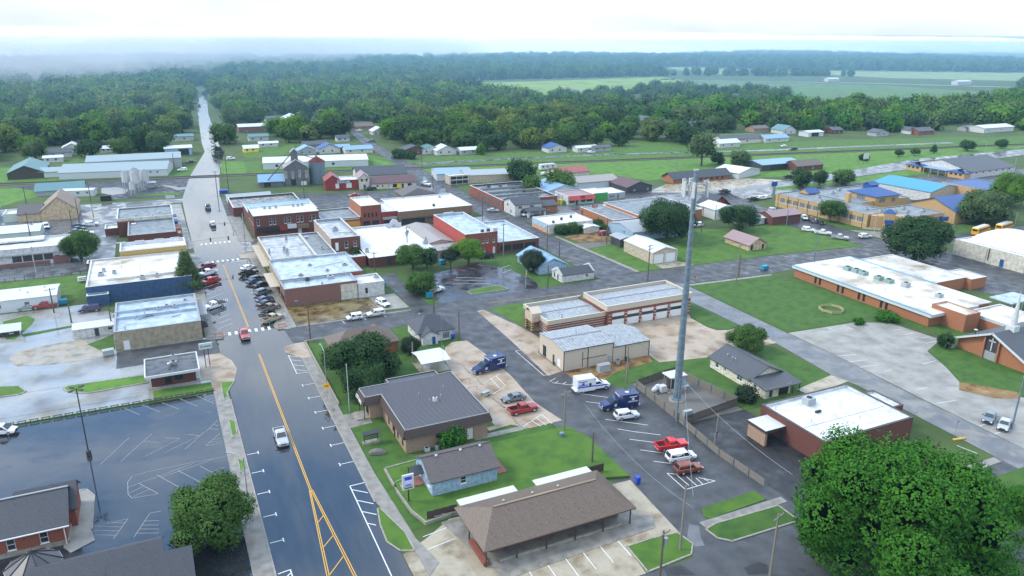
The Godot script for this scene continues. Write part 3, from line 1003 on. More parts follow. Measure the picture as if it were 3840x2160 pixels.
	# library lawn, church lot
	sheet("lawn", pv([131.2,-161.2,157.8,-159.6,163.2,-155.4,165.5,-113,162,-112,159.3,-122.4,131,-123.3]), 0.06, "lawn_deep", "broad dark lawn before the long brick library")
	sheet("footpath", pv([131.3,-162.5,160,-160.6,160,-159.4,131.3,-161.3]), 0.066, "sidewalk")
	sheet("concrete_lot", pv([130.5,-123.1,150.8,-121.6,158.5,-118,160.2,-105.4,151.2,-102,147.2,-94.5,140.4,-84.6,147.8,-79.2,150,-67,128.6,-66,129.3,-88,130.5,-108]), 0.062, "concrete", "cracked concrete church car park")
	sheet("church_lawn", pv([151.3,-101.8,160.2,-104.8,166,-112,184,-104,178,-72,147.8,-79.2,140.6,-84.6,147.4,-94.4]), 0.066, "lawn_deep", "sloping church lawn edged by the car park")
	sheet("worn_ground", pv([139.5,-86,143,-88.4,149.5,-80.2,147,-78.4,142.5,-80.6]), 0.075, "dirt_tan")
	sheet("lawn", pv([84,-62.5,128,-62.5,128,-52,84,-52]), 0.066, "lawn_deep")
	sheet("lawn", pv([131,-65.6,190,-70,190,-58,131,-60]), 0.067, "lawn")
	raised("footpath", rect(100,-66.5,121,-65), 0.12, "sidewalk")
	# library back yard
	sheet("car_park", pv([182,-163.5,232,-163,232,-118,205,-118,196,-140]), 0.05, "asphalt")

func town_paving() -> void:
	sheet("muddy_lot", pv([25.6,-188.6,46.6,-188.3,46.7,-175.6,25.8,-174.4]), 0.05, "mud", "muddy brown lot beside the painted brick side wall")
	raised("sidewalk", pv([22.6,-238,25.3,-238,25.6,-174,23.4,-173.4,20.8,-174.6,20.6,-177.2,22.6,-182]), 0.12, "sidewalk")
	raised("sidewalk", pv([19.6,-243.5,21.5,-245,26,-244.4,25.4,-238,22.6,-238,20.3,-239.6]), 0.13, "concrete_tan")
	raised("sidewalk", pv([22.3,-300,26.6,-300,26.6,-258,22,-260.5,21.6,-264,22.4,-268]), 0.12, "sidewalk")
	sheet("sidewalk", rect(25.7,-174.6,54,-173.9), 0.075, "sidewalk")
	sheet("concrete_pad", pv([46.8,-188,54,-188.4,54.2,-176.4,46.8,-176.9]), 0.06, "concrete")
	sheet("alley", pv([54.3,-206,59.2,-206,59.2,-176.2,54.6,-176]), 0.052, "asphalt")
	sheet("lawn", pv([59.3,-203,69.5,-200.6,86,-206.6,110.8,-208,111.2,-177,94,-176.2,59.3,-176.2]), 0.04, "lawn_deep")
	sheet("car_park", pv([66.5,-199.8,85.6,-206,91.6,-195,93.6,-182.8,91.6,-175.9,62,-175.9]), 0.05, "asphalt_damp", "wet purple-grey car park behind the ribbed roof")
	var li := pv([72.4,-181.7,72.7,-178.8,83.5,-179,82.4,-182.4,80,-183.3])
	raised("grass_island", li, 0.18, "lawn", "square grass island in the purple-grey car park")
	kerb_line("island_kerb", li, "kerb", 0.2,0.22, true)
	# garage block
	sheet("lawn", pv([123.2,-205.4,125.9,-178.2,133,-177.6,171,-176.2,178,-176.2,212,-171.8,208,-206,201,-207,172,-212.5,136,-208]), 0.056, "lawn", "wide mown lawn round the tan steel garage")
	sheet("footpath", pv([121.9,-224,123.2,-224,126.2,-178.4,124.8,-178.2]), 0.07, "sidewalk")
	sheet("concrete_pad", pv([134.5,-182.6,143,-182.5,145.5,-177.4,134,-177.8]), 0.07, "concrete_stained")
	sheet("gravel_drive", pv([123,-205.6,136,-208,137.6,-210,124.4,-213.8,122,-209]), 0.06, "gravel")
	sheet("dirt_yard", pv([124.6,-222.5,133,-224,140.4,-222,138,-211,126.4,-214.4]), 0.062, "dirt_tan")
	sheet("car_park", pv([121.6,-300,150,-296,215,-282,262,-283,268,-262,215,-256,180,-244,160,-240,138,-238,121.6,-247]), 0.046, "asphalt", "wide wet paved lot before the diner")
	sheet("gravel_lot", pv([196,-276,215,-288,262,-287,275,-275,252,-267,214,-268]), 0.054, "concrete_stained")
	sheet("car_park", pv([106,-322,123,-318,124,-372,112,-374]), 0.049, "asphalt_dark")
	sheet("puddle", pv([117.25,-353.73,118.16,-350.42,114.08,-330.1,110.34,-314.18,107.84,-317.64,112.29,-336.14]), 0.066, "puddle")
	for i in 4:
		sheet("puddle", PackedVector2Array([Vector2(108 + i * 2.6,-305 - i * 5), Vector2(112 + i * 2.2,-303 - i * 5), Vector2(114 + i * 2.2,-306 - i * 5), Vector2(110 + i * 2.4,-309 - i * 5)]), 0.067, "puddle")
	sheet("puddle", pv([232,-262,252,-262.5,262,-268,250,-271,240,-266]), 0.07, "puddle")
	# diner forecourt
	sheet("car_park", pv([60,-300,111,-290,111,-279,105,-278,60,-280]), 0.047, "asphalt")
	# school
	sheet("school_lawn", pv([224.6,-232,228,-231,231.5,-189,238,-180,262,-178,300,-172,300,-168.6,226,-171.6,224.2,-200]), 0.06, "lawn_deep")
	sheet("footpath", pv([224.6,-190,233,-184,241,-181,239,-173,226,-172]), 0.068, "sidewalk")
	sheet("school_yard", pv([262,-258,296,-260,372,-252,420,-250,420,-200,300,-200,268,-225]), 0.044, "asphalt")
	sheet("verge", pv([254,-262,296,-264,368,-273,368,-262,300,-256,256,-256]), 0.055, "lawn_bright")

func outer_fields() -> void:
	sheet("grass_field", pv([-400,-470,-64,-408,60,-388,126,-378,290,-350,460,-322,900,-250,900,-300,520,-345,335,-380,300,-420,250,-400,128,-398,110,-430,-60,-430,-400,-520]), 0.02, "lawn")
	sheet("grass_field", pv([122,-372,290,-344,460,-317,540,-305.5,496,-300.5,306,-280,262,-286,255,-300,214,-300,205,-318,165,-346,123,-352]), 0.022, "lawn_bright", "bright grass strip along the railway")
	sheet("grass_field", pv([128,-396,250,-382,330,-364,520,-335,520,-352,360,-386,250,-400,140,-408]), 0.026, "lawn")
	sheet("grass_field", pv([-120,-404,-42,-391,-44,-372,-60,-350,-120,-352]), 0.024, "lawn_bright")
	sheet("grass_field", pv([-71,-454.7,-64.91,-453.79,-62.89,-422.99,-62.96,-410.8,-65.42,-411.83]), 0.028, "lawn_bright")
	sheet("grass_field", pv([-50.56,-459.41,-33.26,-479.22,-31.57,-463.79,-42.66,-456.16]), 0.029, "lawn")
	sheet("grass_field", pv([32.9,-433.81,43.27,-431.34,40.42,-394.6,30.3,-395.79,27.77,-409.13]), 0.03, "lawn_bright")
	sheet("grass_field", pv([46.98,-474.94,79.81,-488.9,75.41,-450.83,54.01,-439.83,44.99,-443.51]), 0.031, "lawn")
	sheet("grass_field", pv([109.68,-413.33,117.42,-390.34,118.9,-384.6,102.32,-386.41]), 0.032, "lawn_bright")
	sheet("hay_field", pv([365.54,-990.1,368.69,-909.43,388.92,-884.38,354.87,-755.2,424.22,-737.64,468.53,-805.69,562.42,-817.11,646,-877.87,747.35,-976.32,763.87,-1055.71,617.18,-1029.78,475.04,-1011.36,405.01,-1017.24]), 0.03, "field_yellow", "pale green hay field beyond the trees")
	sheet("pasture", pv([743.79,-964.32,680.63,-888.39,631.79,-749.92,691.39,-783.02,694.44,-737.08,643.42,-639.49,681.44,-567.77,745.47,-557.04,971.1,-625.31,949.28,-779.17,837.03,-870.36]), 0.032, "field_green", "wide green pasture on the right")
	sheet("pasture", pv([1117.37,-1192.58,1550.99,-962.82,1337.48,-807.9,1271.29,-786.5,1120.65,-918.28,1095.63,-1092.07,1047.14,-1116.95]), 0.034, "field_pale", "pale strip of pasture below the far wood")
	sheet("pasture", pv([1015.22,-1384.27,1104.25,-1230.42,966.65,-1075.8,891.13,-1114.79,970.99,-1310.19]), 0.036, "field_pale")
	sheet("pasture", pv([241.34,-1903.17,307.34,-1870.04,285.63,-1727.98,219.14,-1732.68]), 0.036, "field_pale")
	sheet("pasture", pv([382.6,-2027.49,501.75,-1967.09,614.34,-1872.48,587.42,-1790.72,438.87,-1861.48,364.05,-1814.17]), 0.036, "field_pale")
	sheet("hay_field", pv([442.2,-660.23,459.11,-648.17,433.16,-612.73,421.59,-622.32]), 0.033, "lawn_bright")
	sheet("hay_field", pv([367.56,-433.3,395.26,-422.42,388.4,-407.46,353.15,-404.76,353.03,-415.79]), 0.033, "lawn_bright")
	sheet("pond", pv([470.28,-851.69,494.91,-848.86,475,-816.88,450.82,-815.05]), 0.05, "pond", "small bright pond in the hay field")
	sheet("pond", pv([733.38,-1015.88,761.6,-1012.87,738.48,-984.37,717.33,-990.91]), 0.05, "pond", "distant sliver of water at the field edge")

func hatch(n: Node3D, a: Vector2, b: Vector2, c: Vector2, d: Vector2, k: int, w := 0.11) -> void:
	# outline a-b-c-d with k cross bars from side a-d to side b-c
	stripe(n, a, b, w)
	stripe(n, c, d, w)
	stripe(n, a, d, w)
	for i in k:
		var t := (i + 0.7) / (k + 0.4)
		stripe(n, a.lerp(d, t), b.lerp(c, t), w)

func markings() -> void:
	var m := self_markings("road_markings")
	m.set_meta("label", "painted lines on the wet main street")
	# double yellow line, splitting into a turn lane
	for x in [15.08,15.32]:
		stripe(m, Vector2(x, -161), Vector2(x, -104), 0.12, "yellow_paint")
	stripe(m, Vector2(14.98,-104), Vector2(13.0,-80), 0.12, "yellow_paint")
	stripe(m, Vector2(15.16,-104), Vector2(13.3,-80), 0.12, "yellow_paint")
	stripe(m, Vector2(15.24,-104), Vector2(16.55,-80), 0.12, "yellow_paint")
	stripe(m, Vector2(15.46,-104), Vector2(16.85,-80), 0.12, "yellow_paint")
	stripe(m, Vector2(13.0,-80), Vector2(12.6,-60), 0.12, "yellow_paint")
	stripe(m, Vector2(16.7,-80), Vector2(16.9,-60), 0.12, "yellow_paint")
	for q in [[14.6,-95.4,15.6,-96.7], [14.1,-89.5,15.95,-91.6], [13.5,-83.4,16.3,-86.7]]:
		stripe(m, Vector2(q[0], q[1]), Vector2(q[2], q[3]), 0.13, "yellow_paint")
	for x in [14.95,15.2]:
		stripe(m, Vector2(x, -178.5), Vector2(x - 0.4,-234), 0.11, "yellow_paint")
	# parking ticks
	for z in [-141.4,-135.3,-129.0,-122.5,-116.0,-109.4]:
		stripe(m, Vector2(20.9, z), Vector2(23.15, z), 0.13)
		stripe(m, Vector2(20.92, z - 0.5), Vector2(20.92, z + 0.5), 0.16)
	for z in [-118.7,-112.6,-106.2,-99.9,-93.4]:
		stripe(m, Vector2(7.6, z), Vector2(9.4, z), 0.13)
		stripe(m, Vector2(9.4, z - 0.45), Vector2(9.4, z + 0.45), 0.16)
	# hatched no-parking areas
	stripe(m, Vector2(20.9,-102.6), Vector2(23.2,-102.6), 0.15)
	stripe(m, Vector2(20.93,-102.6), Vector2(20.87,-74), 0.15)
	for q in [[-101.5,2.0], [-98.4,2.0], [-95.3,1.7], [-92.2,0.95]]:
		stripe(m, Vector2(21.0, q[0]), Vector2(21.0 + q[1], q[0] + q[1] * 0.93), 0.15)
	stripe(m, Vector2(20.87,-157.7), Vector2(20.85,-147.4), 0.13)
	stripe(m, Vector2(20.85,-147.4), Vector2(23.2,-147.3), 0.13)
	for z in [-157.4,-155,-152.3,-149.6]:
		stripe(m, Vector2(20.9, z), Vector2(22.9, z + 1.6), 0.13)
	stripe(m, Vector2(9.2,-86.7), Vector2(7.6,-86.5), 0.15)
	stripe(m, Vector2(9.2,-86.7), Vector2(9.3,-80), 0.15)
	stripe(m, Vector2(9.1,-86.0), Vector2(7.6,-84.6), 0.15)
	# zebra blocks
	for i in 7:
		bx(m, "stripe", V(10.6 + i * 1.48,0.085,-175.85), V(0.62,0.02,2.1), M.white_paint)
	for i in 7:
		bx(m, "stripe", V(10.6 + i * 1.45,0.085,-238.7), V(0.62,0.02,2.1), M.white_paint)
		bx(m, "stripe", V(10.4 + i * 1.45,0.085,-261.4), V(0.62,0.02,2.0), M.white_paint)
	stripe(m, Vector2(15.6,-236.6), Vector2(22,-236.6), 0.3)
	# slanted parking bays down town
	for i in 5:
		stripe(m, Vector2(7.8,-179.5 - i * 3.4), Vector2(12.0,-182.6 - i * 3.4), 0.12)
	hatch(m, Vector2(8.6,-198.6), Vector2(8.8,-200.8), Vector2(12.6,-202), Vector2(12.6,-199.9), 6,0.1)
	for i in 16:
		stripe(m, Vector2(22.4,-180.6 - i * 3.5), Vector2(18.6,-183.6 - i * 3.5), 0.12)
	for i in 11:
		stripe(m, Vector2(7.8,-203.5 - i * 3.4), Vector2(12.0,-206.6 - i * 3.4), 0.12)
	for i in 8:
		stripe(m, Vector2(23.6 + i * 0.75,-247.2 - i * 1.9), Vector2(26.2 + i * 0.6,-247.4 - i * 1.9), 0.25)
	# side street by the white cars
	for x in [36.3,41.6,46.6]:
		stripe(m, Vector2(x, -173.6), Vector2(x + 0.2,-171.8), 0.14)
	stripe(m, Vector2(74.01,-170.89), Vector2(100.88,-169.07), 0.12, "yellow_paint", 0.08)
	stripe(m, Vector2(112.63,-203.14), Vector2(116.22,-195.53), 0.12, "yellow_paint", 0.08)
	# left car park
	var p := self_markings("car_park_lines")
	p.set_meta("label", "thin white bay lines in the wet car park")
	var y := 0.055
	for q in [pv([-4.63,-144.9,-1.87,-140.72]), pv([-1.49,-145.29,1.39,-140.43]), pv([-7.96,-145.3,-5.08,-140.97]), pv([-11.07,-145.39,-8.4,-141.21]), pv([1.44,-145.35,4.35,-140.28]), pv([2.54,-137.2,3.57,-137.08]),
			pv([-11.34,-125.07,-6.55,-132.85]), pv([-8.03,-124.91,-2.23,-129.02]), pv([-4.87,-125.02,0.95,-128.7]), pv([-1.57,-124.92,1.84,-129.82]), pv([-7.83,-130.45,-5.53,-129.04]), pv([-4.55,-130.36,-2.23,-129.02]), pv([-0.91,-129.99,0.95,-128.7]), pv([-14.31,-125.42,-10.15,-132.97]),
			pv([4.26,-119.68,-0.55,-119.91]), pv([-0.55,-119.91,-7.2,-119.94]), pv([-7.2,-119.94,-9.63,-119.47]), pv([-9.63,-119.47,-10.26,-117.92]), pv([-10.26,-117.92,-10.16,-114.34]), pv([-10.16,-114.34,-9.61,-112.95]), pv([-9.61,-112.95,-5.99,-112.59]),
			pv([-8.65,-116.88,-5.99,-112.59]), pv([2.47,-119.64,-5.52,-117.3]), pv([-0.58,-119.53,-10.17,-116.38]), pv([-6.07,-118.33,-2.77,-112.67]), pv([-3.02,-118.36,0.51,-112.49]), pv([0.25,-118.33,3.77,-112.31]), pv([-7.95,-115.82,-10.02,-114.56]), pv([-7.06,-114.53,-9.47,-113.31]), pv([3.77,-112.31,4.3,-112.38]),
			pv([1.92,-115.64,3.94,-116.33]), pv([2.7,-114.34,4.27,-115.06]), pv([3.46,-112.91,4.32,-113.3]),
			pv([-14.8,-107.47,-10.11,-107.63]), pv([-10.11,-107.63,-11.93,-103.36]), pv([-14.76,-106.64,-11.22,-105.02]), pv([-14.21,-105.36,-11.7,-104.17]), pv([-14.04,-107.3,-10.85,-105.85]), pv([-12.8,-107.75,-10.42,-106.66]), pv([-7.23,-107.76,-9.32,-102.64]), pv([-7.23,-107.76,-5.77,-107.63]), pv([-7.91,-105.98,-6.1,-105.28]), pv([-8.3,-105.14,-6.12,-104.15]), pv([-8.56,-104.26,-6.15,-103.16]), pv([-8.94,-103.39,-6.17,-102.18])]:
		stripe(p, q[0], q[1], 0.08, "coping_grey", y)
	for tri in [pv([2,-129.75,4.27,-133.23]), pv([1.62,-124.65,4.24,-128.16]), pv([1.62,-124.65,4.23,-124.44]), pv([2.32,-125.49,4.3,-125.25]), pv([2.85,-126.16,4.31,-126.24]), pv([2.65,-130.77,4.11,-129.52]), pv([3.34,-132.16,4.17,-131.07]), pv([3.37,-142.42,4.39,-142.87]), pv([2.84,-143.57,4.4,-144.02]), pv([2.01,-144.5,3.14,-145.2]), pv([3.91,-141.28,4.39,-141.74])]:
		stripe(p, tri[0], tri[1], 0.08, "coping_grey", y)
	# bank bays
	var k := self_markings("bank_bay_lines")
	for q in [pv([51.63,-75.87,48.47,-68.65]), pv([48.74,-75.68,45.72,-68.77]), pv([45.94,-75.53,45.6,-68.82]), pv([43.16,-75.28,43.07,-69.98]), pv([40.38,-75.2,40.3,-71.24]), pv([37.57,-75.08,37.59,-72.48])]:
		stripe(k, q[0], q[0] + Vector2(-0.2,5.4), 0.12, "white_paint", 0.075)
	for q in [pv([25.73,-82.97,31.17,-83.81]), pv([27.18,-85.99,31.2,-86.63])]:
		stripe(k, q[0], q[1], 0.12, "white_paint", 0.075)
	stripe(k, Vector2(57.47,-79.51), Vector2(60.77,-76.13), 0.1, "concrete_stained", 0.075)
	# street between city hall and the tower
	var s := self_markings("street_bay_lines")
	for q in [pv([68.56,-96.82,71.8,-94.17]), pv([68.27,-93.05,71.34,-90.5]), pv([68.23,-89.1,70.94,-86.94]), pv([70.98,-98.58,74.4,-95.76]), pv([68.97,-116.15,73.69,-112.01]), pv([68.55,-104.63,74.47,-99.64]), pv([68.64,-100.76,71.34,-98.18]), pv([68.83,-112.28,70.73,-110.66]),
			pv([68.09,-85.21,67.93,-80.24]), pv([67.93,-80.24,73.73,-80.24]), pv([73.73,-80.24,71.95,-82.06]), pv([68.09,-85.21,69.63,-84.13]), pv([69.19,-84.07,69.14,-80.95]), pv([70.32,-83.12,70.22,-80.31]), pv([71.47,-82.19,71.34,-80.25]), pv([72.44,-81.44,72.7,-80.55]),
			pv([67.03,-139.81,69.61,-139.57]), pv([67.03,-139.81,66.91,-125.94]), pv([66.91,-125.94,69.01,-125.74]), pv([66.65,-122.82,68.44,-123.81]), pv([66.81,-122.25,70.53,-119.08]), pv([67.38,-121.84,68.33,-122.32]), pv([68.49,-120.74,69.67,-121.31]), pv([69.77,-119.77,70.77,-120.12])]:
		stripe(s, q[0], q[1], 0.11, "white_paint", 0.06)
	for q in [pv([53.48,-127.08,58.92,-130.42]), pv([56.28,-129,56.16,-124.31]), pv([53.94,-122.44,57.25,-124.31]), pv([57.77,-129.63,57.71,-124.84]), pv([53.75,-108.48,58.81,-111.11]), pv([58.81,-111.11,58.89,-107.16]), pv([56.03,-109.66,56.59,-107.19]), pv([57.28,-110.33,57.65,-107.11]), pv([53.41,-130.29,55.07,-131.36])]:
		stripe(s, q[0], q[1], 0.1, "white_paint", 0.09)
	# church car park
	var c := self_markings("church_bay_lines")
	for q in [pv([130.33,-108.22,134.85,-107.27]), pv([130.19,-104.98,134.81,-104.17]), pv([130.12,-102.02,134.67,-101.21]), pv([133.01,-98.43,134.88,-98.14]), pv([154.99,-105.22,159.36,-105.09]), pv([156.61,-107.77,159.43,-107.71]), pv([155.34,-111.02,158.13,-110.81]), pv([155.03,-113.92,157.74,-113.77]), pv([144.21,-97.67,148.21,-97.6]), pv([131.75,-89.61,134.53,-89.19]), pv([130.11,-83.78,134.62,-83.12]), pv([129.27,-74.58,132.8,-74.52]), pv([118.96,-71.62,119.69,-68.43]), pv([128.97,-71.59,131.48,-71.43]), pv([146.55,-121.24,146.66,-118.35]), pv([141.95,-121.85,141.68,-119.16])]:
		stripe(c, q[0], q[1], 0.12, "white_paint", 0.08)
	# lot behind the ribbed roof
	var l := self_markings("back_lot_lines")
	for q in [pv([71.19,-189.58,80.95,-185.48]), pv([72.74,-192.83,81.88,-187.62]), pv([74.09,-194.76,81.23,-191.11]), pv([77.77,-201.02,79.36,-199.46]), pv([80.75,-202.12,82.39,-199.87]), pv([84.78,-204.05,85.91,-202.09]), pv([89.45,-197.54,93.33,-199.52]), pv([88.16,-193.25,92.02,-195.32])]:
		stripe(l, q[0], q[1], 0.12, "white_paint", 0.066)


# ---------------------------------------------------------------- city hall, fire station, tower and the houses near them
func build_civic_blocks() -> void:
	city_hall()
	fire_station()
	steel_shed()
	tower_compound()
	bank_building()
	blue_house()
	small_houses()
	white_roof_building()
	corner_office()

func holes_row(u0: float, n: int, step: float, v: float, w: float, h: float, kind: String) -> Array:
	var a := []
	for i in n:
		a.append([u0 + i * step, v, w, h, kind])
	return a

func city_hall() -> void:
	var p := thing("city_hall", "low brick city hall with ribbed dark metal roof and brown sloping fascia", "building", V(39.2,0,-117.5))
	# local: main block x -7.4..7.4, z -9.6..9.4; west wing x -10.2..-7.4
	var a := Node3D.new()
	a.name = "main_block"
	p.add_child(a)
	walls4(a, 14.8,18.6,3.4, M.brick_tan, {"W": holes_row(8.2,4,2.7,0.5,0.9,1.9, "v"), "S": [[11.0,0.1,1.1,2.1, "d"], [5.4,1.6,1.6,0.6, "v"]]})
	var b := Node3D.new()
	b.name = "entrance_wing"
	b.position = V(-8.4,0,-6.75)
	p.add_child(b)
	walls4(b, 2.6,3.7,3.4, M.brick_tan, {"W": [[0.9,0.1,1.9,2.3, "v"]]})
	var roof := MB.new()
	var out := pv([-7.55,9.7,7.55,9.7,7.5,-8.9,4.8,-8.6,4.8,-10.5,-5,-10.5,-5,-8.8,-10.6,-8.8,-10.5,-4.7,-7.5,-4.7])
	roof.prism(out, 4.2,4.52)
	put(p, "roof", roof.mesh(), M.seam_dark)
	var area := 1.0
	for i in out.size():
		var q0 := out[i]
		var q1 := out[(i + 1) % out.size()]
		var d := (q1 - q0).normalized()
		var n := Vector2(-d.y, d.x)
		if Geometry2D.is_point_in_polygon((q0 + q1) / 2 + n * 0.1, out):
			n = -n
		var mb := MB.new()
		var e := 0.55
		var c0 := V(q0.x + n.x * e - d.x * 0.35,3.15, q0.y + n.y * e - d.y * 0.35)
		var c1 := V(q1.x + n.x * e + d.x * 0.35,3.15, q1.y + n.y * e + d.y * 0.35)
		var t0 := V(q0.x + n.x * 0.03,4.66, q0.y + n.y * 0.03)
		var t1 := V(q1.x + n.x * 0.03,4.66, q1.y + n.y * 0.03)
		mb.quad(c0, c1, t1, t0)
		var k := V(-n.x, 0, -n.y) * 0.5
		mb.quad(c1, c0, c0 + k, c1 + k)
		put(p, "fascia", mb.mesh(), M.brown_trim)
		bx(p, "gutter", V((t0.x + t1.x) / 2 - n.x * 0.06,4.68, (t0.z + t1.z) / 2 - n.y * 0.06), V((q1 - q0).length() + 0.1,0.08,0.16), M.coping_grey, -atan2(d.y, d.x))
	ribs_z(p, -8.5,9.4, V(-7.3,4.54,0), V(7.3,4.54,0), 0.42, "seam_rib", 0.1)
	ribs_z(p, -8.5,-5.0, V(-10.4,4.54,0), V(-7.3,4.54,0), 0.42, "seam_rib", 0.1)
	lettering(p, "CITY HALL", 0.62, V(-11.16,3.6,-6.75), -PI / 2, M.white_trim, -0.35)
	vent(p, V(-1.6,4.5,-1.0), 0.9,0.07)
	vent(p, V(3.6,4.5,-2.4), 0.7,0.07)
	vent(p, V(1.8,4.5,1.2), 0.9,0.08)
	vent(p, V(-0.4,4.5,1.4), 0.5,0.06)
	hvac(p, V(0.6,4.5,1.5), V(0.7,0.8,0.6), "coping_white")
	bx(p, "downspout", V(-7.5,1.6,3.0), V(0.14,3.2,0.14), M.brown_trim)
	bx(p, "step", V(-10.8,0.15,-6.7), V(2.2,0.3,3.2), M.concrete_wall)
	bx(p, "step", V(-12.0,0.08,-6.7), V(0.5,0.16,3.2), M.concrete_wall)
	bx(p, "porch_post", V(-10.7,1.7,-4.9), V(0.14,3.1,0.14), M.brown_trim)
	bx(p, "porch_post", V(-10.7,1.7,-8.5), V(0.14,3.1,0.14), M.brown_trim)

func fire_station() -> void:
	var p := thing("fire_station", "brick fire station with tan parapet and row of white bay doors", "building", V(105,0,-148.6))
	var bays := []
	for x in [94.2,98.5,102.7,106.9,111.1]:
		bays.append([x - 92.8,0.1,3.5,3.5, "f"])
	var m := Node3D.new()
	m.name = "engine_hall"
	p.add_child(m)
	walls4(m, 24.4,10.8,5.5, M.brick_red, {"S": bays})
	for f in ["S", "N"]:
		var z := 5.4 if f == "S" else -5.4
		bx(m, "fascia", V(0,5.0, z + (0.08 if f == "S" else -0.08)), V(24.9,1.3,0.3), M.tan_metal)
	for x in [-12.25,12.25]:
		bx(m, "fascia", V(x, 5.0,0), V(0.3,1.3,10.9), M.tan_metal)
	for z in [5.45,-5.45]:
		bx(m, "coping", V(0,5.68, z), V(25.1,0.07,0.45), M.coping_tan)
	for x in [-12.3,12.3]:
		bx(m, "coping", V(x, 5.68,0), V(0.45,0.07,10.4), M.coping_tan)
	put(m, "roof", gable_mesh(24.0,10.5,4.9,0.45, "x", 0.0,0.1), M.seam_grey)
	ribs_x(m, -11.7,11.8, V(0,4.9,5.2), V(0,5.35,0.05), 0.62, "seam_grey_rib", 0.08)
	ribs_x(m, -11.7,11.8, V(0,5.35,-0.05), V(0,4.9,-5.2), 0.62, "seam_grey_rib", 0.08)
	bx(m, "ridge_cap", V(0,5.42,0), V(24,0.06,0.4), M.seam_rib)
	# pale bands and bollards between the bays
	for x in [93.5,98.1,102.3,106.5,110.7,114.9,116.8]:
		for y in [0.9,1.7,2.5,3.3]:
			bx(m, "brick_band", V(x - 105, y, 5.43), V(0.7,0.16,0.08), M.coping_tan)
	for x in [98.0,98.5,102.2,102.7,106.4,106.9,110.6,111.1]:
		tube(m, "bollard", V(x - 105,0.05,5.9), 1.1,0.1,0.1, M.coping_tan, 8)
	var w := Node3D.new()
	w.name = "office_wing"
	w.position = V(-20.0,0,-1.6)
	p.add_child(w)
	walls4(w, 15.4,12.4,3.9, M.brick_red, {"W": [[3.5,0.1,1.2,2.2, "v"], [7.4,0.9,1.1,1.5, "x"], [9.6,0.9,1.1,1.5, "x"]], "S": [[2.5,0.9,1.2,1.4, "x"], [6,0.9,1.2,1.4, "x"]]})
	for z in [6.25,-6.25]:
		bx(w, "fascia", V(0,3.55, z), V(15.9,1.0,0.3), M.tan_metal)
		bx(w, "coping", V(0,4.08, z), V(16,0.07,0.45), M.coping_tan)
	bx(w, "fascia", V(-7.75,3.55,0), V(0.3,1.0,12.3), M.tan_metal)
	bx(w, "coping", V(-7.75,4.08,0), V(0.45,0.07,12), M.coping_tan)
	for y in [0.8,1.4,2.0,2.6]:
		bx(w, "brick_band", V(0, y, 6.22), V(15.4,0.14,0.06), M.coping_tan)
		bx(w, "brick_band", V(-7.72, y, 3.8), V(0.06,0.14,3.6), M.coping_tan)
	put(w, "roof", gable_mesh(15.0,12.0,3.35,0.4, "x", 0.0,0.1), M.seam_grey)
	ribs_x(w, -7.2,7.4, V(0,3.35,5.9), V(0,3.75,0.05), 0.62, "seam_grey_rib", 0.08)
	ribs_x(w, -7.2,7.4, V(0,3.75,-0.05), V(0,3.35,-5.9), 0.62, "seam_grey_rib", 0.08)
	bx(w, "ridge_cap", V(0,3.82,0), V(15,0.06,0.4), M.seam_rib)
	hvac(w, V(-3.2,3.4,4.4), V(0.5,0.8,0.5), "coping_white")
	vent(w, V(-2.2,3.6,1.5), 1.1,0.07)
	# gabled entrance turret
	var t := Node3D.new()
	t.name = "entrance_porch"
	t.position = V(-28.6,0,-1.3)
	p.add_child(t)
	for z in [-1.5,1.5]:
		bx(t, "pier", V(-0.9,1.3, z), V(0.55,2.6,0.55), M.brick_red)
		for y in [0.6,1.2,1.8,2.4]:
			bx(t, "brick_band", V(-0.9, y, z), V(0.59,0.14,0.59), M.coping_tan)
	bx(t, "gable_box", V(0,3.7,0), V(2.4,2.2,3.9), M.tan_smooth)
	put(t, "porch_roof", gable_mesh(2.4,3.9,4.8,1.0, "x", 0.12,0.12), M.tan_metal)
	bx(p, "garden_wall", V(-27.6,0.45,8.1), V(0.3,0.8,8.6), M.cream_block)

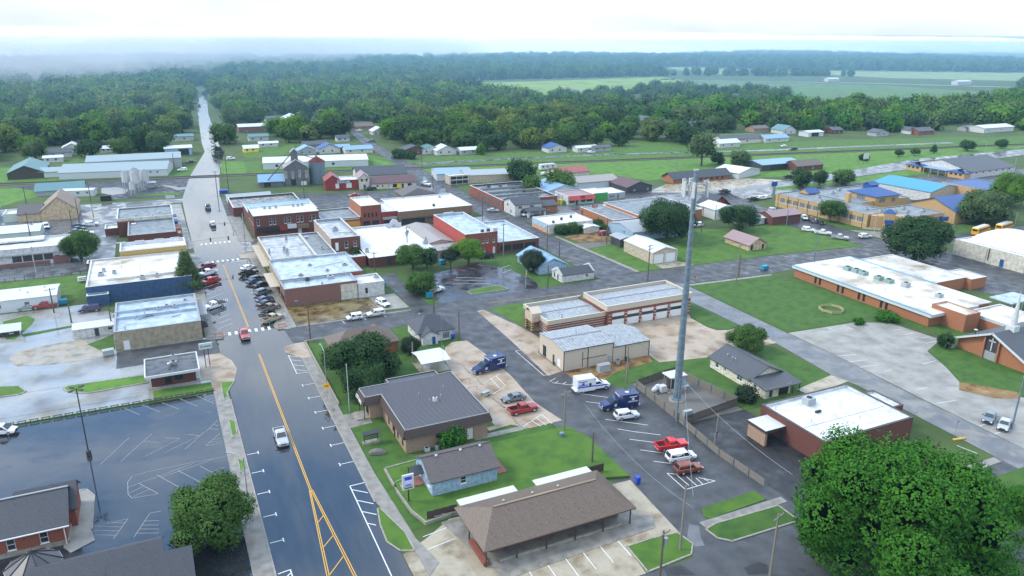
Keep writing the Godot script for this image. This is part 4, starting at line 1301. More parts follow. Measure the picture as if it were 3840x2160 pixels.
func steel_shed() -> void:
	var p := thing("steel_workshop", "tan corrugated steel workshop with grey ribbed roof and lower annexe", "building", V(77.5,0,-131.4))
	walls4(p, 12.0,11.0,4.65, M.tan_metal, {"W": [[1.6,0.05,1.6,2.6, "v"], [6.1,0.05,0.9,2.1, "b"], [8.0,0.4,1.5,1.7, "d"]]}, {}, 0.0,0.55, "x")
	var r := put(p, "roof", gable_mesh(12.0,11.0,4.68,0.6, "x", 0.12,0.1), M.seam_grey)
	ribs_x(p, -5.9,5.95, V(0,4.68,5.55), V(0,5.28,0.05), 0.75, "seam_grey_rib", 0.07)
	ribs_x(p, -5.9,5.95, V(0,5.28,-0.05), V(0,4.68,-5.55), 0.75, "seam_grey_rib", 0.07)
	bx(r, "ridge_cap", V(0,5.33,0), V(12.3,0.06,0.5), M.seam_rib)
	var x := Node3D.new()
	x.name = "annexe"
	x.position = V(10.6,0,0)
	p.add_child(x)
	walls4(x, 9.2,11.2,3.6, M.tan_metal, {}, {}, 0.0,0.85, "x")
	put(x, "roof", gable_mesh(9.2,11.2,3.64,0.9, "x", 0.12,0.1), M.seam_grey)
	ribs_x(x, -4.3,4.6, V(0,3.64,5.6), V(0,4.54,0.05), 0.75, "seam_grey_rib", 0.07)
	ribs_x(x, -4.3,4.6, V(0,4.54,-0.05), V(0,3.64,-5.6), 0.75, "seam_grey_rib", 0.07)
	for q in [-6.0,-0.2,6.0]:
		bx(p, "corner_trim", V(q, 2.3,5.53), V(0.16,4.6,0.1), M.brown_trim)
	for q in [-1.5,4.6]:
		bx(x, "corner_trim", V(q, 1.8,5.64), V(0.16,3.6,0.1), M.brown_trim)
	bx(p, "eave_trim", V(0,4.6,5.64), V(12.2,0.16,0.1), M.brown_trim)
	bx(x, "eave_trim", V(0,3.56,5.74), V(9.4,0.16,0.1), M.brown_trim)
	bx(p, "conduit", V(1.4,2.1,5.56), V(6.0,0.08,0.08), M.brown_trim)
	bx(p, "conduit", V(-1.5,2.0,5.56), V(0.1,3.4,0.08), M.brown_trim)
	bx(p, "meter_box", V(5.2,1.3,5.62), V(0.8,1.0,0.25), M.hvac)
	vent(p, V(-2.2,4.95,2.4), 0.9,0.08)
	vent(p, V(0.6,5.2,-1.2), 0.8,0.08)
	vent(x, V(-2.6,3.9,3.0), 1.0,0.08)
	var gen := thing("generator", "grey boxed generator on a pad behind the steel workshop", "generator", V(79.4,0.06,-122.9))
	bx(gen, "pad", V(0,0.08,0), V(3.2,0.16,1.9), M.concrete_wall)
	bx(gen, "housing", V(0,0.8,0), V(2.7,1.28,1.25), M.hvac)
	bx(gen, "lid", V(0,1.48,0), V(2.8,0.09,1.35), M.coping_grey)
	ac_unit(84.0,-124.6, "round air conditioner beside the meter box of the steel workshop")
	ac_unit(86.6,-124.9, "dark round drum at the annexe wall of the steel workshop", "brown_trim")
	var b := thing("gas_cylinder", "pale upright tank standing in the worn grass by the workshop", "tank", V(84.6,0.06,-121.8))
	tube(b, "shell", Vector3.ZERO, 1.0,0.22,0.22, M.coping_white)
	tube(b, "cap", V(0,1.0,0), 0.14,0.2,0.08, M.coping_white)
	var ty := MB.new()
	for i in 14:
		var a0 := TAU * i / 14
		var a1 := TAU * (i + 1) / 14
		ty.cyl(V(cos(a0) * 0.36,0.42 + sin(a0) * 0.36,0), V(cos(a1) * 0.36,0.42 + sin(a1) * 0.36,0), 0.1,0.1,6, false)
	var tire := put(self, numbered("leaning_tyre_ring"), ty.mesh(), M.rubber, V(71.2,0.06,-129.6), PI / 2)
	tag(tire, "old tyre leaning on the tan workshop wall", "tyre")

func ac_unit(x: float, z: float, label: String, mat := "hvac") -> void:
	var o := thing("air_conditioner", label, "air conditioner", V(x, 0.05, z), 0.0, "outdoor air conditioners")
	tube(o, "casing", Vector3.ZERO, 0.95,0.42,0.42, M[mat], 14)
	tube(o, "grille", V(0,0.95,0), 0.06,0.36,0.3, M.black, 14)

func board_fence(label: String, pts: PackedVector2Array, h: float, mat: String, step := 0.3, wd := 0.22) -> void:
	var p := thing("wooden_fence", label, "fence", V(pts[0].x, 0.05, pts[0].y))
	for i in pts.size() - 1:
		var a := pts[i] - pts[0]
		var b := pts[i + 1] - pts[0]
		var d := b - a
		var turn := -atan2(d.y, d.x)
		var n := int(d.length() / step)
		for k in n:
			var q := a.lerp(b, (k + 0.5) / n)
			var hh := h + 0.05 * sin(k * 2.3)
			bx(p, "slat", V(q.x, hh / 2, q.y), V(wd, snappedf(hh, 0.04), 0.03), M[mat], turn)
		var nrm := Vector2(-d.y, d.x).normalized() * 0.06
		for y in [0.35, h - 0.35]:
			bx(p, "rail", V((a.x + b.x) / 2 + nrm.x, y, (a.y + b.y) / 2 + nrm.y), V(d.length(), 0.09,0.05), M[mat], turn)
		var np := maxi(2, int(d.length() / 3.0))
		for k in np + 1:
			var q := a.lerp(b, float(k) / np) + nrm * 2.0
			tube(p, "post", V(q.x, 0, q.y), h + 0.12,0.06,0.06, M.galvanized, 8)

func tower_compound() -> void:
	board_fence("long grey picket fence on the street side of the tower compound", pv([81.1,-113.1,80.2,-96.6]), 1.75, "wood_grey")
	board_fence("weathered board fence on the workshop side of the tower compound", pv([81.2,-113.3,91.8,-115.3]), 1.75, "wood_dark")
	board_fence("grey board fence facing the cream house behind the tower", pv([91.9,-115.2,94.4,-99.1]), 1.75, "wood_grey")
	board_fence("dark board fence between the tower compound and the black drive", pv([94.2,-98.9,81.0,-97.0]), 1.75, "wood_dark")
	board_fence("low grey picket fence running on beside the black drive", pv([80.2,-96.4,79.2,-86,79.7,-75.8]), 1.35, "wood_grey")
	var t := thing("cell_tower", "tall grey-blue tapered steel monopole with antenna panels at its top", "tower", V(85.2,0.05,-105.6))
	tube(t, "footing", Vector3.ZERO, 0.35,1.6,1.5, M.concrete_wall, 20)
	var mb := MB.new()
	var hs := [0.3,11.0,22.0,33.0,44.2]
	var rs := [0.76,0.65,0.55,0.45,0.36]
	for i in 4:
		mb.cyl(V(0, hs[i], 0), V(0, hs[i + 1] + 0.15,0), rs[i], rs[i + 1] * 1.02,14, i == 3)
	put(t, "mast", mb.mesh(), M.galvanized)
	for i in 3:
		tube(t, "slip_joint", V(0, hs[i + 1] - 0.4,0), 0.9, rs[i + 1] + 0.05, rs[i + 1] + 0.04, M.galvanized, 14)
	tube(t, "base_flange", V(0,0.3,0), 0.25,1.2,1.2, M.galvanized, 18)
	bx(t, "hand_hole", V(-0.2,1.6,0.66), V(0.4,0.9,0.15), M.dark_trim)
	bx(t, "hand_hole", V(0.1,36.4,0.42), V(0.3,0.8,0.12), M.dark_trim)
	bar(t, "cable_run", V(0.75,2,-0.7), V(0.35,42,-0.35), 0.09, M.dark_trim)
	tube(t, "cap", V(0,44.3,0), 0.3,0.52,0.5, M.coping_grey, 14)
	# three arms of panels
	for k in 3:
		var ang := deg_to_rad(205.0 + k * 120.0)
		var arm := Node3D.new()
		arm.name = "antenna_arm"
		arm.position = V(0,41.2,0)
		arm.rotation.y = ang
		t.add_child(arm, true)
		bar(arm, "stand_off", V(0,0.9,0), V(1.85,0.9,0), 0.1, M.steel)
		bar(arm, "stand_off", V(0,-0.9,0), V(1.85,-0.9,0), 0.1, M.steel)
		for y in [-0.9,0.9]:
			bar(arm, "cross_bar", V(1.85, y, -1.2), V(1.85, y, 1.2), 0.06, M.steel)
		for z in [-1.1,0.0,1.1]:
			bar(arm, "mount_pipe", V(1.95,-1.6, z * 0.8), V(1.95,1.7, z * 0.8), 0.06, M.steel)
		for z in [-1.1,1.1]:
			bx(arm, "antenna_panel", V(2.2,0.1, z * 0.8), V(0.28,2.7,0.55), M.coping_white)
		bx(arm, "radio_unit", V(1.6,0.9,-0.8), V(0.35,0.9,0.5), M.hvac)
		bx(arm, "radio_unit", V(1.6,-0.6,0.7), V(0.35,0.8,0.5), M.hvac)
		bx(arm, "radio_unit", V(1.65,1.2,0.1), V(0.4,0.6,0.5), M.coping_white)
	var pt := thing("propane_tank", "white horizontal propane tank inside the tower fence", "tank", V(83.6,0.07,-110.2), 0.55)
	bx(pt, "pad", V(0,0.06,0), V(3.2,0.12,1.3), M.concrete_wall)
	var pm := MB.new()
	pm.cyl(V(-1.1,0.75,0), V(1.1,0.75,0), 0.5,0.5,14, false)
	for s in [-1.0,1.0]:
		pm.cyl(V(1.1 * s, 0.75,0), V(1.32 * s, 0.75,0), 0.5,0.42,14, false)
		pm.cyl(V(1.32 * s, 0.75,0), V(1.45 * s, 0.75,0), 0.42,0.2,14, true)
	put(pt, "vessel", pm.mesh(), M.coping_white)
	tube(pt, "dome", V(0,1.22,0), 0.2,0.22,0.2, M.coping_white)
	for s in [-0.8,0.8]:
		bx(pt, "saddle", V(s, 0.22,0), V(0.18,0.3,0.7), M.steel)
	var eq := thing("equipment_shelter", "white-roofed equipment shelter with wire rack behind the monopole", "shelter", V(87.6,0.07,-110.0))
	bx(eq, "slab", V(0,0.08,0), V(4.6,0.16,3.4), M.concrete_wall)
	for q in [[-1.5,-1.1], [1.7,-1.1], [-1.5,1.2], [1.7,1.2]]:
		bx(eq, "post", V(q[0], 1.6, q[1]), V(0.12,3.0,0.12), M.steel)
	bx(eq, "canopy", V(0.1,3.16,0.05), V(4.0,0.16,3.0), M.coping_white)
	bx(eq, "cabinet", V(-0.7,1.1,-0.2), V(1.0,1.9,1.0), M.brown_trim)
	bx(eq, "cabinet", V(0.7,1.0,0.1), V(1.1,1.7,1.0), M.hvac)
	bx(eq, "solar_panel", V(1.6,1.6,1.3), V(0.9,1.6,0.08), M.sky_tin_roof)
	bx(eq, "ice_bridge", V(0.4,1.2,2.1), V(3.2,0.1,0.6), M.steel)
	bx(eq, "generator_box", V(-2.9,0.8,0.4), V(1.3,1.3,1.1), M.coping_white)
	var sg := thing("equipment_cabinet", "low grey utility cabinet near the corner pole of the tower fence", "cabinet", V(82.9,0.07,-99.3))
	bx(sg, "housing", V(0,0.7,0), V(1.8,1.2,0.7), M.hvac)
	bx(sg, "door", V(-0.45,0.7,0.37), V(0.8,1.0,0.05), M.coping_grey)
	bx(sg, "door", V(0.45,0.7,0.37), V(0.8,1.0,0.05), M.coping_grey)

func bank_building() -> void:
	var p := thing("brick_office", "long brick office under a wide brown hipped shingle roof", "building", V(44.0,0.1,-81.4))
	var h := Node3D.new()
	h.name = "brick_block"
	h.position = V(0.6,0,-0.9)
	p.add_child(h)
	walls4(h, 20.4,6.6,2.75, M.brick_dark, {"S": [[1.0,0.7,0.35,1.6, "x"], [2.2,0.7,0.35,1.6, "x"], [3.4,0.7,0.35,1.6, "x"]], "W": [[2.6,0.0,1.0,2.1, "b"], [4.4,0.5,1.4,1.6, "v"]]})
	put(p, "roof", hip_mesh(23.0,10.2,2.85,2.45,0.3, "x", 3.6,0.2), M.brown_shingle)
	bx(p, "soffit", V(0,2.62,0), V(23.0,0.06,10.2), M.brown_trim)
	bx(p, "ridge_cap", V(0,5.33,0), V(16.2,0.07,0.34), M.tan_shingle)
	for i in 6:
		bx(p, "porch_post", V(-11.3 + i * 4.5,1.3,4.9), V(0.16,2.6,0.16), M.brown_trim)
	bx(p, "porch_post", V(-11.3,1.3,-1.0), V(0.16,2.6,0.16), M.brown_trim)
	bx(p, "planter", V(-11.2,0.3,2.0), V(0.7,0.55,5.4), M.brick_red)
	bx(p, "kerb_wall", V(0.8,0.16,4.6), V(20,0.3,0.3), M.concrete_wall)
	for x in [-6.0,-1.5,2.6]:
		vent(p, V(x, 4.7,-1.2), 0.35,0.12)
	for q in [[33.3,42.4, "white flat walkway canopy at the left end behind the brown hip roof"], [45.6,55.1, "white flat walkway canopy at the right end behind the brown hip roof"]]:
		var c := thing("walkway_canopy", q[2], "canopy", V((q[0] + q[1]) / 2,0.1,-87.9))
		bx(c, "canopy_roof", V(0,2.5,0), V(q[1] - q[0], 0.16,1.7), M.coping_white)
		for x in [-0.45,0.0,0.45]:
			bx(c, "post", V(x * (q[1] - q[0]), 1.2,-0.7), V(0.12,2.4,0.12), M.coping_white)
	var f := thing("panel_fence", "dark brown panel fence below the pale blue house lawn", "fence", V(31.2,0,-89.2))
	for i in 4:
		bx(f, "panel", V(-1.75 + i * 1.16,1.0,0), V(1.12,1.3,0.06), M.brown_trim, -0.11)
	bx(f, "footing", V(0,0.3,0.06), V(4.7,0.6,0.3), M.concrete_wall, -0.11)
	var f2 := thing("panel_fence", "dark fence panel beside the right end of the white canopy", "fence", V(57.2,0,-89.6))
	for i in 3:
		bx(f2, "panel", V(-1.1 + i * 1.1,0.9,0), V(1.06,1.8,0.06), M.brown_trim)

func blue_house() -> void:
	var p := gable_house("blue_house", "pale blue cottage with dark shingle gable roof and small porch", 31.5,-101.9,42.2,-94.2,2.7,2.0, "x", "pale_blue", "taupe_shingle", {"over": 0.4, "ridge": "taupe_shingle",
		"holes": {"S": [[4.6,0.9,0.95,1.2, "w"]], "W": [[0.9,0.9,0.9,1.3, "w"], [3.2,0.0,0.9,2.0, "d"], [5.6,0.8,0.9,1.4, "w"]], "E": [[2.5,0.9,1.0,1.2, "w"]]}})
	p.position.y = 0.42
	for x in [-4.5,3.6]:
		bx(p, "board_panel", V(x + 0.2,1.4,3.87), V(1.9,1.3,0.04), M.pale_blue)
	for x in [-3.4,0.6,3.9]:
		vent(p, V(x, 4.2,0.4), 0.55,0.16)
	var q := Node3D.new()
	q.name = "porch"
	q.position = V(-6.3,0,-1.1)
	p.add_child(q)
	put(q, "porch_roof", gable_mesh(1.9,2.4,2.1,0.55, "x", 0.15,0.1), M.charcoal_shingle)
	for z in [-1.1,1.1]:
		bx(q, "post", V(-0.85,1.05, z), V(0.12,2.1,0.12), M.dark_trim)
	bx(q, "porch_floor", V(0,0.08,0.1), V(2.3,0.16,2.6), M.brick_paver)
	bx(p, "back_patio", V(6.6,0.07,0.6), V(2.4,0.14,3.6), M.brick_paver)
	var e := Node3D.new()
	e.name = "side_awning"
	e.position = V(5.9,2.1,-2.2)
	p.add_child(e)
	bx(e, "awning_sheet", V(0,0,0), V(1.0,0.08,2.2), M.coping_white)
	# pole sign on the lawn
	var s := thing("pole_sign", "white panel sign with blue picture on a black post by the footway", "sign", V(27.9,0.4,-94.6))
	tube(s, "post", Vector3.ZERO, 2.3,0.1,0.1, M.black, 8)
	bx(s, "cabinet", V(0,3.3,0), V(1.75,2.5,0.28), M.coping_white)
	bx(s, "picture", V(0,3.95,0.15), V(1.1,0.55,0.02), M.sign_blue)
	bx(s, "picture", V(0,3.35,0.15), V(1.1,0.6,0.02), M.sign_lilac)
	bx(s, "divider", V(0,2.62,0.15), V(1.6,0.05,0.02), M.dark_trim)
	for y in [2.9,2.78]:
		bx(s, "text_line", V(0, y, 0.15), V(0.9,0.07,0.02), M.sign_blue)
	bx(s, "text_line", V(0,2.33,0.15), V(1.25,0.2,0.02), M.dark_trim)

func small_houses() -> void:
	# white house with a dark hipped roof at the corner
	var p := gable_house("white_house", "white cottage with charcoal hipped roof at the street corner", 48.9,-160.7,56.8,-152.2,2.6,2.6, "x", "white_wall", "charcoal_shingle", {"hip": true, "inset": 3.4, "over": 0.5,
		"holes": {"W": [[2.2,0.8,0.8,1.5, "w"], [5.6,0.8,0.8,1.5, "w"]], "S": [[5.6,0.5,1.6,1.4, "x"]]}})
	var w := Node3D.new()
	w.name = "side_wing"
	w.position = V(-1.8,0,4.6)
	p.add_child(w)
	gable_part(w, 3.6,2.2,2.5,1.1, "z", "white_wall", "charcoal_shingle", {"over": 0.35, "holes": {"S": [[2.2,0.0,0.8,1.9, "u"]]}})
	vent(p, V(-2,4.6,-1.2), 0.6,0.12)
	# brown-roofed brick house behind the dark tree
	var q := gable_house("brick_house", "brown hip-roofed brick house half hidden by the dark tree", 29.3,-158.0,43.2,-150.2,2.7,2.6, "x", "brick_orange", "brown_shingle", {"hip": true, "inset": 4.2, "over": 0.5, "holes": {"W": [[2.6,0.8,1.0,1.4, "w"]], "S": [[1.5,0.8,1.2,1.4, "w"]]}})
	bx(q, "chimney", V(3.2,4.2,-1.4), V(0.7,1.4,0.7), M.brick_orange)
	# metal carport
	var c := thing("carport", "open carport with shiny white metal roof behind city hall", "carport", V(47.3,0,-139.8))
	put(c, "canopy_roof", gable_mesh(6.2,6.6,2.45,0.55, "x", 0.1,0.08), M.white_tin_roof)
	ribs_x(c, -2.9,3.0, V(0,2.47,3.3), V(0,3.02,0.05), 0.55, "seam_white_rib", 0.06)
	for a in [[-2.9,-3.1], [2.9,-3.1], [-2.9,3.1], [2.9,3.1], [0.6,3.1]]:
		bx(c, "post", V(a[0], 1.2, a[1]), V(0.1,2.4,0.1), M.steel)
	bx(c, "floor_slab", V(0,0.06,0), V(6.4,0.12,6.8), M.concrete_stained)
	# antenna mast beside the carport
	var am := thing("lattice_mast", "thin ladder-like radio mast rising beside the carport", "mast", V(48.6,0,-135.9))
	for s in [-0.2,0.2]:
		bar(am, "rail", V(s, 0,0), V(s, 6.2,0), 0.03, M.steel)
	for i in 15:
		bar(am, "rung", V(-0.2,0.4 + i * 0.4,0), V(0.2,0.4 + i * 0.4,0), 0.02, M.steel)
	tube(am, "whip", V(-0.2,6.2,0), 7.0,0.03,0.02, M.steel, 6)
	# cream house right of the tower
	var h := gable_house("cream_house", "cream bungalow with slate gable roof beside the tower compound", 101.0,-115.2,109.8,-103.3,2.5,2.0, "z", "cream", "slate_shingle", {"over": 0.5, "ridge": "slate_shingle",
		"holes": {"W": [[1.6,0.8,1.0,1.4, "w"], [4.2,1.0,0.7,0.9, "w"], [8.2,0.8,1.5,1.4, "w"]], "S": [[6.2,0.7,1.0,1.3, "w"]]}})
	var k := Node3D.new()
	k.name = "rear_extension"
	k.position = V(-1.2,0,8.2)
	p = h
	h.add_child(k)
	walls4(k, 6.4,4.4,2.3, M.cream, {"W": [[1.0,0.7,0.9,1.2, "w"]], "S": [[1.0,0.1,0.9,2.0, "b"], [3.4,0.0,2.6,1.9, "o"]]})
	var es := MB.new()
	es.slab([V(-3.7,2.15,2.8), V(5.6,2.15,2.8), V(5.6,2.75,-2.2), V(-3.7,2.75,-2.2)], 0.15)
	put(k, "porch_roof", es.mesh(), M.slate_shingle)
	for x in [3.6,5.3]:
		bx(k, "porch_post", V(x, 1.05,2.5), V(0.12,2.1,0.12), M.dark_trim)
	for z in [-3.0,-1.4,-0.6]:
		vent(h, V(-2.6,3.3, z), 0.6,0.1)
	ac_unit(99.4,-101.4, "round air conditioner behind the cream house")

func white_roof_building() -> void:
	var p := flat_block("brick_hall", "low brown brick hall with bright white membrane roof", 92.6,-91.2,113.4,-76.6,4.3, "brick_dark", "white_membrane", {"par": 0.55, "cope": "coping_dark", "inner": "white_membrane", "holes": {"W": [[5.2,0.1,1.0,2.1, "b"]]}})
	var q := Node3D.new()
	q.name = "side_bay"
	q.position = V(11.7,0,-0.1)
	p.add_child(q)
	flat_part(q, 2.6,6.6,4.2, "brick_dark", "white_membrane", {"par": 0.4, "cope": "coping_dark"})
	var r := Node3D.new()
	r.name = "entrance_canopy"
	r.position = V(-12.6,0,-3.4)
	p.add_child(r)
	bx(r, "canopy_roof", V(0,2.8,0), V(4.6,0.5,4.6), M.brown_trim)
	bx(r, "canopy_top", V(0,3.07,0), V(4.5,0.05,4.5), M.coping_white)
	bx(r, "pier", V(-1.9,1.3,0), V(0.5,2.6,4.2), M.brick_tan)
	for q2 in [[-2.2,-2.4,0.0]]:
		hvac(p, V(-1.6,3.75,-4.8), V(1.9,1.3,1.5))
	bx(p, "duct", V(-2.6,4.0,-1.6), V(1.2,0.3,0.4), M.black)
	vent(p, V(-6.2,3.75,0.4), 0.6,0.08)
	vent(p, V(2.4,3.75,3.0), 0.5,0.08)
	vent(p, V(-8.6,3.75,-5.6), 0.5,0.08)
	bx(p, "membrane_seam", V(0.5,3.76,1.5), V(19.0,0.03,0.18), M.coping_grey)

func corner_office() -> void:
	# the tiled and turreted roofs at the lower left corner
	var p := thing("brick_restaurant", "red brick building with dark slate cross-gabled roof at the lower left", "building", V(-31.2,0,-109.6))
	walls4(p, 27.6,9.4,3.3, M.brick_red, {"S": [[20.6,0.9,1.0,1.7, "w"], [24.4,0.9,1.0,1.7, "w"]], "E": [[6.6,0.4,1.3,1.9, "w"]]})
	bx(p, "plinth", V(0,0.35,0), V(27.9,0.7,9.7), M.concrete_wall)
	put(p, "roof", gable_mesh(27.6,9.4,3.34,2.8, "x", 0.5,0.18), M.charcoal_shingle)
	bx(p, "ridge_cap", V(0,6.2,0), V(28.6,0.1,0.3), M.coping_grey)  # pale strip added to suggest light caught on the back roof slope
	bx(p, "gutter", V(0,3.05,5.25), V(28.6,0.14,0.14), M.white_trim)
	var g := Node3D.new()
	g.name = "east_gable"
	g.position = V(11.2,0,-2.4)
	p.add_child(g)
	gable_part(g, 7.0,6.4,3.3,2.3, "x", "brick_red", "charcoal_shingle", {"over": 0.4})
	bx(p, "downspout", V(13.6,1.6,4.95), V(0.12,3.1,0.12), M.white_trim)
	vent(p, V(-2.0,4.6,2.6), 0.4,0.2)
	var t := thing("turret", "many-sided turret roof with dark metal ribs at the bottom left", "turret", V(-20.2,0,-96.6))
	var wb := MB.new()
	var rb := MB.new()
	var n := 10
	for i in n:
		var a0 := TAU * i / n
		var a1 := TAU * (i + 1) / n
		var d0 := V(cos(a0), 0, sin(a0))
		var d1 := V(cos(a1), 0, sin(a1))
		wb.quad(d1 * 2.8, d0 * 2.8, d0 * 2.8 + V(0,3.4,0), d1 * 2.8 + V(0,3.4,0))
		rb.tri(d1 * 3.3 + V(0,3.4,0), d0 * 3.3 + V(0,3.4,0), V(0,5.4,0))
		bar(t, "roof_rib", d0 * 3.32 + V(0,3.44,0), V(0,5.44,0), 0.06, M.black)
		bx(t, "window", (d0 + d1) * 1.36 + V(0,2.3,0), V(1.0,1.0,0.08), M.glass, PI / 2 - (a0 + a1) / 2)
		bx(t, "gutter", (d0 + d1) * 1.58 + V(0,3.36,0), V(2.05,0.18,0.14), M.white_trim, PI / 2 - (a0 + a1) / 2)
	put(t, "wall", wb.mesh(), M.white_wall)
	put(t, "roof", rb.mesh(), M.seam_dark)
	tube(t, "finial", V(0,5.3,0), 0.3,0.35,0.2, M.black)
	var q := thing("shingled_house", "dark shingle cross-gabled roof with cream trim at the lower edge", "building", V(-12.6,0,-92.0))
	gable_part(q, 13.6,9.0,3.2,2.7, "x", "brick_red", "charcoal_shingle", {"over": 0.5})
	var e := Node3D.new()
	e.name = "front_gable"
	e.position = V(5.8,0,2.3)
	q.add_child(e)
	gable_part(e, 8.8,7.0,3.0,2.4, "x", "brick_red", "charcoal_shingle", {"over": 0.4})
	raised("footpath", pv([-18,-118.4,-16,-118.3,-14.9,-116,-14.8,-107,-14.2,-104,-17,-102.4,-18,-104]), 0.14, "concrete", "kerbed concrete path round the slate-roofed building")
	kerb_line("kerb", pv([-18,-118.5,-16,-118.4,-14.8,-116,-14.7,-107]), "kerb", 0.25,0.2)


# ---------------------------------------------------------------- shops on the left of the main street
func sub(p: Node3D, called: String, at: Vector3) -> Node3D:
	var n := Node3D.new()
	n.name = called
	n.position = at
	p.add_child(n, true)
	return n

func shop_front(w: float, n: int) -> Array:
	var a := []
	for i in n:
		a.append([0.6 + i * (w - 0.8) / n, 0.5, (w - 0.8) / n - 0.5,2.0, "s"])
	return a

func build_downtown_west() -> void:
	var p := flat_block("tan_shop", "tan block shop row with wide bare side wall and stepped pale roof", -12.9,-195.9,4.8,-175.2,4.5, "tan_block", "blue_membrane", {"cope": "coping_grey", "holes": {"S": [[1.5,0.1,1.3,2.2, "d"]], "E": shop_front(20,5)}, "mats": {"E": "brick_dark"}})
	for z in [3.2,7.6]:
		bx(p, "roof_wall", V(0,4.35, z - 6.4), V(17.2,0.7,0.3), M.blue_membrane)
	for q in [[2.2,-3.4], [3.9,-2.4], [0.4,-2.2], [6.4,-5.6]]:
		hvac(p, V(q[0], 4.06, q[1]), V(0.9,0.7,0.8))
	for q in [[-6.6,8.2], [-4.6,2.5], [-2.6,-0.5], [4.6,-0.2]]:
		vent(p, V(q[0], 4.05, q[1]), 0.8,0.12)
	bx(p, "roof_pipe", V(-2.4,4.3,2.4), V(3.4,0.12,0.12), M.dark_trim, 0.5)
	bx(p, "roof_pipe", V(4.0,4.3,4.2), V(2.2,0.12,0.12), M.dark_trim, 0.4)
	bx(p, "stucco_patch", V(6.0,4.52,-5.0), V(5.6,0.02,2.2), M.coping_grey)
	var aw := MB.new()
	for i in 8:
		var a0 := PI / 2 * i / 8
		var a1 := PI / 2 * (i + 1) / 8
		aw.quad(V(sin(a0) * 1.5, cos(a0) * 1.8,2.2), V(sin(a1) * 1.5, cos(a1) * 1.8,2.2), V(sin(a1) * 1.5, cos(a1) * 1.8,-2.2), V(sin(a0) * 1.5, cos(a0) * 1.8,-2.2))
		aw.tri(V(0,0,2.2), V(sin(a1) * 1.5, cos(a1) * 1.8,2.2), V(sin(a0) * 1.5, cos(a0) * 1.8,2.2))
	put(p, "awning", aw.mesh(), M.dark_trim, V(8.85,1.9,6.0))
	bx(p, "flat_awning", V(9.8,2.9,-3), V(1.9,0.14,10), M.coping_grey)
	var an := gable_house("white_annexe", "small white lean-to shed with pale metal roof beside the tan shop row", -21.7,-191.2,-13.2,-186.9,2.3,0.5, "x", "white_wall", "white_tin_roof", {"cat": "shed", "over": 0.25, "holes": {"S": [[4.2,0.0,0.9,1.9, "b"], [7.0,1.2,0.8,0.6, "v"]]}})
	var wf := sub(an, "window_lean", V(5.0,0,-4.4))
	bx(wf, "panel", V(0,1.4,0), V(3.0,2.8,0.15), M.white_trim)
	bx(wf, "pane", V(0,1.5,0.09), V(2.4,2.2,0.05), M.glass_pale)
	# kiosk on the wet drive
	var k := thing("drive_in_kiosk", "flat-roofed brick drive-in kiosk with white fascia on the wet drive", "kiosk", V(-2.1,0.05,-155.2))
	walls4(k, 8.2,5.4,2.9, M.brick_dark, {"S": [[2.4,0.2,1.3,2.2, "s"], [4.2,0.8,1.6,1.4, "s"]], "E": [[1.0,0.8,3.2,1.5, "s"]]})
	bx(k, "roof", V(-0.1,3.05,0), V(9.6,0.1,9.2), M.dark_membrane)
	for z in [-4.65,4.65]:
		bx(k, "fascia", V(-0.1,3.05, z), V(10.0,0.5,0.25), M.coping_white)
	for x in [-4.98,4.78]:
		bx(k, "fascia", V(x, 3.05,0), V(0.25,0.5,9.05), M.coping_white)
	hvac(k, V(0.4,3.1,-1.6), V(0.8,1.5,0.8))
	hvac(k, V(0.3,3.1,-0.3), V(1.3,0.6,0.9), "coping_grey")
	vent(k, V(-0.5,3.1,0.6), 0.7,0.25)
	bx(k, "kerb", V(0.2,0.1,3.3), V(9.2,0.2,0.4), M.kerb)
	bx(k, "drink_board", V(4.4,1.2,1.8), V(0.3,1.4,0.9), M.coping_white)
	# blue-walled building
	var b := flat_block("blue_shop", "long shop building with deep blue side wall and cream flat roof", -20.0,-237.6,5.0,-211.0,4.8, "blue_wall", "white_membrane_stained", {"holes": {"E": shop_front(26,6)}, "mats": {"E": "brick_dark", "W": "brick_dark"}})
	bx(b, "roof_wall", V(2.0,4.7,8.2), V(20,0.5,0.3), M.white_membrane)
	bx(b, "roof_deck", V(-6.2,4.42,0.2), V(12.4,0.12,13.0), M.white_membrane)
	for q in [[-9.4,3.0,1.4], [-8.8,-0.6,0.9], [-6.2,2.4,1.0], [0.6,10.2,1.2], [4.2,9.8,0.8]]:
		hvac(b, V(q[0], 4.36, q[1]), V(q[2], 1.0, q[2]))
	vent(b, V(-4.6,4.36,-3.2), 0.7,0.1)
	var bl := sub(b, "low_corner", V(-10.0,0,14.2))
	flat_part(bl, 5.0,2.2,3.0, "blue_wall", "green_tin_roof", {"par": 0.1})
	var lw := flat_block("low_shop", "low grey-roofed brick back room beside the yellow brick wall", -21.2,-241.4,-12.6,-237.7,3.8, "brick_red", "grey_membrane", {})
	var y := flat_block("yellow_shop", "tall yellow brick shop with blank side wall above the cream roof", -12.5,-248.2,5.2,-238.0,6.3, "brick_yellow", "white_membrane", {"par": 0.9, "holes": {"E": shop_front(10,2)}})
	for x in [-8.6,-3.6,1.8,6.2]:
		bx(y, "parapet_step", V(x, 6.45,-5.0), V(2.6,0.3,0.34), M.coping_white)
	bx(y, "roof_stain", V(1.0,5.42,1.4), V(13.5,0.02,2.0), M.wet_roof)
	var g2 := flat_block("brick_shop", "dark brick shop with stepped parapet and wet slate-grey roof", -10.8,-283.4,3.3,-262.2,5.0, "brick_dark", "grey_membrane", {"cope": "coping_grey", "holes": {"E": shop_front(20,5)}})
	for x in [-5.2,-1.6,2.0,5.4]:
		bx(g2, "parapet_step", V(x, 5.12,10.45), V(2.2,0.28,0.34), M.coping_white)
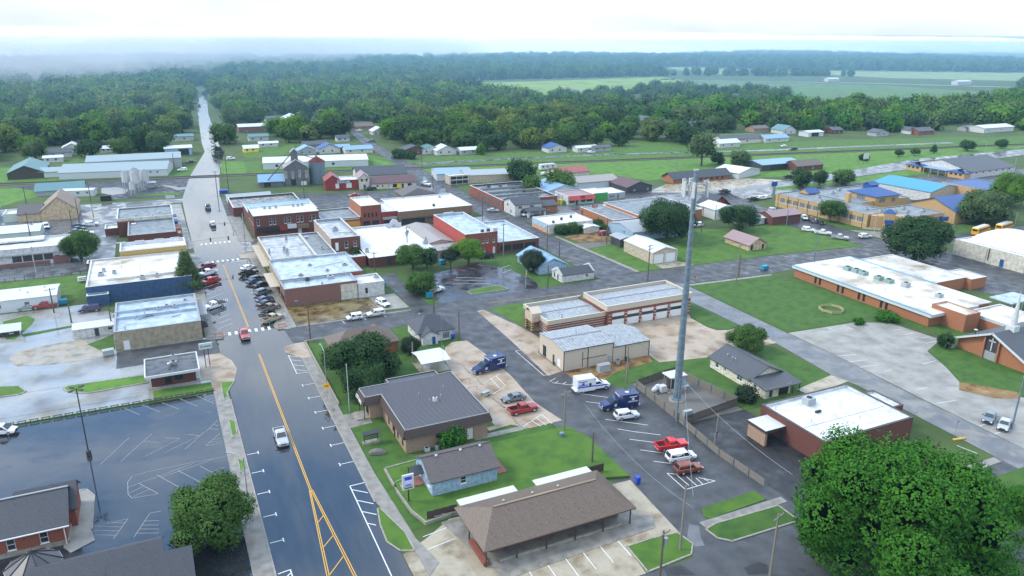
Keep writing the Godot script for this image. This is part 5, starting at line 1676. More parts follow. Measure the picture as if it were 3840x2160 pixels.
	var sgn := sub(g2, "corner_pier", V(8.0,0,8.6))
	bx(sgn, "pier", V(0,2.9,0), V(1.8,5.8,2.6), M.brick_red)
	bx(sgn, "emblem", V(0.1,4.6,1.34), V(1.1,0.9,0.06), M.coping_white)
	bx(g2, "roof_hatch", V(-5.4,4.8,-6.8), V(1.4,0.4,1.4), M.coping_white)
	var g1 := flat_block("grey_roof_store", "two-storey store with brick back wall and blue-grey roof", -14.2,-301.2,3.4,-283.5,6.0, "cream_block", "grey_membrane", {"cope": "coping_white", "mats": {"W": "brick_dark"}, "holes": {"E": shop_front(17,4)}})
	for q in [[-3.0,3.0], [2.2,5.0], [4.4,1.5], [6.2,4.4], [-5.8,5.4]]:
		vent(g1, V(q[0], 5.55, q[1]), 0.4,0.2)
	bx(g1, "brick_return", V(-6.2,2.6,9.6), V(5.2,5.2,1.4), M.brick_dark)
	for i in 4:
		bx(g1, "awning", V(9.4,2.8,-6.6 + i * 4.2), V(1.3,0.9,3.4), M.blue_tin_roof if i % 2 else M.coping_white)
	var bs := thing("brick_store_room", "low dark brick store room with white cap behind the grey-roofed store", "shed", V(-16.4,0,-289.5))
	flat_part(bs, 4.0,6.5,2.4, "brick_dark", "white_membrane", {})
	# left of the lot
	var po := flat_block("white_office", "long white office with brick base and dark blue windows", -62.0,-270.5,-27.2,-257.0,5.3, "white_wall", "white_membrane", {"holes": {"S": holes_row(20.2,4,2.7,1.2,2.4,1.9, "s") + [[31.2,0.1,1.1,2.3, "v"]]}})
	bx(po, "brick_base", V(5.0,0.55,6.79), V(14.6,1.0,0.1), M.brick_maroon)
	bx(po, "brick_base", V(15.2,1.1,6.79), V(4.2,2.1,0.1), M.brick_maroon)
	bx(po, "canopy", V(4.2,3.4,7.1), V(26,0.25,0.7), M.coping_grey)
	bx(po, "parapet_step", V(2.6,5.55,-4.0), V(16,0.5,4.4), M.white_membrane)
	var mh := gable_house("metal_hall", "low pale-green metal hall with white roof left of the lot", -80.0,-301.4,-37.8,-289.6,3.0,0.6, "x", "pale_green", "white_tin_roof", {"cat": "building", "over": 0.2})
	hvac(mh, V(18.0,3.2,-2.6), V(1.0,0.7,0.9))
	var hall := gable_house("gabled_hall", "sand stucco hall with steep front gable and tan shingle roof", -40.0,-336.0,-28.6,-318.8,4.0,4.6, "z", "sand_stucco", "tan_shingle", {"cat": "building", "over": 0.4})
	var wing := sub(hall, "side_wing", V(-9.4,0,1.2))
	gable_part(wing, 7.6,13.6,3.0,2.0, "x", "sand_stucco", "taupe_shingle", {"over": 0.3})
	var lean := sub(hall, "white_lean_to", V(-15.6,0,1.6))
	flat_part(lean, 4.8,9.0,3.0, "pale_green", "white_membrane", {})
	gable_house("blue_roof_shed", "pale blue-roofed shed at the far left edge", -66,-338,-55.6,-322,3.0,1.2, "z", "white_wall", "sky_tin_roof", {"cat": "shed"})
	long_trailer()
	var sk := gable_house("market_hut", "tiny hut with pale metal roof and window on the grass edge", -37.4,-197.6,-33.2,-194.6,1.7,0.9, "x", "white_wall", "white_tin_roof", {"cat": "hut", "over": 0.5, "mats": {"S": "wood_dark"}, "holes": {"S": [[2.2,0.7,0.8,0.7, "w"]]}})
	# grain yard
	var gs := gable_house("green_roof_shed", "open shed with blue-green metal roof in the grain yard", -47.0,-382.0,-29.0,-369.4,2.2,2.2, "x", "grey_metal", "green_tin_roof", {"cat": "shed", "over": 0.4})
	var tr := gable_house("office_trailer", "long white office trailer before the green-roofed shed", -37.4,-367.6,-24.4,-362.4,2.6,0.3, "x", "white_metal", "white_tin_roof", {"cat": "trailer", "turn": -0.2, "over": 0.1, "holes": {"S": [[6.4,1.2,1.2,0.8, "x"], [10,1.2,1.0,0.8, "x"]]}})
	var bb := [[-10.0,-355.6,1.1,6.2], [-12.4,-370.0,1.7,8.6], [-8.7,-366.0,1.9,8.8], [-5.0,-369.6,1.75,8.8], [-9.0,-373.6,1.6,9.2]]
	var bw := ["small white hopper bin on legs in front of the taller bins", "leftmost of the tall white hopper bins in the grain yard", "largest white hopper bin in the middle of the grain yard", "rightmost tall white hopper bin in the grain yard", "white hopper bin at the back of the cluster"]
	for i in 5:
		hopper(bb[i][0], bb[i][1], bb[i][2], bb[i][3], bw[i])
	gable_house("pump_hut", "little grey hut beside the white hopper bins", -4.4,-375.6,-1.2,-371.6,2.2,0.3, "x", "grey_metal", "grey_tin_roof", {"cat": "hut"})
	var ls := gable_house("long_warehouse", "very long pale metal warehouse beside the railway", -40.0,-426.0,6.8,-404.6,3.2,2.4, "x", "white_metal", "pale_tin_roof", {"cat": "warehouse", "turn": -0.16, "over": 0.2, "holes": {"S": holes_row(33,4,3.0,1.6,0.9,0.8, "x")}})
	gable_house("green_roof_warehouse", "higher warehouse with pale green roof behind the long one", -30.4,-442.0,12.6,-425.0,5.0,1.8, "x", "grey_metal", "pale_tin_roof", {"cat": "warehouse", "turn": -0.04, "over": 0.3})
	gable_house("low_warehouse", "low pale shed joined to the left of the long warehouse", -49.6,-428.0,-41.0,-417.0,2.8,1.2, "x", "white_metal", "pale_tin_roof", {"cat": "shed", "turn": -0.16})
	var br := gable_house("green_roof_barn", "open-sided barn with long dark green roof at the left", -63.0,-444,-48.2,-417.4,3.0,3.2, "z", "white_metal", "green_tin_roof", {"cat": "barn", "mats": {"E": "wood_dark", "S": "wood_dark"}, "over": 0.4})
	gable_house("blue_workshop", "blue metal workshop beside the highway beyond the railway", 5.8,-478,19.8,-466,4.2,0.8, "x", "pale_blue", "white_tin_roof", {"cat": "building", "holes": {"S": [[7,0.1,5.4,3.4, "o"]]}})

func long_trailer() -> void:
	var t := gable_house("mobile_home", "long white mobile home beside the lawn on the left", -66.0,-222.6,-26.9,-212.9,3.2,0.5, "x", "white_metal", "white_tin_roof", {"cat": "trailer", "over": 0.15, "holes": {"S": [[32.0,1.3,1.0,0.9, "x"], [26.0,1.3,1.0,0.9, "x"]]}})
	for q in [[13.0,1.4], [11.0,-1.4], [16.4,-2.0]]:
		vent(t, V(q[0], 3.3, q[1]), 0.5,0.2)

func hopper(x: float, z: float, r: float, h: float, label: String) -> void:
	var o := thing("hopper_bin", label, "grain bin", V(x, 0.04, z), 0.0, "white hopper bins in the yard")
	var b := h * 0.42
	var mb := MB.new()
	mb.cyl(V(0, b, 0), V(0, h - r * 0.5,0), r, r, 18, false)
	mb.cyl(V(0, b - r * 0.45,0), V(0, b, 0), 0.2, r, 18, true)
	put(o, "shell", mb.mesh(), M.coping_white)
	var mc := MB.new()
	mc.cyl(V(0, h - r * 0.5,0), V(0, h, 0), r * 1.04,0.25,18, true)
	put(o, "cone_roof", mc.mesh(), M.coping_white)
	for i in 6:
		var a := TAU * i / 6
		bar(o, "leg", V(cos(a) * r * 0.98,0, sin(a) * r * 0.98), V(cos(a) * r * 0.98, b + 0.3, sin(a) * r * 0.98), 0.08, M.coping_white)
	bar(o, "ladder", V(r * 0.7, b, r * 0.75), V(r * 0.7, h - r * 0.5, r * 0.75), 0.05, M.steel)

# ---------------------------------------------------------------- blocks on the right of the main street
func build_downtown_east() -> void:
	var a := flat_block("maroon_shop", "corner shop with weathered maroon brick side wall and pale blue roof", 25.5,-196.2,44.2,-189.0,4.8, "brick_maroon", "blue_membrane", {"cope": "coping_grey", "holes": {"W": shop_front(7,2)}})
	bx(a, "cream_section", V(7.1,2.1,3.62), V(4.4,4.2,0.1), M.cream_block)
	bx(a, "wall_sign", V(-6.6,1.4,3.63), V(0.9,0.35,0.05), M.sky_tin_roof)
	hvac(a, V(3.6,4.4,-2.2), V(1.6,0.8,1.1))
	hvac(a, V(-2.4,4.4,-2.6), V(1.0,0.9,0.8), "coping_dark")
	vent(a, V(0.6,4.4,1.4), 0.5,0.3)
	var wb := flat_block("white_annexe", "white rendered annexe behind the maroon corner shop", 44.3,-196.0,51.3,-188.5,3.9, "white_wall", "white_membrane", {"holes": {"S": [[1.8,1.0,0.7,1.6, "v"]], "E": [[2,0.1,1,2, "d"]]}})
	hvac(wb, V(2.6,3.5,-1.2), V(1.2,0.7,0.9))
	var c := flat_block("blue_roof_shop", "wide shop with pale blue-grey roof and brick rear wall", 25.6,-216.0,47.6,-196.3,5.0, "brick_red", "blue_membrane", {"cope": "coping_grey", "mats": {"W": "tan_block"}, "holes": {"W": shop_front(19,5)}})
	for q in [[-5,6.4,0.9], [2.4,5.0,0.6], [8.0,1.5,1.0], [-1,-2,0.7]]:
		hvac(c, V(q[0], 4.55, q[1]), V(q[2] * 1.4,0.5, q[2]), "coping_grey")
	bx(c, "roof_beam", V(4,4.75,-0.5), V(9,0.12,0.12), M.coping_grey, 0.25)
	bx(c, "street_canopy", V(-12.2,3.0,2.0), V(2.4,0.2,13), M.tan_smooth)
	var d := flat_block("puddled_roof_shop", "corner shop whose flat roof is patched with puddles", 26.2,-243.6,39.0,-216.1,5.2, "cream_block", "wet_roof", {"cope": "coping_tan", "mats": {"W": "tan_block"}, "holes": {"W": shop_front(27,6), "N": shop_front(12,3)}})
	for q in [[-1.0,3.6,0.8], [-0.6,6.2,0.8], [-5.4,4.2,0.5], [1.6,-8.8,0.8]]:
		hvac(d, V(q[0], 4.75, q[1]), V(q[2], 1.1, q[2]), "hvac")
	bx(d, "street_canopy", V(-7.4,3.0,0), V(2.2,0.2,25), M.tan_smooth)
	var e := flat_block("grey_roof_shop", "narrow shop with smooth grey roof between the puddled roof and brick block", 39.1,-243.6,45.0,-216.1,5.0, "brick_dark", "grey_membrane", {"cope": "coping_white"})
	hvac(e, V(0.2,4.55,6.2), V(0.8,0.8,0.8))
	hvac(e, V(2.0,4.55,6.6), V(0.6,0.6,0.6))
	vent(e, V(-1.6,4.55,-9), 0.5,0.4)
	var f := flat_block("brick_block", "two-storey brick block with tall arched windows and wet roof", 45.1,-249.6,54.0,-223.6,7.6, "brick_dark", "wet_roof", {"cope": "coping_white", "mats": {"W": "brick_pale"}, "par": 0.7,
		"holes": {"S": [[1.2,3.6,1.0,2.6, "d"], [4.0,4.2,1.1,2.2, "w"], [6.8,4.4,1.0,1.8, "w"]], "W": holes_row(8,6,2.6,3.4,0.7,1.9, "x")}})
	hvac(f, V(-0.4,6.9,0.5), V(1.6,1.0,1.4))
	bx(f, "roof_pipe", V(1.8,7.1,5.2), V(4,0.1,0.1), M.dark_trim, -0.4)
	for i in 5:
		bx(f, "parapet_step", V(-4.3,7.75,-11 + i * 5.2), V(0.34,0.3,2.2), M.coping_white)
	# low link and yard behind
	var lk := flat_block("low_link", "low pale-roofed link behind the two-storey brick block", 45.2,-223.4,53.6,-216.2,3.2, "brick_red", "white_membrane", {})
	# ribbed white roof
	var r := thing("ribbed_roof_store", "brick store under a broad white ribbed metal roof", "building", V(60.7,0,-228.6))
	walls4(r, 13.0,29.0,3.0, M.brick_dark, {"S": [[5.4,0.1,1.2,2.2, "b"], [8.6,0.8,0.8,1.2, "v"]]})
	var rs := MB.new()
	rs.slab([V(-6.8,3.1,14.8), V(6.6,3.1,14.8), V(6.6,4.8,-14.4), V(-6.8,4.8,-14.4)], 0.14)
	put(r, "roof", rs.mesh(), M.seam_white)
	ribs_x(r, -6.6,6.6, V(0,3.1,14.7), V(0,4.8,-14.3), 0.6, "seam_white_rib", 0.1)
	bx(r, "parapet", V(0,5.0,-14.7), V(13.6,0.9,0.35), M.coping_white)
	hvac(r, V(-6.0,3.4,9.6), V(1.1,1.2,0.9))
	var s := thing("grey_shed_roof_store", "store with pale grey low roof and rooftop units beside the ribbed roof", "building", V(71.0,0,-229.4))
	walls4(s, 7.4,30.0,3.6, M.brick_dark, {})
	bx(s, "roof", V(0,3.7,0), V(7.6,0.16,30.4), M.white_membrane)
	bx(s, "parapet", V(-0.6,4.5,-15.1), V(6.0,1.4,0.4), M.coping_white)
	var ped := MB.new()
	ped.cyl(V(0,5.1,-15.3), V(0,5.1,-14.9), 1.5,1.5,20)
	put(s, "round_pediment", ped.mesh(), M.coping_white)
	hvac(s, V(0.6,3.8,-3.4), V(0.9,1.1,0.8))
	hvac(s, V(2.6,3.8,9.5), V(1.4,1.0,1.2))
	hvac(s, V(2.8,4.8,9.5), V(0.8,0.9,0.8))
	bx(s, "rear_canopy", V(0.4,2.7,16.4), V(6.4,0.12,3.0), M.white_membrane)
	var pk := gable_house("tin_shed", "long pinkish tin shed with low gable beside the red wall", 74.8,-246.0,83.6,-221.0,3.4,1.0, "z", "pink_tin", "rusty_roof", {"cat": "shed", "over": 0.2})
	var pk2 := gable_house("tin_lean_to", "rusty tin lean-to with skylights at the back of the lot", 75.4,-220.8,83.9,-213.6,3.0,0.4, "x", "pink_tin", "rusty_roof", {"cat": "shed", "over": 0.2})
	for i in 3:
		bx(pk2, "skylight", V(-1.8 + i * 1.7,3.42,1.6), V(0.7,0.05,1.6), M.glass_pale)
	# painted red building
	var red := flat_block("red_building", "tall two-storey building with bright red painted side wall", 84.6,-243.0,95.6,-213.4,7.2, "brick_tan", "blue_membrane", {"par": 0.7, "cope": "coping_white", "mats": {"W": "red_paint", "S": "brick_red"},
		"holes": {"S": [[0.6,3.9,0.7,1.3, "w"], [1.9,3.9,0.7,1.3, "w"], [3.8,3.9,0.7,1.3, "w"], [5.6,3.8,0.8,1.5, "w"], [7.0,3.8,0.8,1.5, "w"], [9.2,3.8,0.8,1.5, "w"], [4.4,1.0,0.7,1.1, "w"], [5.9,1.0,0.8,1.2, "w"], [7.4,0.1,1.7,2.4, "r"], [9.3,0.1,0.9,2.2, "d"]]}})
	for q in [[1.6,11.6], [3.8,11.2]]:
		hvac(red, V(q[0], 6.5, q[1]), V(0.9,0.8,0.9), "coping_dark")
	bx(red, "parapet_step", V(0.0,7.4,-14.6), V(3.4,0.5,0.4), M.coping_white)
	bx(red, "roof_bulkhead", V(4.7,7.6,13.6), V(1.4,1.6,2.4), M.coping_white)
	var rl := flat_block("low_side_shop", "low grey-roofed shop lit under its eave beside the red building", 95.7,-240.0,110.2,-213.0,3.6, "brick_dark", "blue_membrane", {"cope": "coping_white", "par": 0.5, "holes": {"S": shop_front(14,3), "E": shop_front(26,5)}})
	# north side of the cross street
	var bg := flat_block("long_brick_store", "two-storey red brick store with paired white windows", 27.6,-278.0,49.4,-262.8,7.6, "brick_dark", "white_membrane", {"par": 0.5, "cope": "coping_white",
		"holes": {"S": [[1.0,4.2,0.9,2.2, "w"], [5.0,4.2,0.9,2.2, "w"], [6.3,4.2,0.9,2.2, "w"], [10.0,4.2,0.9,2.2, "w"], [11.3,4.2,0.9,2.2, "w"], [14.2,4.2,0.9,2.2, "w"], [15.5,4.2,0.9,2.2, "w"], [18.4,4.2,0.9,2.2, "w"], [19.7,4.2,0.9,2.2, "w"], [14.4,0.2,1.2,2.3, "d"]], "W": holes_row(2,5,2.7,4.2,0.9,2.2, "w")}})
	for q in [["black", 1.0,7.0,0.2], ["barn_red", 8.2,2.4,0.2], ["white_metal", 10.8,3.0,0.6], ["brown_panel", 14.0,4.0,0.3]]:
		bx(bg, "awning", V(-10.9 + q[1] + q[2] / 2.0,2.6 + q[3], 8.2), V(q[2], 1.3,1.2), M[q[0]])
	for q in [[-5.5,-4.6], [-3.8,-4.2], [-1.6,-5.0], [4.4,-5.0], [6.0,-4.4], [7.6,-5.2]]:
		hvac(bg, V(q[0], 7.1, q[1]), V(0.9,0.8,0.8))
	var bk := flat_block("blue_shed_store", "lower store with sky-blue metal roof behind the long brick store", 27.8,-296.0,52.0,-278.2,5.2, "brick_dark", "sky_tin_roof", {"par": 0.1})
	var dw := flat_block("dark_front_store", "long low store with wet dark roof on the front street", 24.4,-318.0,50.0,-298.0,3.6, "brick_dark", "dark_membrane", {})
	var gsd := gable_house("grey_yard_shed", "long low grey shed at the edge of the front street", 24.8,-330,41.6,-322.6,2.4,0.9, "x", "pale_green", "grey_tin_roof", {"cat": "shed"})
	var og := flat_block("orange_front_store", "low store with orange front and dark metal roof", 50.6,-280.0,64.0,-263.0,4.0, "brick_maroon", "grey_membrane", {"holes": {"S": [[8.6,0.1,1.2,2.2, "b"]]}})
	bx(og, "painted_front", V(2.6,1.4,8.56), V(8.2,2.6,0.1), M.orange_awning)
	bx(og, "front_cornice", V(1.2,3.5,8.6), V(10.6,0.3,0.3), M.coping_tan)
	var wt := flat_block("white_gap_store", "small roofless white-walled store beside the orange front", 50.2,-262.6,57.0,-255.0,2.6, "white_wall", "white_membrane", {"par": 0.8})
	var t2 := flat_block("tall_brick_store", "tall narrow red brick store with four upper windows", 64.2,-279.0,71.6,-262.4,8.0, "brick_red", "white_membrane", {"par": 0.6, "mats": {"W": "brick_orange"}, "cope": "coping_tan",
		"holes": {"S": [[1.0,3.7,0.7,1.6, "v"], [2.4,3.7,0.7,1.6, "v"], [3.8,3.7,0.7,1.6, "v"], [5.2,3.7,0.7,1.6, "v"], [0.6,0.3,2.6,2.1, "s"], [3.9,0.3,2.6,2.1, "s"]]}})
	var t3 := flat_block("red_low_store", "low red-fronted store with pale awning between taller stores", 71.7,-279.0,77.4,-262.2,5.2, "barn_red", "white_membrane", {"holes": {"S": shop_front(5.4,2)}})
	bx(t3, "awning", V(0,2.9,8.9), V(5.4,0.8,1.0), M.coping_grey)
	var bw := flat_block("brown_panel_store", "wide store with brown metal upper front and white roof", 77.5,-284.6,106.2,-260.2,5.2, "brown_panel", "white_membrane", {"par": 0.4, "holes": {"S": [[0.8,0.3,9.0,2.2, "s"], [20,0.3,7.6,2.0, "s"]]}, "mats": {"E": "white_wall"}})
	bx(bw, "roof_ridge", V(-4.2,4.95,0), V(0.5,0.3,23), M.white_membrane)
	hvac(bw, V(1.0,4.82,6.4), V(0.8,0.8,0.8), "coping_dark")
	hvac(bw, V(8.4,4.82,-7.6), V(0.9,0.5,0.7))
	bx(bw, "street_canopy", V(-1.6,2.7,12.9), V(12,0.2,1.6), M.brown_trim)
	gable_house("brown_pavilion", "brown shingle pavilion roof behind the white store roof", 91.6,-311.0,105.4,-300.0,2.4,2.4, "z", "brown_panel", "taupe_shingle", {"cat": "building", "hip": true, "inset": 2.4, "over": 0.8})
	# front street
	var fr := gable_house("red_feed_store", "red board feed store with big white name board", 67.2,-344.0,74.0,-334.0,4.4,2.4, "z", "barn_red", "red_tin_roof", {"cat": "building", "over": 0.3, "turn": -0.12, "holes": {"S": [[4.4,0.8,1.6,2.2, "g"]]}})
	var fr2 := sub(fr, "flat_wing", V(7.2,0,0.2))
	flat_part(fr2,7.4,9.4,4.4, "barn_red", "white_membrane", {"holes": {"S": [[2.2,0.8,2.4,2.2, "g"]]}})
	bx(fr, "name_board", V(4.6,3.9,5.25), V(5.6,1.5,0.12), M.coping_white)
	lettering(fr, "FRAME'S", 1.05, V(4.6,3.9,5.34), 0.0, M.dark_trim, 0.0, "lettering", true)
	var ph := gable_house("narrow_house", "narrow two-storey cream house with red-brown roof joined to the stores", 81.6,-342.0,86.4,-331.6,5.2,1.8, "z", "cream", "pink_tin_roof", {"over": 0.4, "turn": -0.12, "holes": {"S": [[1.1,3.4,0.7,0.9, "v"], [3.1,3.4,0.7,0.9, "v"], [2.0,0.0,1.0,2.0, "b"]]}})
	for x in [-0.95,1.05]:
		bx(ph, "awning", V(x, 4.5,5.5), V(1.1,0.3,0.6), M.black)
	var ms := gable_house("maroon_roof_store", "long cream store with maroon shingle roof and shopfront windows", 86.6,-340.0,106.8,-328.4,2.8,2.0, "x", "cream", "maroon_shingle", {"cat": "building", "turn": -0.12, "over": 0.5, "holes": {"S": [[2.2,1.0,1.0,0.7, "v"], [4.6,1.0,0.8,0.7, "v"], [9.6,0.4,1.9,1.6, "s"], [13.6,0.0,1.0,2.0, "b"], [16.4,0.5,1.8,1.5, "s"]]}})
	bx(ms, "yellow_panel", V(2.4,1.1,5.83), V(2.0,1.8,0.06), M.yellow_paint_wall)
	gable_house("dark_roof_warehouse", "broad warehouse with black roof behind the maroon-roofed store", 85.0,-362.0,108.0,-345.0,3.6,2.8, "x", "cream", "charcoal_shingle", {"cat": "warehouse", "turn": -0.12})
	grain_elevator()
	var ww := gable_house("white_warehouse", "long white warehouse beyond the grain elevator", 50.4,-414.0,103.0,-396.0,3.4,1.6, "x", "white_metal", "white_tin_roof", {"cat": "warehouse", "turn": -0.16, "over": 0.2, "holes": {"S": [[6,1.2,1.4,1.2, "v"], [34,1.2,1.4,1.2, "v"]]}})
	var tb := gable_house("tan_warehouse", "wide tan metal warehouse near the railway crossing", 131.0,-338.0,158.0,-324.0,3.8,1.4, "x", "tan_smooth", "grey_tin_roof", {"cat": "warehouse", "turn": -0.18, "over": 0.2})
	var pb := flat_block("porch_store", "small store with two-level white porch rails", 121.8,-332.0,131.4,-326.0,4.2, "tan_smooth", "white_membrane", {"holes": {"S": [[0.6,0.3,8.4,1.5, "o"], [0.6,2.4,8.4,1.3, "o"]]}})
	for x in [-4.4,-1.5,1.5,4.4]:
		bx(pb, "porch_post", V(x, 2.0,3.3), V(0.14,4.0,0.14), M.coping_white)
	bx(pb, "porch_rail", V(0,2.3,3.3), V(9.2,0.35,0.08), M.coping_white)
	gable_house("pale_roof_shed", "pale blue-roofed shed behind the two-level porch store", 121.0,-352.0,138.0,-336.0,3.4,1.2, "x", "white_metal", "sky_tin_roof", {"cat": "shed", "turn": -0.18})
	# brick row across the side street
	var br := flat_block("brick_row", "long low brick row with wet black roof along the side street", 122.4,-303.0,147.0,-268.4,4.0, "brick_red", "dark_membrane", {"cope": "coping_white", "holes": {"W": holes_row(10,9,2.6,0.6,1.7,2.0, "x")}})
	for z in [-8.0,0.0,7.0]:
		bx(br, "roof_wall", V(0,3.85, z), V(24,0.5,0.3), M.coping_grey)
	for q in [[-6,-11], [-1,-10], [4,3]]:
		hvac(br, V(q[0], 3.6, q[1]), V(1.2,0.7,1.0), "coping_dark")
	var ws := gable_house("filling_station_house", "white two-storey corner house with grey gables and porte-cochere", 122.6,-267.6,134.0,-257.4,4.6,1.8, "x", "white_wall", "charcoal_shingle", {"over": 0.5, "holes": {"S": [[1.4,2.8,1.6,1.0, "x"], [6.4,2.8,1.6,1.0, "x"], [2.4,0.1,1.2,2.0, "b"]], "W": [[3,2.8,1.2,1.1, "x"], [6,0.6,1.2,1.3, "x"]]}})
	var wp := sub(ws, "drive_canopy", V(1.6,0,7.2))
	put(wp, "canopy_roof", hip_mesh(8.0,4.4,2.5,1.0,0.4, "x"), M.charcoal_shingle)
	for x in [-3.4,3.4]:
		bx(wp, "pier", V(x, 1.25,1.8), V(0.7,2.5,0.7), M.white_wall)
	gable_house("brick_wing", "little brick wing with dark roof beside the white corner house", 134.2,-266.8,141.6,-258.6,2.8,1.2, "x", "brick_orange", "charcoal_shingle", {"cat": "building", "holes": {"S": [[2.4,0.9,1.5,1.0, "w"]]}})
	# mural building
	var mu := flat_block("mural_building", "white flat-roofed building with a painted desert mural wall", 121.7,-241.0,139.6,-228.0,3.4, "cream_block", "white_membrane", {"par": 0.35, "mats": {"W": "mural_blue"}, "holes": {"S": [[2.0,0.1,0.9,2.0, "x"], [5.2,0.4,0.8,1.7, "x"]]}})
	var rg := RandomNumberGenerator.new()
	rg.seed = 3
	var mm := MB.new()
	var px := -6.4
	while px < 6.3:
		var hh := rg.randf_range(0.9,1.9)
		mm.box(V(-8.97,0.05 + hh / 2, px + 0.4), V(0.04, hh, 0.82))
		px += 0.8
	put(mu, "mural_figure", mm.mesh(), M.mural)
	for q in [[-5.6,3.6], [-0.6,0.4], [4.2,-1.2]]:
		hvac(mu, V(q[0], 3.1, q[1]), V(0.7,0.8,0.7), "coping_dark")
	for q in [[-4.0,-4.2], [0.4,-3.6], [1.4,-2.4]]:
		vent(mu, V(q[0], 3.1, q[1]), 0.6,0.1)
	gable_house("cream_lean_to", "cream lean-to shed at the back of the mural building", 133.4,-227.9,139.6,-223.6,2.1,0.5, "z", "cream_block", "white_tin_roof", {"cat": "shed", "over": 0.3})
	# big low store and its neighbours
	var bh := flat_block("brick_market", "large low market with brick side and wide grey roof", 157.4,-250.0,186.0,-225.0,4.0, "brick_orange", "grey_membrane", {"par": 0.3, "cope": "coping_white", "inner": "white_membrane"})
	bx(bh, "wall_sign", V(-14.4,3.1,-11.2), V(0.1,0.9,1.7), M.coping_white)
	bx(bh, "roof_stack", V(8.0,4.2,-3.0), V(0.4,1.0,0.4), M.coping_grey)
	var bl := flat_block("brick_side_store", "lower grey-roofed brick store stepped beside the large market", 147.2,-250.4,157.2,-226.0,3.0, "brick_orange", "grey_membrane", {"par": 0.15, "cope": "coping_white", "holes": {"W": [[1.4,0.1,1.0,2.1, "b"]]}})
	vent(bl, V(1.0,2.9,0), 0.8,0.12)
	var stl := gable_house("steel_store", "pale blue-grey steel store with broad low gable roof", 143.4,-223.8,168.0,-208.0,3.2,1.5, "x", "pale_blue", "grey_tin_roof", {"cat": "warehouse", "over": 0.2})
	bx(stl, "pipe_rack", V(-12.4,1.6,2.0), V(0.2,2.2,1.6), M.sky_tin_roof)
	gable_house("dark_shed", "dark weathered shed behind the tan steel garage", 135.2,-209.0,139.8,-203.0,3.0,0.5, "z", "dark_metal_wall", "grey_tin_roof", {"cat": "shed"})
	# tan steel garage
	var ga := gable_house("steel_garage", "tan steel garage with white roof and two roller doors", 133.8,-198.8,142.8,-182.9,3.8,1.3, "z", "tan_smooth", "white_tin_roof", {"cat": "garage", "over": 0.2, "holes": {"S": [[0.5,0.05,3.6,3.0, "g"], [4.9,0.05,3.6,3.0, "g"]]}})
	ribs_z(ga, -7.8,7.9, V(-4.6,3.82,0), V(0,5.16,0), 0.8, "seam_white_rib", 0.06)
	ribs_z(ga, -7.8,7.9, V(0,5.16,0), V(4.6,3.82,0), 0.8, "seam_white_rib", 0.06)
	for x in [-4.5,0.0,4.5]:
		bx(ga, "corner_trim", V(x, 1.8,7.98), V(0.24,3.6,0.1), M.coping_white)
	var ca := gable_house("old_store_cabin", "small plastered cabin with faded pink metal roof on the lawn", 171.6,-194.6,178.8,-182.8,2.2,1.9, "z", "sand_stucco", "pink_tin_roof", {"cat": "building", "over": 0.5, "holes": {"S": [[0.7,0.1,1.0,1.7, "o"], [5.4,0.1,1.0,1.7, "o"]]}})
	var wb2 := thing("whitewashed_cottage", "whitewashed block cottage with stepped gables and dark roof", "house", V(105.0,0,-181.2))
	walls4(wb2,10.4,6.2,2.1, M.white_wall, {"S": [[7.6,0.7,0.9,1.0, "w"]], "W": [[1.2,0.5,0.7,1.3, "v"], [3.2,0.1,0.8,1.7, "b"]]}, {}, 0.0,1.2, "x")
	put(wb2, "roof", gable_mesh(9.9,6.2,2.15,1.3, "x", 0.15,0.14), M.charcoal_shingle)
	for x in [-5.2,5.2]:
		for i in 5:
			for sg in [-1,1]:
				bx(wb2, "gable_step", V(x, 2.2 + i * 0.3, sg * (2.7 - i * 0.6)), V(0.35,0.6,0.62), M.coping_white)
	gable_house("blue_roof_house", "long house with pale blue metal roof beside the dark shrub", 97.2,-202.0,106.4,-187.4,2.4,2.2, "z", "pale_blue", "sky_tin_roof", {"over": 0.4})
	# diner row
	var di := flat_block("diner", "diner with long red awning and pale green front", 151.0,-278.0,163.2,-266.6,3.7, "white_wall", "pink_tin_roof", {"par": 0.2, "mats": {"S": "pale_green"}, "holes": {"S": [[0.6,0.8,2.4,1.3, "s"], [3.6,0.1,1.1,2.0, "b"], [6.2,0.8,2.0,1.3, "s"], [8.8,0.8,2.8,1.2, "s"]]}})
	var am := MB.new()
	am.slab([V(-6.2,2.2,7.2), V(6.2,2.2,7.2), V(6.2,3.8,5.85), V(-6.2,3.8,5.85)], 0.12)
	put(di, "awning", am.mesh(), M.red_paint)
	bx(di, "awning_sign", V(0.2,3.3,6.9), V(1.9,0.9,0.2), M.barn_red)
	for i in 2:
		bx(di, "side_panel", V(-6.14,2.0,-2.2 + i * 2.8), V(0.06,2.2,1.2), M.sky_tin_roof)
	flat_block("green_shop", "small bright green shop joined to the diner", 163.4,-279.0,171.0,-268.4,3.5, "green_wall", "white_membrane", {"par": 0.15, "holes": {"S": [[0.8,0.5,1.5,1.7, "x"]]}})
	flat_block("grey_shop", "low grey shop with white roof at the end of the diner row", 171.2,-281.0,180.4,-269.4,2.7, "grey_metal", "white_membrane", {"par": 0.15, "holes": {"S": [[1.6,0.9,1.0,0.9, "x"], [2.9,0.9,1.0,0.9, "x"], [5.2,0.1,0.9,2.0, "x"]]}})
	var dk := gable_house("black_metal_building", "black metal-sided building with maroon gable roof", 186.8,-292.0,200.0,-277.6,2.7,2.2, "z", "dark_metal_wall", "maroon_shingle", {"cat": "building", "over": 0.3, "holes": {"S": [[3.4,1.0,0.9,0.9, "w"], [10.4,1.0,0.9,0.9, "w"]]}})
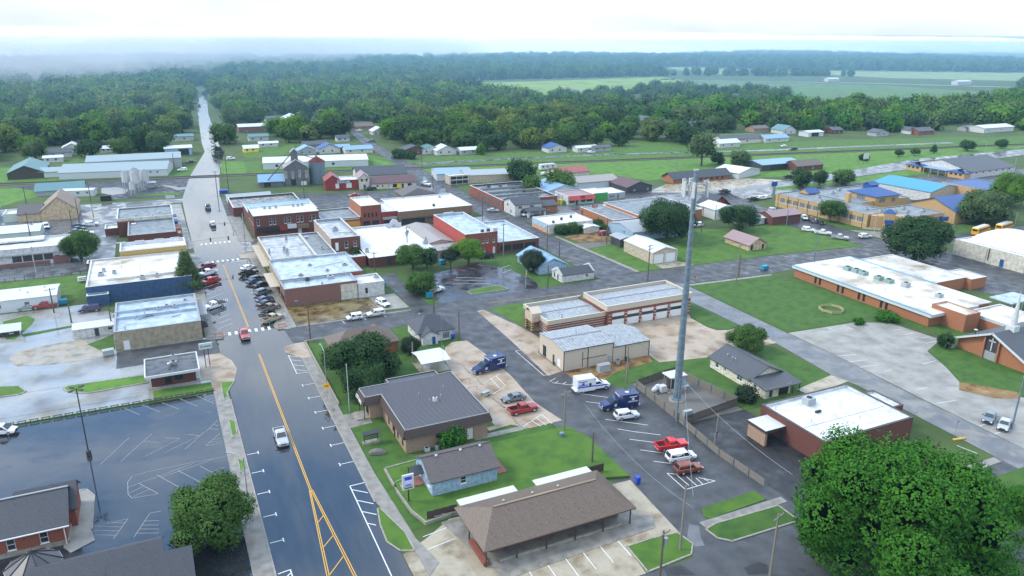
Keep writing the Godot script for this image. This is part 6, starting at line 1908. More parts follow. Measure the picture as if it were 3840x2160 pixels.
	gable_house("grey_tin_barn", "old grey tin barn joined behind the black metal building", 170.6,-305.0,192.0,-292.4,3.4,1.6, "x", "white_metal", "rusty_roof", {"cat": "barn"})
	gable_house("blue_hip_building", "building with wide pale blue metal roof behind the diner", 150.0,-300.0,166.0,-283.0,2.8,2.2, "z", "white_metal", "sky_tin_roof", {"cat": "building"})
	gable_house("rusty_workshop", "cluttered workshop with red-brown tin roof near the tracks", 175.0,-331.0,192.0,-319.0,3.0,1.8, "x", "cream_block", "red_tin_roof", {"cat": "building", "turn": 0.1})
	gable_house("brick_motel", "long brick building with charcoal roof and white gable", 219.8,-297.0,253.4,-288.4,2.4,2.3, "x", "brick_orange", "charcoal_shingle", {"cat": "building", "over": 0.8, "holes": {"S": holes_row(6,8,3.2,0.5,1.2,1.5, "v")}})
	gable_house("white_steel_barn", "white steel barn right of the long brick building", 254.6,-303.0,274.0,-289.0,2.8,1.6, "z", "white_metal", "white_tin_roof", {"cat": "barn", "turn": 0.3})
	gable_house("white_arch_garage", "white steel garage half hidden behind the round tree", 190.0,-232.0,199.6,-222.0,4.0,1.4, "z", "white_metal", "white_tin_roof", {"cat": "garage"})
	gable_house("steep_shed", "steep grey A-frame shed behind the trees by the highway", 201.0,-246.0,210.0,-238.0,1.6,3.4, "z", "barn_red", "charcoal_shingle", {"cat": "shed", "over": 0.8})
	gable_house("brick_cottage", "brick cottage with faded pink roof behind the small dark tree", 203.6,-214.0,217.6,-206.6,3.4,1.4, "x", "brick_dark", "pink_tin_roof", {"cat": "house", "over": 0.4})
	gable_house("white_garden_shed", "white shed with green door beside the brick cottage", 193.4,-217.0,203.2,-210.0,2.4,0.7, "x", "white_metal", "white_tin_roof", {"cat": "shed"})

func grain_elevator() -> void:
	var p := thing("grain_elevator", "old corrugated tin grain elevator with tall headhouse", "grain elevator", V(57.9,0,-355.5), -0.12)
	gable_part(p, 10.4,9.0,8.4,3.4, "z", "old_tin", "rusty_roof", {"over": 0.3, "holes": {"S": [[2.6,0.2,2.2,4.6, "o"], [7.0,0.2,2.4,1.8, "g"]]}})
	var h := sub(p, "headhouse", V(-0.2,9.0,0))
	gable_part(h, 3.0,3.4,6.0,1.3, "z", "old_tin", "rusty_roof", {"over": 0.3})
	bar(p, "grain_spout", V(-1.6,14,1), V(-12.5,3.2,4), 0.22, M.dark_trim)
	bar(p, "grain_spout", V(1.4,14,0), V(9.4,11.2,0), 0.18, M.dark_trim)
	for i in 7:
		bx(p, "tin_panel", V(-4.6 + i * 1.5,5.2 + 0.3 * sin(i * 2.1), 4.56), V(1.3,3.6,0.04), M.old_tin if i % 2 else M.rusty_roof)
	var s := thing("steel_silo", "round corrugated steel silo with rusty red conical roof", "silo", V(67.6,0,-355.6))
	var mb := MB.new()
	for i in 11:
		mb.cyl(V(0, i * 0.9,0), V(0, i * 0.9 + 0.9,0), 3.7,3.66,26, false)
	put(s, "shell", mb.mesh(), M.galvanized)
	for i in 10:
		tube(s, "hoop", V(0,0.85 + i * 0.9,0), 0.1,3.74,3.74, M.galvanized, 26)
	var c := MB.new()
	c.cyl(V(0,9.9,0), V(0,12.2,0), 3.9,0.4,26, true)
	put(s, "cone_roof", c.mesh(), M.red_tin_roof)
	tube(s, "cap", V(0,12.1,0), 0.5,0.45,0.4, M.galvanized)
	var b := gable_house("blue_elevator_office", "low shed with pale blue tin roof beside the grain elevator", 41.6,-362.0,52.4,-352.4,2.7,2.4, "x", "old_tin", "sky_tin_roof", {"cat": "shed", "turn": -0.12, "holes": {"S": [[2.0,0.1,3.0,2.0, "o"]]}})


# ---------------------------------------------------------------- school, library, church
func build_school_side() -> void:
	var p := thing("school", "buff brick school with grey flat roofs and bright blue caps", "school", V(229.6,0,-189.5))
	var w := sub(p, "west_wing", V(8.0,0,-21.5))
	w.rotation.y = 0.07
	flat_part(w, 14.0,43.0,5.3, "brick_buff", "grey_membrane", {"par": 0.25, "cope": "coping_grey", "holes": {"W": holes_row(2.5,12,3.3,2.2,2.5,1.7, "x")}})
	bx(w, "stone_band", V(-7.04,2.0,0), V(0.1,0.3,43), M.coping_tan)
	for i in 9:
		bx(w, "downspout", V(-7.06,2.6,-20 + i * 4.95), V(0.14,5.2,0.14), M.brown_trim)
	var s := sub(p, "south_wing", V(21.0,0,1.6))
	flat_part(s, 22.0,15.0,5.2, "brick_buff", "grey_membrane", {"par": 0.25, "cope": "coping_grey", "holes": {"S": [[1.5,1.2,0.8,2.4, "x"]] + holes_row(6.5,4,3.4,2.1,2.6,1.8, "x") + [[20.4,0.1,1.2,2.2, "u"]]}})
	bx(s, "stone_band", V(0,1.9,7.54), V(22,0.3,0.1), M.coping_tan)
	bx(s, "blue_awning", V(10.2,3.2,8.3), V(2.8,1.5,1.6), M.blue_tin_roof)
	var mid := sub(p, "middle_wing", V(30.0,0,-29.0))
	flat_part(mid, 30.0,26.0,5.1, "brick_buff", "grey_membrane", {"par": 0.25, "cope": "coping_grey"})
	var e := sub(p, "entrance_tower", V(7.4,0,5.4))
	e.rotation.y = -0.75
	bx(e, "corner_wall", V(0,2.55,-2.2), V(11.6,5.1,5.0), M.brick_buff)
	bx(e, "tower", V(0,3.3,0.6), V(3.6,6.6,2.0), M.brick_buff)
	put(e, "tower_roof", hip_mesh(3.6,2.4,6.6,1.3,0.4, "x"), M.blue_tin_roof)
	bx(e, "door", V(0,1.4,1.64), V(2.2,2.6,0.1), M.blue_tin_roof)
	bx(e, "door_awning", V(0,3.6,2.0), V(2.8,1.3,0.8), M.blue_tin_roof)
	for x in [-1.35,1.35]:
		bx(e, "door_pier", V(x, 1.4,1.7), V(0.4,2.8,0.3), M.coping_tan)
	bx(e, "steps", V(0,0.2,3.0), V(4.6,0.4,2.6), M.sidewalk)
	bx(e, "ramp_rail", V(-5.2,0.7,1.9), V(6.0,0.8,0.12), M.tan_smooth)
	var g := sub(p, "hall", V(31.5,0,-22.0))
	walls4(g, 13.0,13.0,7.0, M.brick_buff, {"S": [[2.0,4.4,3.4,1.6, "x"], [9.0,4.2,2.0,1.6, "x"]], "W": [[4,4.8,4,1.5, "x"]]})
	put(g, "hip_roof", hip_mesh(13.0,13.0,7.0,2.2,0.7, "x", 5.0), M.blue_tin_roof)
	bx(p, "chimney", V(14.6,6.8,-19.6), V(1.7,3.6,1.7), M.brick_buff)
	var st := sub(p, "gable_cap", V(13.0,5.3,-38.0))
	gable_part(st, 6.0,5.0,0.6,1.4, "x", "brick_buff", "blue_tin_roof", {"over": 0.3})
	var bt := sub(p, "bell_turret", V(46,5.1,-36.0))
	gable_part(bt, 4.2,4.2,1.8,1.1, "x", "blue_tin_roof", "blue_tin_roof", {"over": 0.3})
	for q in [[6,-12], [9,-6], [5,-24], [10,-30], [16,1], [20,3], [24,-2], [27,4], [12,-2], [22,-34], [30,-38], [36,-33]]:
		hvac(p, V(q[0], 5.1, q[1]), V(1.4,0.8,1.0))
	var bw := gable_house("blue_roof_hall", "brick hall with big plain blue metal roof in the school yard", 268.8,-200.0,300.0,-181.0,5.0,3.4, "x", "brick_buff", "blue_tin_roof", {"cat": "building", "over": 0.6})
	gable_house("teal_roof_hall", "white school hall with long teal metal roof", 293.0,-239.0,317.0,-212.0,4.6,2.0, "z", "white_wall", "teal_tin_roof", {"cat": "building", "over": 0.3, "turn": 0.1, "mats": {"S": "tan_smooth"}})
	flat_block("buff_gym", "tall buff block gymnasium with blue roof behind the school", 313.0,-220.0,336.0,-200.0,6.0, "brick_buff", "blue_tin_roof", {"par": 0.1, "cope": "coping_grey"})
	var cm := gable_house("community_center", "wide white gabled hall with grey roof and blue-roofed entry wings", 364.0,-275.0,402.0,-243.0,3.4,4.0, "x", "white_wall", "slate_shingle", {"cat": "building", "over": 0.4, "turn": 0.06, "holes": {"S": holes_row(4,6,5.6,2.2,1.4,0.6, "v")}})
	for z in [-11.5,11.5]:
		var wg := sub(cm, "entry_wing", V(-21.0,0, z))
		gable_part(wg, 5.6,8.6,3.0,1.3, "x", "brick_buff", "blue_tin_roof", {"hip": true, "over": 0.5, "holes": {"W": holes_row(1,3,2.4,1.4,1.4,1.0, "v")}})
	bx(cm, "entry_canopy", V(-21.2,2.8,0), V(4.8,0.3,15), M.sky_tin_roof)
	for z in [-6.0,-2.0,2.0,6.0]:
		bx(cm, "canopy_post", V(-23.4,1.35, z), V(0.3,2.7,0.3), M.brick_buff)
	# library
	var l := thing("library", "long orange brick library with white fascia and white flat roof", "building", V(176.0,0,-134.2))
	flat_part(l, 22.4,43.6,2.75, "brick_orange", "white_membrane_stained", {"par": 0.1, "holes": {"W": [[7.6,0.3,0.8,2.1, "v"], [9.2,0.3,0.8,2.1, "v"], [15.6,0.3,0.8,2.1, "v"], [17.2,0.3,0.8,2.1, "v"], [22.6,0.3,0.8,2.1, "v"], [24.2,0.3,0.8,2.1, "v"], [29.6,0.3,0.8,2.1, "v"], [31.2,0.3,0.8,2.1, "v"]]}})
	for q in [[-11.5,0.0,0.5,45.0], [11.5,-8.0,0.5,29.0]]:
		bx(l, "fascia", V(q[0], 2.95, q[1]), V(q[2], 0.75, q[3]), M.coping_white)
		bx(l, "drip_edge", V(q[0], 3.35, q[1]), V(q[2] + 0.1,0.08, q[3] + 0.1), M.teal_tin_roof)
	for z in [-22.4,22.4]:
		bx(l, "fascia", V(-3.0 if z > 0 else 0.0,2.95, z), V(17.4 if z > 0 else 22.6,0.75,0.5), M.coping_white)
	bx(l, "roof_deck", V(0,3.28,0), V(22.6,0.1,44.6), M.white_membrane_stained)
	for q in [[-0.4,-12.7], [0.0,-7.6], [0.1,-10.2], [0.2,-2.6], [0.5,0.4]]:
		hvac(l, V(q[0], 3.33, q[1]), V(2.0,1.0,1.9), "hvac_green")
	hvac(l, V(1.6,3.33,4.8), V(1.8,1.2,1.6))
	hvac(l, V(2.2,3.33,14.2), V(1.7,0.9,1.3))
	vent(l, V(-6.4,3.3,5.0), 0.7,0.08)
	var lb := sub(l, "brick_bay", V(-4.2,0,23.4))
	flat_part(lb, 5.2,9.0,4.3, "brick_orange", "white_membrane_stained", {"par": 0.3, "cope": "brick_orange"})
	var le := sub(l, "east_wing", V(18.6,0,-6.8))
	flat_part(le, 14.4,25.0,3.2, "brick_orange", "white_membrane_stained", {"par": 0.15})
	var ln := sub(l, "north_canopy", V(28.0,0,3.4))
	flat_part(ln, 6.4,8.0,3.1, "brick_orange", "white_membrane_stained", {"par": 0.1})
	var lc := sub(l, "south_link", V(6.0,0,29.6))
	flat_part(lc, 13.6,12.4,2.9, "brick_orange", "white_membrane_stained", {"par": 0.2})
	bx(lc, "fascia", V(-6.6,2.9,0.2), V(0.5,0.7,13), M.coping_white)
	bx(l, "walkway_canopy", V(20,3.0,22.0), V(10,0.25,6.0), M.blue_membrane)
	for i in 3:
		bx(l, "canopy_post", V(16 + i * 4,1.4,24.6), V(0.2,2.8,0.2), M.coping_white)
	# cream gym at the right edge
	var gy := flat_block("cream_gym", "large cream block gym with domed white roof at the right edge", 230.2,-153.4,262.0,-112.0,5.0, "cream_block", "white_membrane", {"par": 0.2, "holes": {"W": [[15.4,0.1,1.3,2.4, "u"]]}})
	var dm := MB.new()
	for i in 8:
		var a0 := PI * i / 8
		var a1 := PI * (i + 1) / 8
		dm.quad(V(-cos(a0) * 13,4.9 + sin(a0) * 2.4,18), V(-cos(a1) * 13,4.9 + sin(a1) * 2.4,18), V(-cos(a1) * 13,4.9 + sin(a1) * 2.4,-18), V(-cos(a0) * 13,4.9 + sin(a0) * 2.4,-18))
	put(gy, "barrel_roof", dm.mesh(), M.white_membrane)
	for z in [-10.0,2.0,12.0]:
		bx(gy, "pilaster", V(-16.0,2.4, z), V(0.25,4.8,0.5), M.cream_block)
	bx(gy, "drain_pipe", V(-16.1,3.0,-9.0), V(0.2,3.6,0.2), M.dark_trim)
	# church
	var c := thing("church", "brick church with broad gable, white cross window and white spire", "church", V(171.5,0,-93.2))
	walls4(c, 24.0,15.4,2.6, M.brick_orange, {}, {}, 0.0,3.6, "x")
	put(c, "roof", gable_mesh(24.0,15.4,2.64,3.7, "x", 0.9,0.25), M.slate_shingle)
	for sg in [-1,1]:
		var ab := MB.new()
		ab.box(V(-12.95,4.2, sg * 4.3), V(0.2,0.4,9.7), Basis(V(1,0,0), sg * 0.447))
		put(c, "bargeboard", ab.mesh(), M.coping_white)
		bx(c, "window_pier", V(-12.2,2.7, sg * 1.6), V(0.7,5.2,0.35), M.brick_orange)
	bx(c, "cross_window", V(-12.06,3.7,0), V(0.15,3.6,2.8), M.dark_trim)
	bx(c, "window_base", V(-12.06,1.0,0), V(0.2,1.9,2.8), M.coping_grey)
	bx(c, "cross_upright", V(-12.25,3.7,0), V(0.16,3.0,0.2), M.coping_white)
	bx(c, "cross_arm", V(-12.25,4.4,0), V(0.16,0.2,1.5), M.coping_white)
	var sp := sub(c, "spire", V(-6.2,5.6,0))
	bx(sp, "spire_base", V(0,0.8,0), V(1.9,1.6,1.9), M.coping_white)
	tube(sp, "lantern", V(0,1.6,0), 1.8,0.75,0.62, M.coping_white, 8)
	tube(sp, "needle", V(0,3.4,0), 6.0,0.62,0.04, M.coping_white, 8)
	tube(c, "flue", V(-10.4,3.6,-5.2), 1.3,0.12,0.12, M.brown_trim)
	tube(c, "flue_cap", V(-10.4,4.9,-5.2), 0.1,0.4,0.4, M.coping_white)
	var cu := thing("condenser_unit", "large grey cooling unit at the church corner", "air conditioner", V(157.6,0.06,-101.6))
	bx(cu, "housing", V(0,0.7,0), V(2.4,1.4,1.5), M.hvac)
	for x in [-0.55,0.55]:
		tube(cu, "fan", V(x, 1.4,0), 0.1,0.42,0.42, M.black, 12)
	var oc := thing("octagonal_fence", "eight-sided low wooden pen on the library lawn", "fence", V(152.2,0.06,-130.4))
	for i in 8:
		var a := TAU * (i + 0.5) / 8
		for k in 2:
			bx(oc, "rail", V(cos(a) * 2.75,0.3 + k * 0.34, sin(a) * 2.75), V(2.25,0.28,0.05), M.wood_fresh, PI / 2 - a)
		bx(oc, "post", V(cos(a + PI / 8) * 2.98,0.4, sin(a + PI / 8) * 2.98), V(0.12,0.8,0.12), M.wood_fresh)

# ---------------------------------------------------------------- railway, far houses
func build_rail_and_far() -> void:
	var a := Vector2(-420,-463)
	var b := Vector2(900,-248)
	var d := (b - a).normalized()
	var n := Vector2(-d.y, d.x)
	var bed := MB.new()
	bed.prism(PackedVector2Array([a + n * 2.4, b + n * 2.4, b - n * 2.4, a - n * 2.4]), 0.0,0.3)
	var tr := structure("railway")
	tr.set_meta("label", "single railway track on brown ballast crossing beyond the town")
	put(tr, "ballast", bed.mesh(), M.ballast)
	var ties := MB.new()
	var t := 0.0
	while t < (b - a).length():
		var q := a + d * t
		ties.box(V(q.x, 0.36, q.y), V(0.25,0.14,2.6), Basis(Vector3.UP, -atan2(d.y, d.x)))
		t += 0.9
	put(tr, "sleeper", ties.mesh(), M.wood_dark).set_meta("kind", "stuff")
	for s in [-0.72,0.72]:
		var m: Vector2 = (a + b) / 2 + n * s
		bx(tr, "rail", V(m.x, 0.5, m.y), V((b - a).length(), 0.16,0.09), M.brown_trim, -atan2(d.y, d.x))
	far_houses()

func far_houses() -> void:
	# [x, z, width, depth, eave, rise, wall, roof, axis, label]
	var list := [
		[-46.43,-482.7,11,9,2.8,1.6, "white_wall", "slate_shingle", "x", "grey-roofed white house by the trees behind the green barn"],
		[-41.8,-500.4,10,9,2.8,2.4, "white_wall", "white_tin_roof", "z", "house with pale pyramid roof under the trees at the left"],
		[-48.35,-465.37,9,6,2.6,0.8, "white_wall", "white_tin_roof", "x", "small white flat-topped house before the left woods"],
		[-24.14,-493.24,6,5,2.4,1.2, "white_wall", "white_tin_roof", "x", "little white shed beside the round tree on the left"],
		[-4.47,-529.33,12,8,3.0,1.2, "pale_blue", "teal_tin_roof", "x", "teal-roofed house among trees left of the highway"],
		[17.24,-528.03,14,9,3.0,1.0, "white_wall", "green_tin_roof", "x", "low green-roofed building near the highway edge"],
		[25.55,-693.23,9,7,4.0,2.5, "white_wall", "white_tin_roof", "z", "white gable poking from the woods left of the highway"],
		[58.58,-629.63,11,8,3.4,2.4, "white_wall", "blue_tin_roof", "x", "white house with blue-grey roof right of the highway"],
		[51.28,-462.68,8,6,2.6,1.4, "yellow_paint_wall", "white_tin_roof", "x", "small yellow shed in the grass right of the highway"],
		[69.95,-556.08,30,14,4.2,1.2, "brick_maroon", "white_tin_roof", "x", "long maroon-walled building with white roof beyond the railway"],
		[98.56,-596.4,16,14,3.6,3.4, "white_wall", "white_tin_roof", "z", "white steel gable hall beyond the railway"],
		[92.32,-616.71,22,10,3.2,1.0, "cream", "slate_shingle", "x", "low dark-roofed house behind the white gable hall"],
		[61.84,-510.26,12,7,3.0,1.2, "white_wall", "green_tin_roof", "x", "small pale green-roofed shed near the highway trees"],
		[63.77,-481.4,11,5,2.4,0.8, "white_wall", "white_tin_roof", "x", "pale mobile home on the grass beyond the elevator"],
		[79.23,-441.2,10,8,2.8,2.2, "grey_metal", "sky_tin_roof", "z", "grey garage-like house directly behind the elevator"],
		[88.03,-462.71,14,8,2.8,1.6, "brick_tan", "slate_shingle", "x", "tan house behind the grey garage house"],
		[92.09,-442.02,12,9,2.8,2.6, "white_wall", "blue_tin_roof", "z", "white house with bright blue roof beyond the railway"],
		[101.43,-448.66,8,6,2.4,1.2, "brick_dark", "sky_tin_roof", "x", "low dark shed beside the blue-roofed house"],
		[107.61,-435.72,16,8,2.6,1.6, "cream", "sky_tin_roof", "x", "long cream house with grey-blue roof beside the side road"],
		[110.75,-488.26,8,6,2.6,1.4, "white_wall", "slate_shingle", "x", "tiny white house before the central trees"],
		[136.94,-542,16,10,2.8,2.0, "brick_tan", "brown_shingle", "x", "brick house with tan roof under the central trees"],
		[141.17,-510.72,10,9,2.8,2.4, "white_wall", "white_tin_roof", "z", "white gabled house at the head of the side road"],
		[175.99,-546.05,12,9,2.8,2.2, "brick_tan", "tan_shingle", "z", "tan gabled house in the central trees"],
		[239.23,-514.9,18,10,3.0,1.8, "brick_red", "pink_tin_roof", "x", "pink-roofed brick house among the trees"],
		[136.58,-419.9,14,9,2.8,2.2, "brick_dark", "charcoal_shingle", "z", "dark house beside the clipped shrubs past the railway"],
		[145.64,-418.24,11,9,2.8,2.0, "white_wall", "green_tin_roof", "z", "white green-roofed house with an open carport"],
		[152.29,-411.49,12,9,2.8,2.6, "white_wall", "white_tin_roof", "z", "white gabled house with a tree at its front"],
		[165.66,-408.08,12,7,2.8,1.2, "grey_metal", "white_tin_roof", "x", "grey mobile home past the railway"],
		[216.12,-395.87,12,9,2.8,2.2, "white_wall", "blue_tin_roof", "z", "white house with navy roof under the dark trees"],
		[233.56,-390.92,14,6,2.8,0.8, "white_wall", "white_tin_roof", "x", "white trailer house in the shade of the trees"],
		[242.88,-389.29,12,6,2.6,0.8, "grey_metal", "slate_shingle", "x", "dark low trailer house next to the white one"],
		[325.88,-373.65,16,8,3.0,1.8, "white_wall", "white_tin_roof", "x", "white cottage on the bright lawn past the tracks"],
		[346.25,-384.21,34,12,3.0,2.2, "cream", "slate_shingle", "x", "wide house with long grey roofs past the tracks"],
		[414.27,-489.59,14,9,2.8,1.6, "brick_tan", "tan_shingle", "x", "tan-roofed house behind the bright tree"],
		[400.05,-426.65,14,9,2.8,1.6, "brick_tan", "brown_shingle", "x", "brown house with a porch at the wood edge"],
		[424.82,-723.71,8,7,4,2, "white_wall", "white_tin_roof", "z", "white barn at the edge of the hay field"],
		[419.62,-617.7,16,9,3,1.6, "cream", "tan_shingle", "x", "pale house in the clearing of the woods"],
		[583.01,-674.7,26,12,3,1.6, "cream", "slate_shingle", "x", "farmhouse roofs below the pasture"],
		[410.79,-410.3,12,12,3.0,3.0, "white_wall", "green_tin_roof", "z", "white barn with green roof under the trees"],
		[371.96,-381.51,20,9,2.8,1.8, "white_wall", "sky_tin_roof", "x", "grey-roofed white house in the right trees"],
		[418,-392.91,14,9,3.2,0.8, "white_metal", "white_tin_roof", "x", "white steel shed under the bright trees"],
		[445.9,-399.49,10,8,2.8,1.6, "brick_dark", "slate_shingle", "x", "dark little house behind the white steel shed"],
		[464.77,-377.29,12,8,2.8,1.8, "grey_metal", "slate_shingle", "z", "grey house peeping between the bright trees"],
		[501.97,-371.42,16,9,2.8,2.0, "brick_red", "slate_shingle", "x", "brick house with grey roof on the right lawn"],
		[496.29,-376.65,8,8,2.8,2.0, "white_wall", "slate_shingle", "z", "white gabled house left of the brick one"],
		[566.95,-361.22,34,14,3.6,1.4, "white_wall", "white_tin_roof", "x", "long white building with red end at the far right"],
		[552.11,-373.4,10,7,2.8,1.2, "grey_metal", "slate_shingle", "x", "grey shed left of the long white building"],
		[295.81,-298.27,26,14,3.4,1.2, "dark_metal_wall", "sky_tin_roof", "x", "open vehicle shelter with sky-blue roof by the highway"],
		[308.84,-291.25,18,10,2.8,2.2, "brick_dark", "brown_shingle", "x", "brown hip-roofed house beside the vehicle shelter"],
		[951.16,-873.7,22,9,4,1.5, "white_wall", "white_tin_roof", "x", "white shed along the distant highway"],
		[1075.59,-749.38,30,10,5,1.5, "white_wall", "white_tin_roof", "x", "white barn on the far right highway"]]
	for h in list:
		var x: float = h[0]
		var z: float = h[1]
		var w: float = h[2]
		var d: float = h[3]
		house_spots.append(V(x, maxf(w, d) * 0.75 + 4.0, z - d / 2))
		var holes := {"S": holes_row(w * 0.15,2, w * 0.42,0.9,1.2,1.2, "w")}
		if h[6] in ["white_metal", "dark_metal_wall"]:
			holes = {"S": [[w * 0.2,0.1, w * 0.5,2.6, "o"]]}
		gable_house("house", h[9], x - w / 2, z - d, x + w / 2, z, h[4], h[5], h[8], h[6], h[7], {"group": "houses beyond the railway", "holes": holes})
	var m := gable_house("motel", "long L-shaped motel with grey roof in front of the woods", 350.0,-470.0,378.0,-458.0,3.0,2.6, "x", "brick_tan", "slate_shingle", {"cat": "motel", "over": 0.8, "holes": {"S": holes_row(2,8,3.2,0.5,1.4,1.6, "v")}})
	var mw := sub(m, "long_wing", V(-10.0,0,-24.0))
	gable_part(mw, 12.0,50.0,3.0,2.6, "z", "brick_tan", "slate_shingle", {"over": 0.8, "holes": {"W": holes_row(2,10,4.6,0.5,1.4,1.6, "w")}})
	house_spots.append(V(354,34,-490))
	house_spots.append(V(368,18,-464))


# ---------------------------------------------------------------- vehicles; each faces +x in its own axes
var car_models := {}
var paints := {}

func paint(c: Array) -> StandardMaterial3D:
	var key := str(c)
	if not paints.has(key):
		var m := StandardMaterial3D.new()
		m.albedo_color = lin(c[0], c[1], c[2])
		m.roughness = 0.28
		m.metallic = 0.15
		m.clearcoat_enabled = true
		m.clearcoat = 0.6
		m.clearcoat_roughness = 0.06
		paints[key] = m
	return paints[key]

func loft(mb: MB, st: Array) -> void:
	# stations [x, y_low, y_high, half width low, half width high]; rounded shoulders
	var rings := []
	for s in st:
		var x: float = s[0]
		var lo: float = s[1]
		var hi: float = s[2]
		var wl: float = s[3]
		var wh: float = s[4]
		var b: float = minf(0.12, (hi - lo) * 0.3)
		rings.append([V(x, lo, wl * 0.9), V(x, lo + b, wl), V(x, hi - b, (wl + wh) / 2), V(x, hi, wh - b * 0.8), V(x, hi, -wh + b * 0.8), V(x, hi - b, -(wl + wh) / 2), V(x, lo + b, -wl), V(x, lo, -wl * 0.9)])
	for i in rings.size() - 1:
		for k in 8:
			var j := (k + 1) % 8
			mb.quad(rings[i][k], rings[i + 1][k], rings[i + 1][j], rings[i][j])
	var f: Array = rings[rings.size() - 1]
	var r: Array = rings[0]
	for k in 6:
		mb.tri(f[0], f[k + 2], f[k + 1])
		mb.tri(r[0], r[k + 1], r[k + 2])

func pane(p: Node3D, called: String, q: Array) -> void:
	var mb := MB.new()
	mb.quad(q[0], q[1], q[2], q[3])
	var nn: Vector3 = ((q[1] - q[0]) as Vector3).cross(q[2] - q[0]).normalized() * 0.03
	mb.quad(q[3] - nn, q[2] - nn, q[1] - nn, q[0] - nn)
	put(p, called, mb.mesh(), M.glass)

func wheel(p: Node3D, x: float, z: float, r: float) -> void:
	var w := Node3D.new()
	w.name = "wheel"
	w.position = V(x, r, z)
	p.add_child(w, true)
	var o := put(w, "tyre", cyl_mesh(0.24, r, r, 16), M.rubber)
	o.rotation.x = PI / 2
	var q := put(w, "rim", cyl_mesh(0.26, r * 0.62, r * 0.62,12), M.rim)
	q.rotation.x = PI / 2

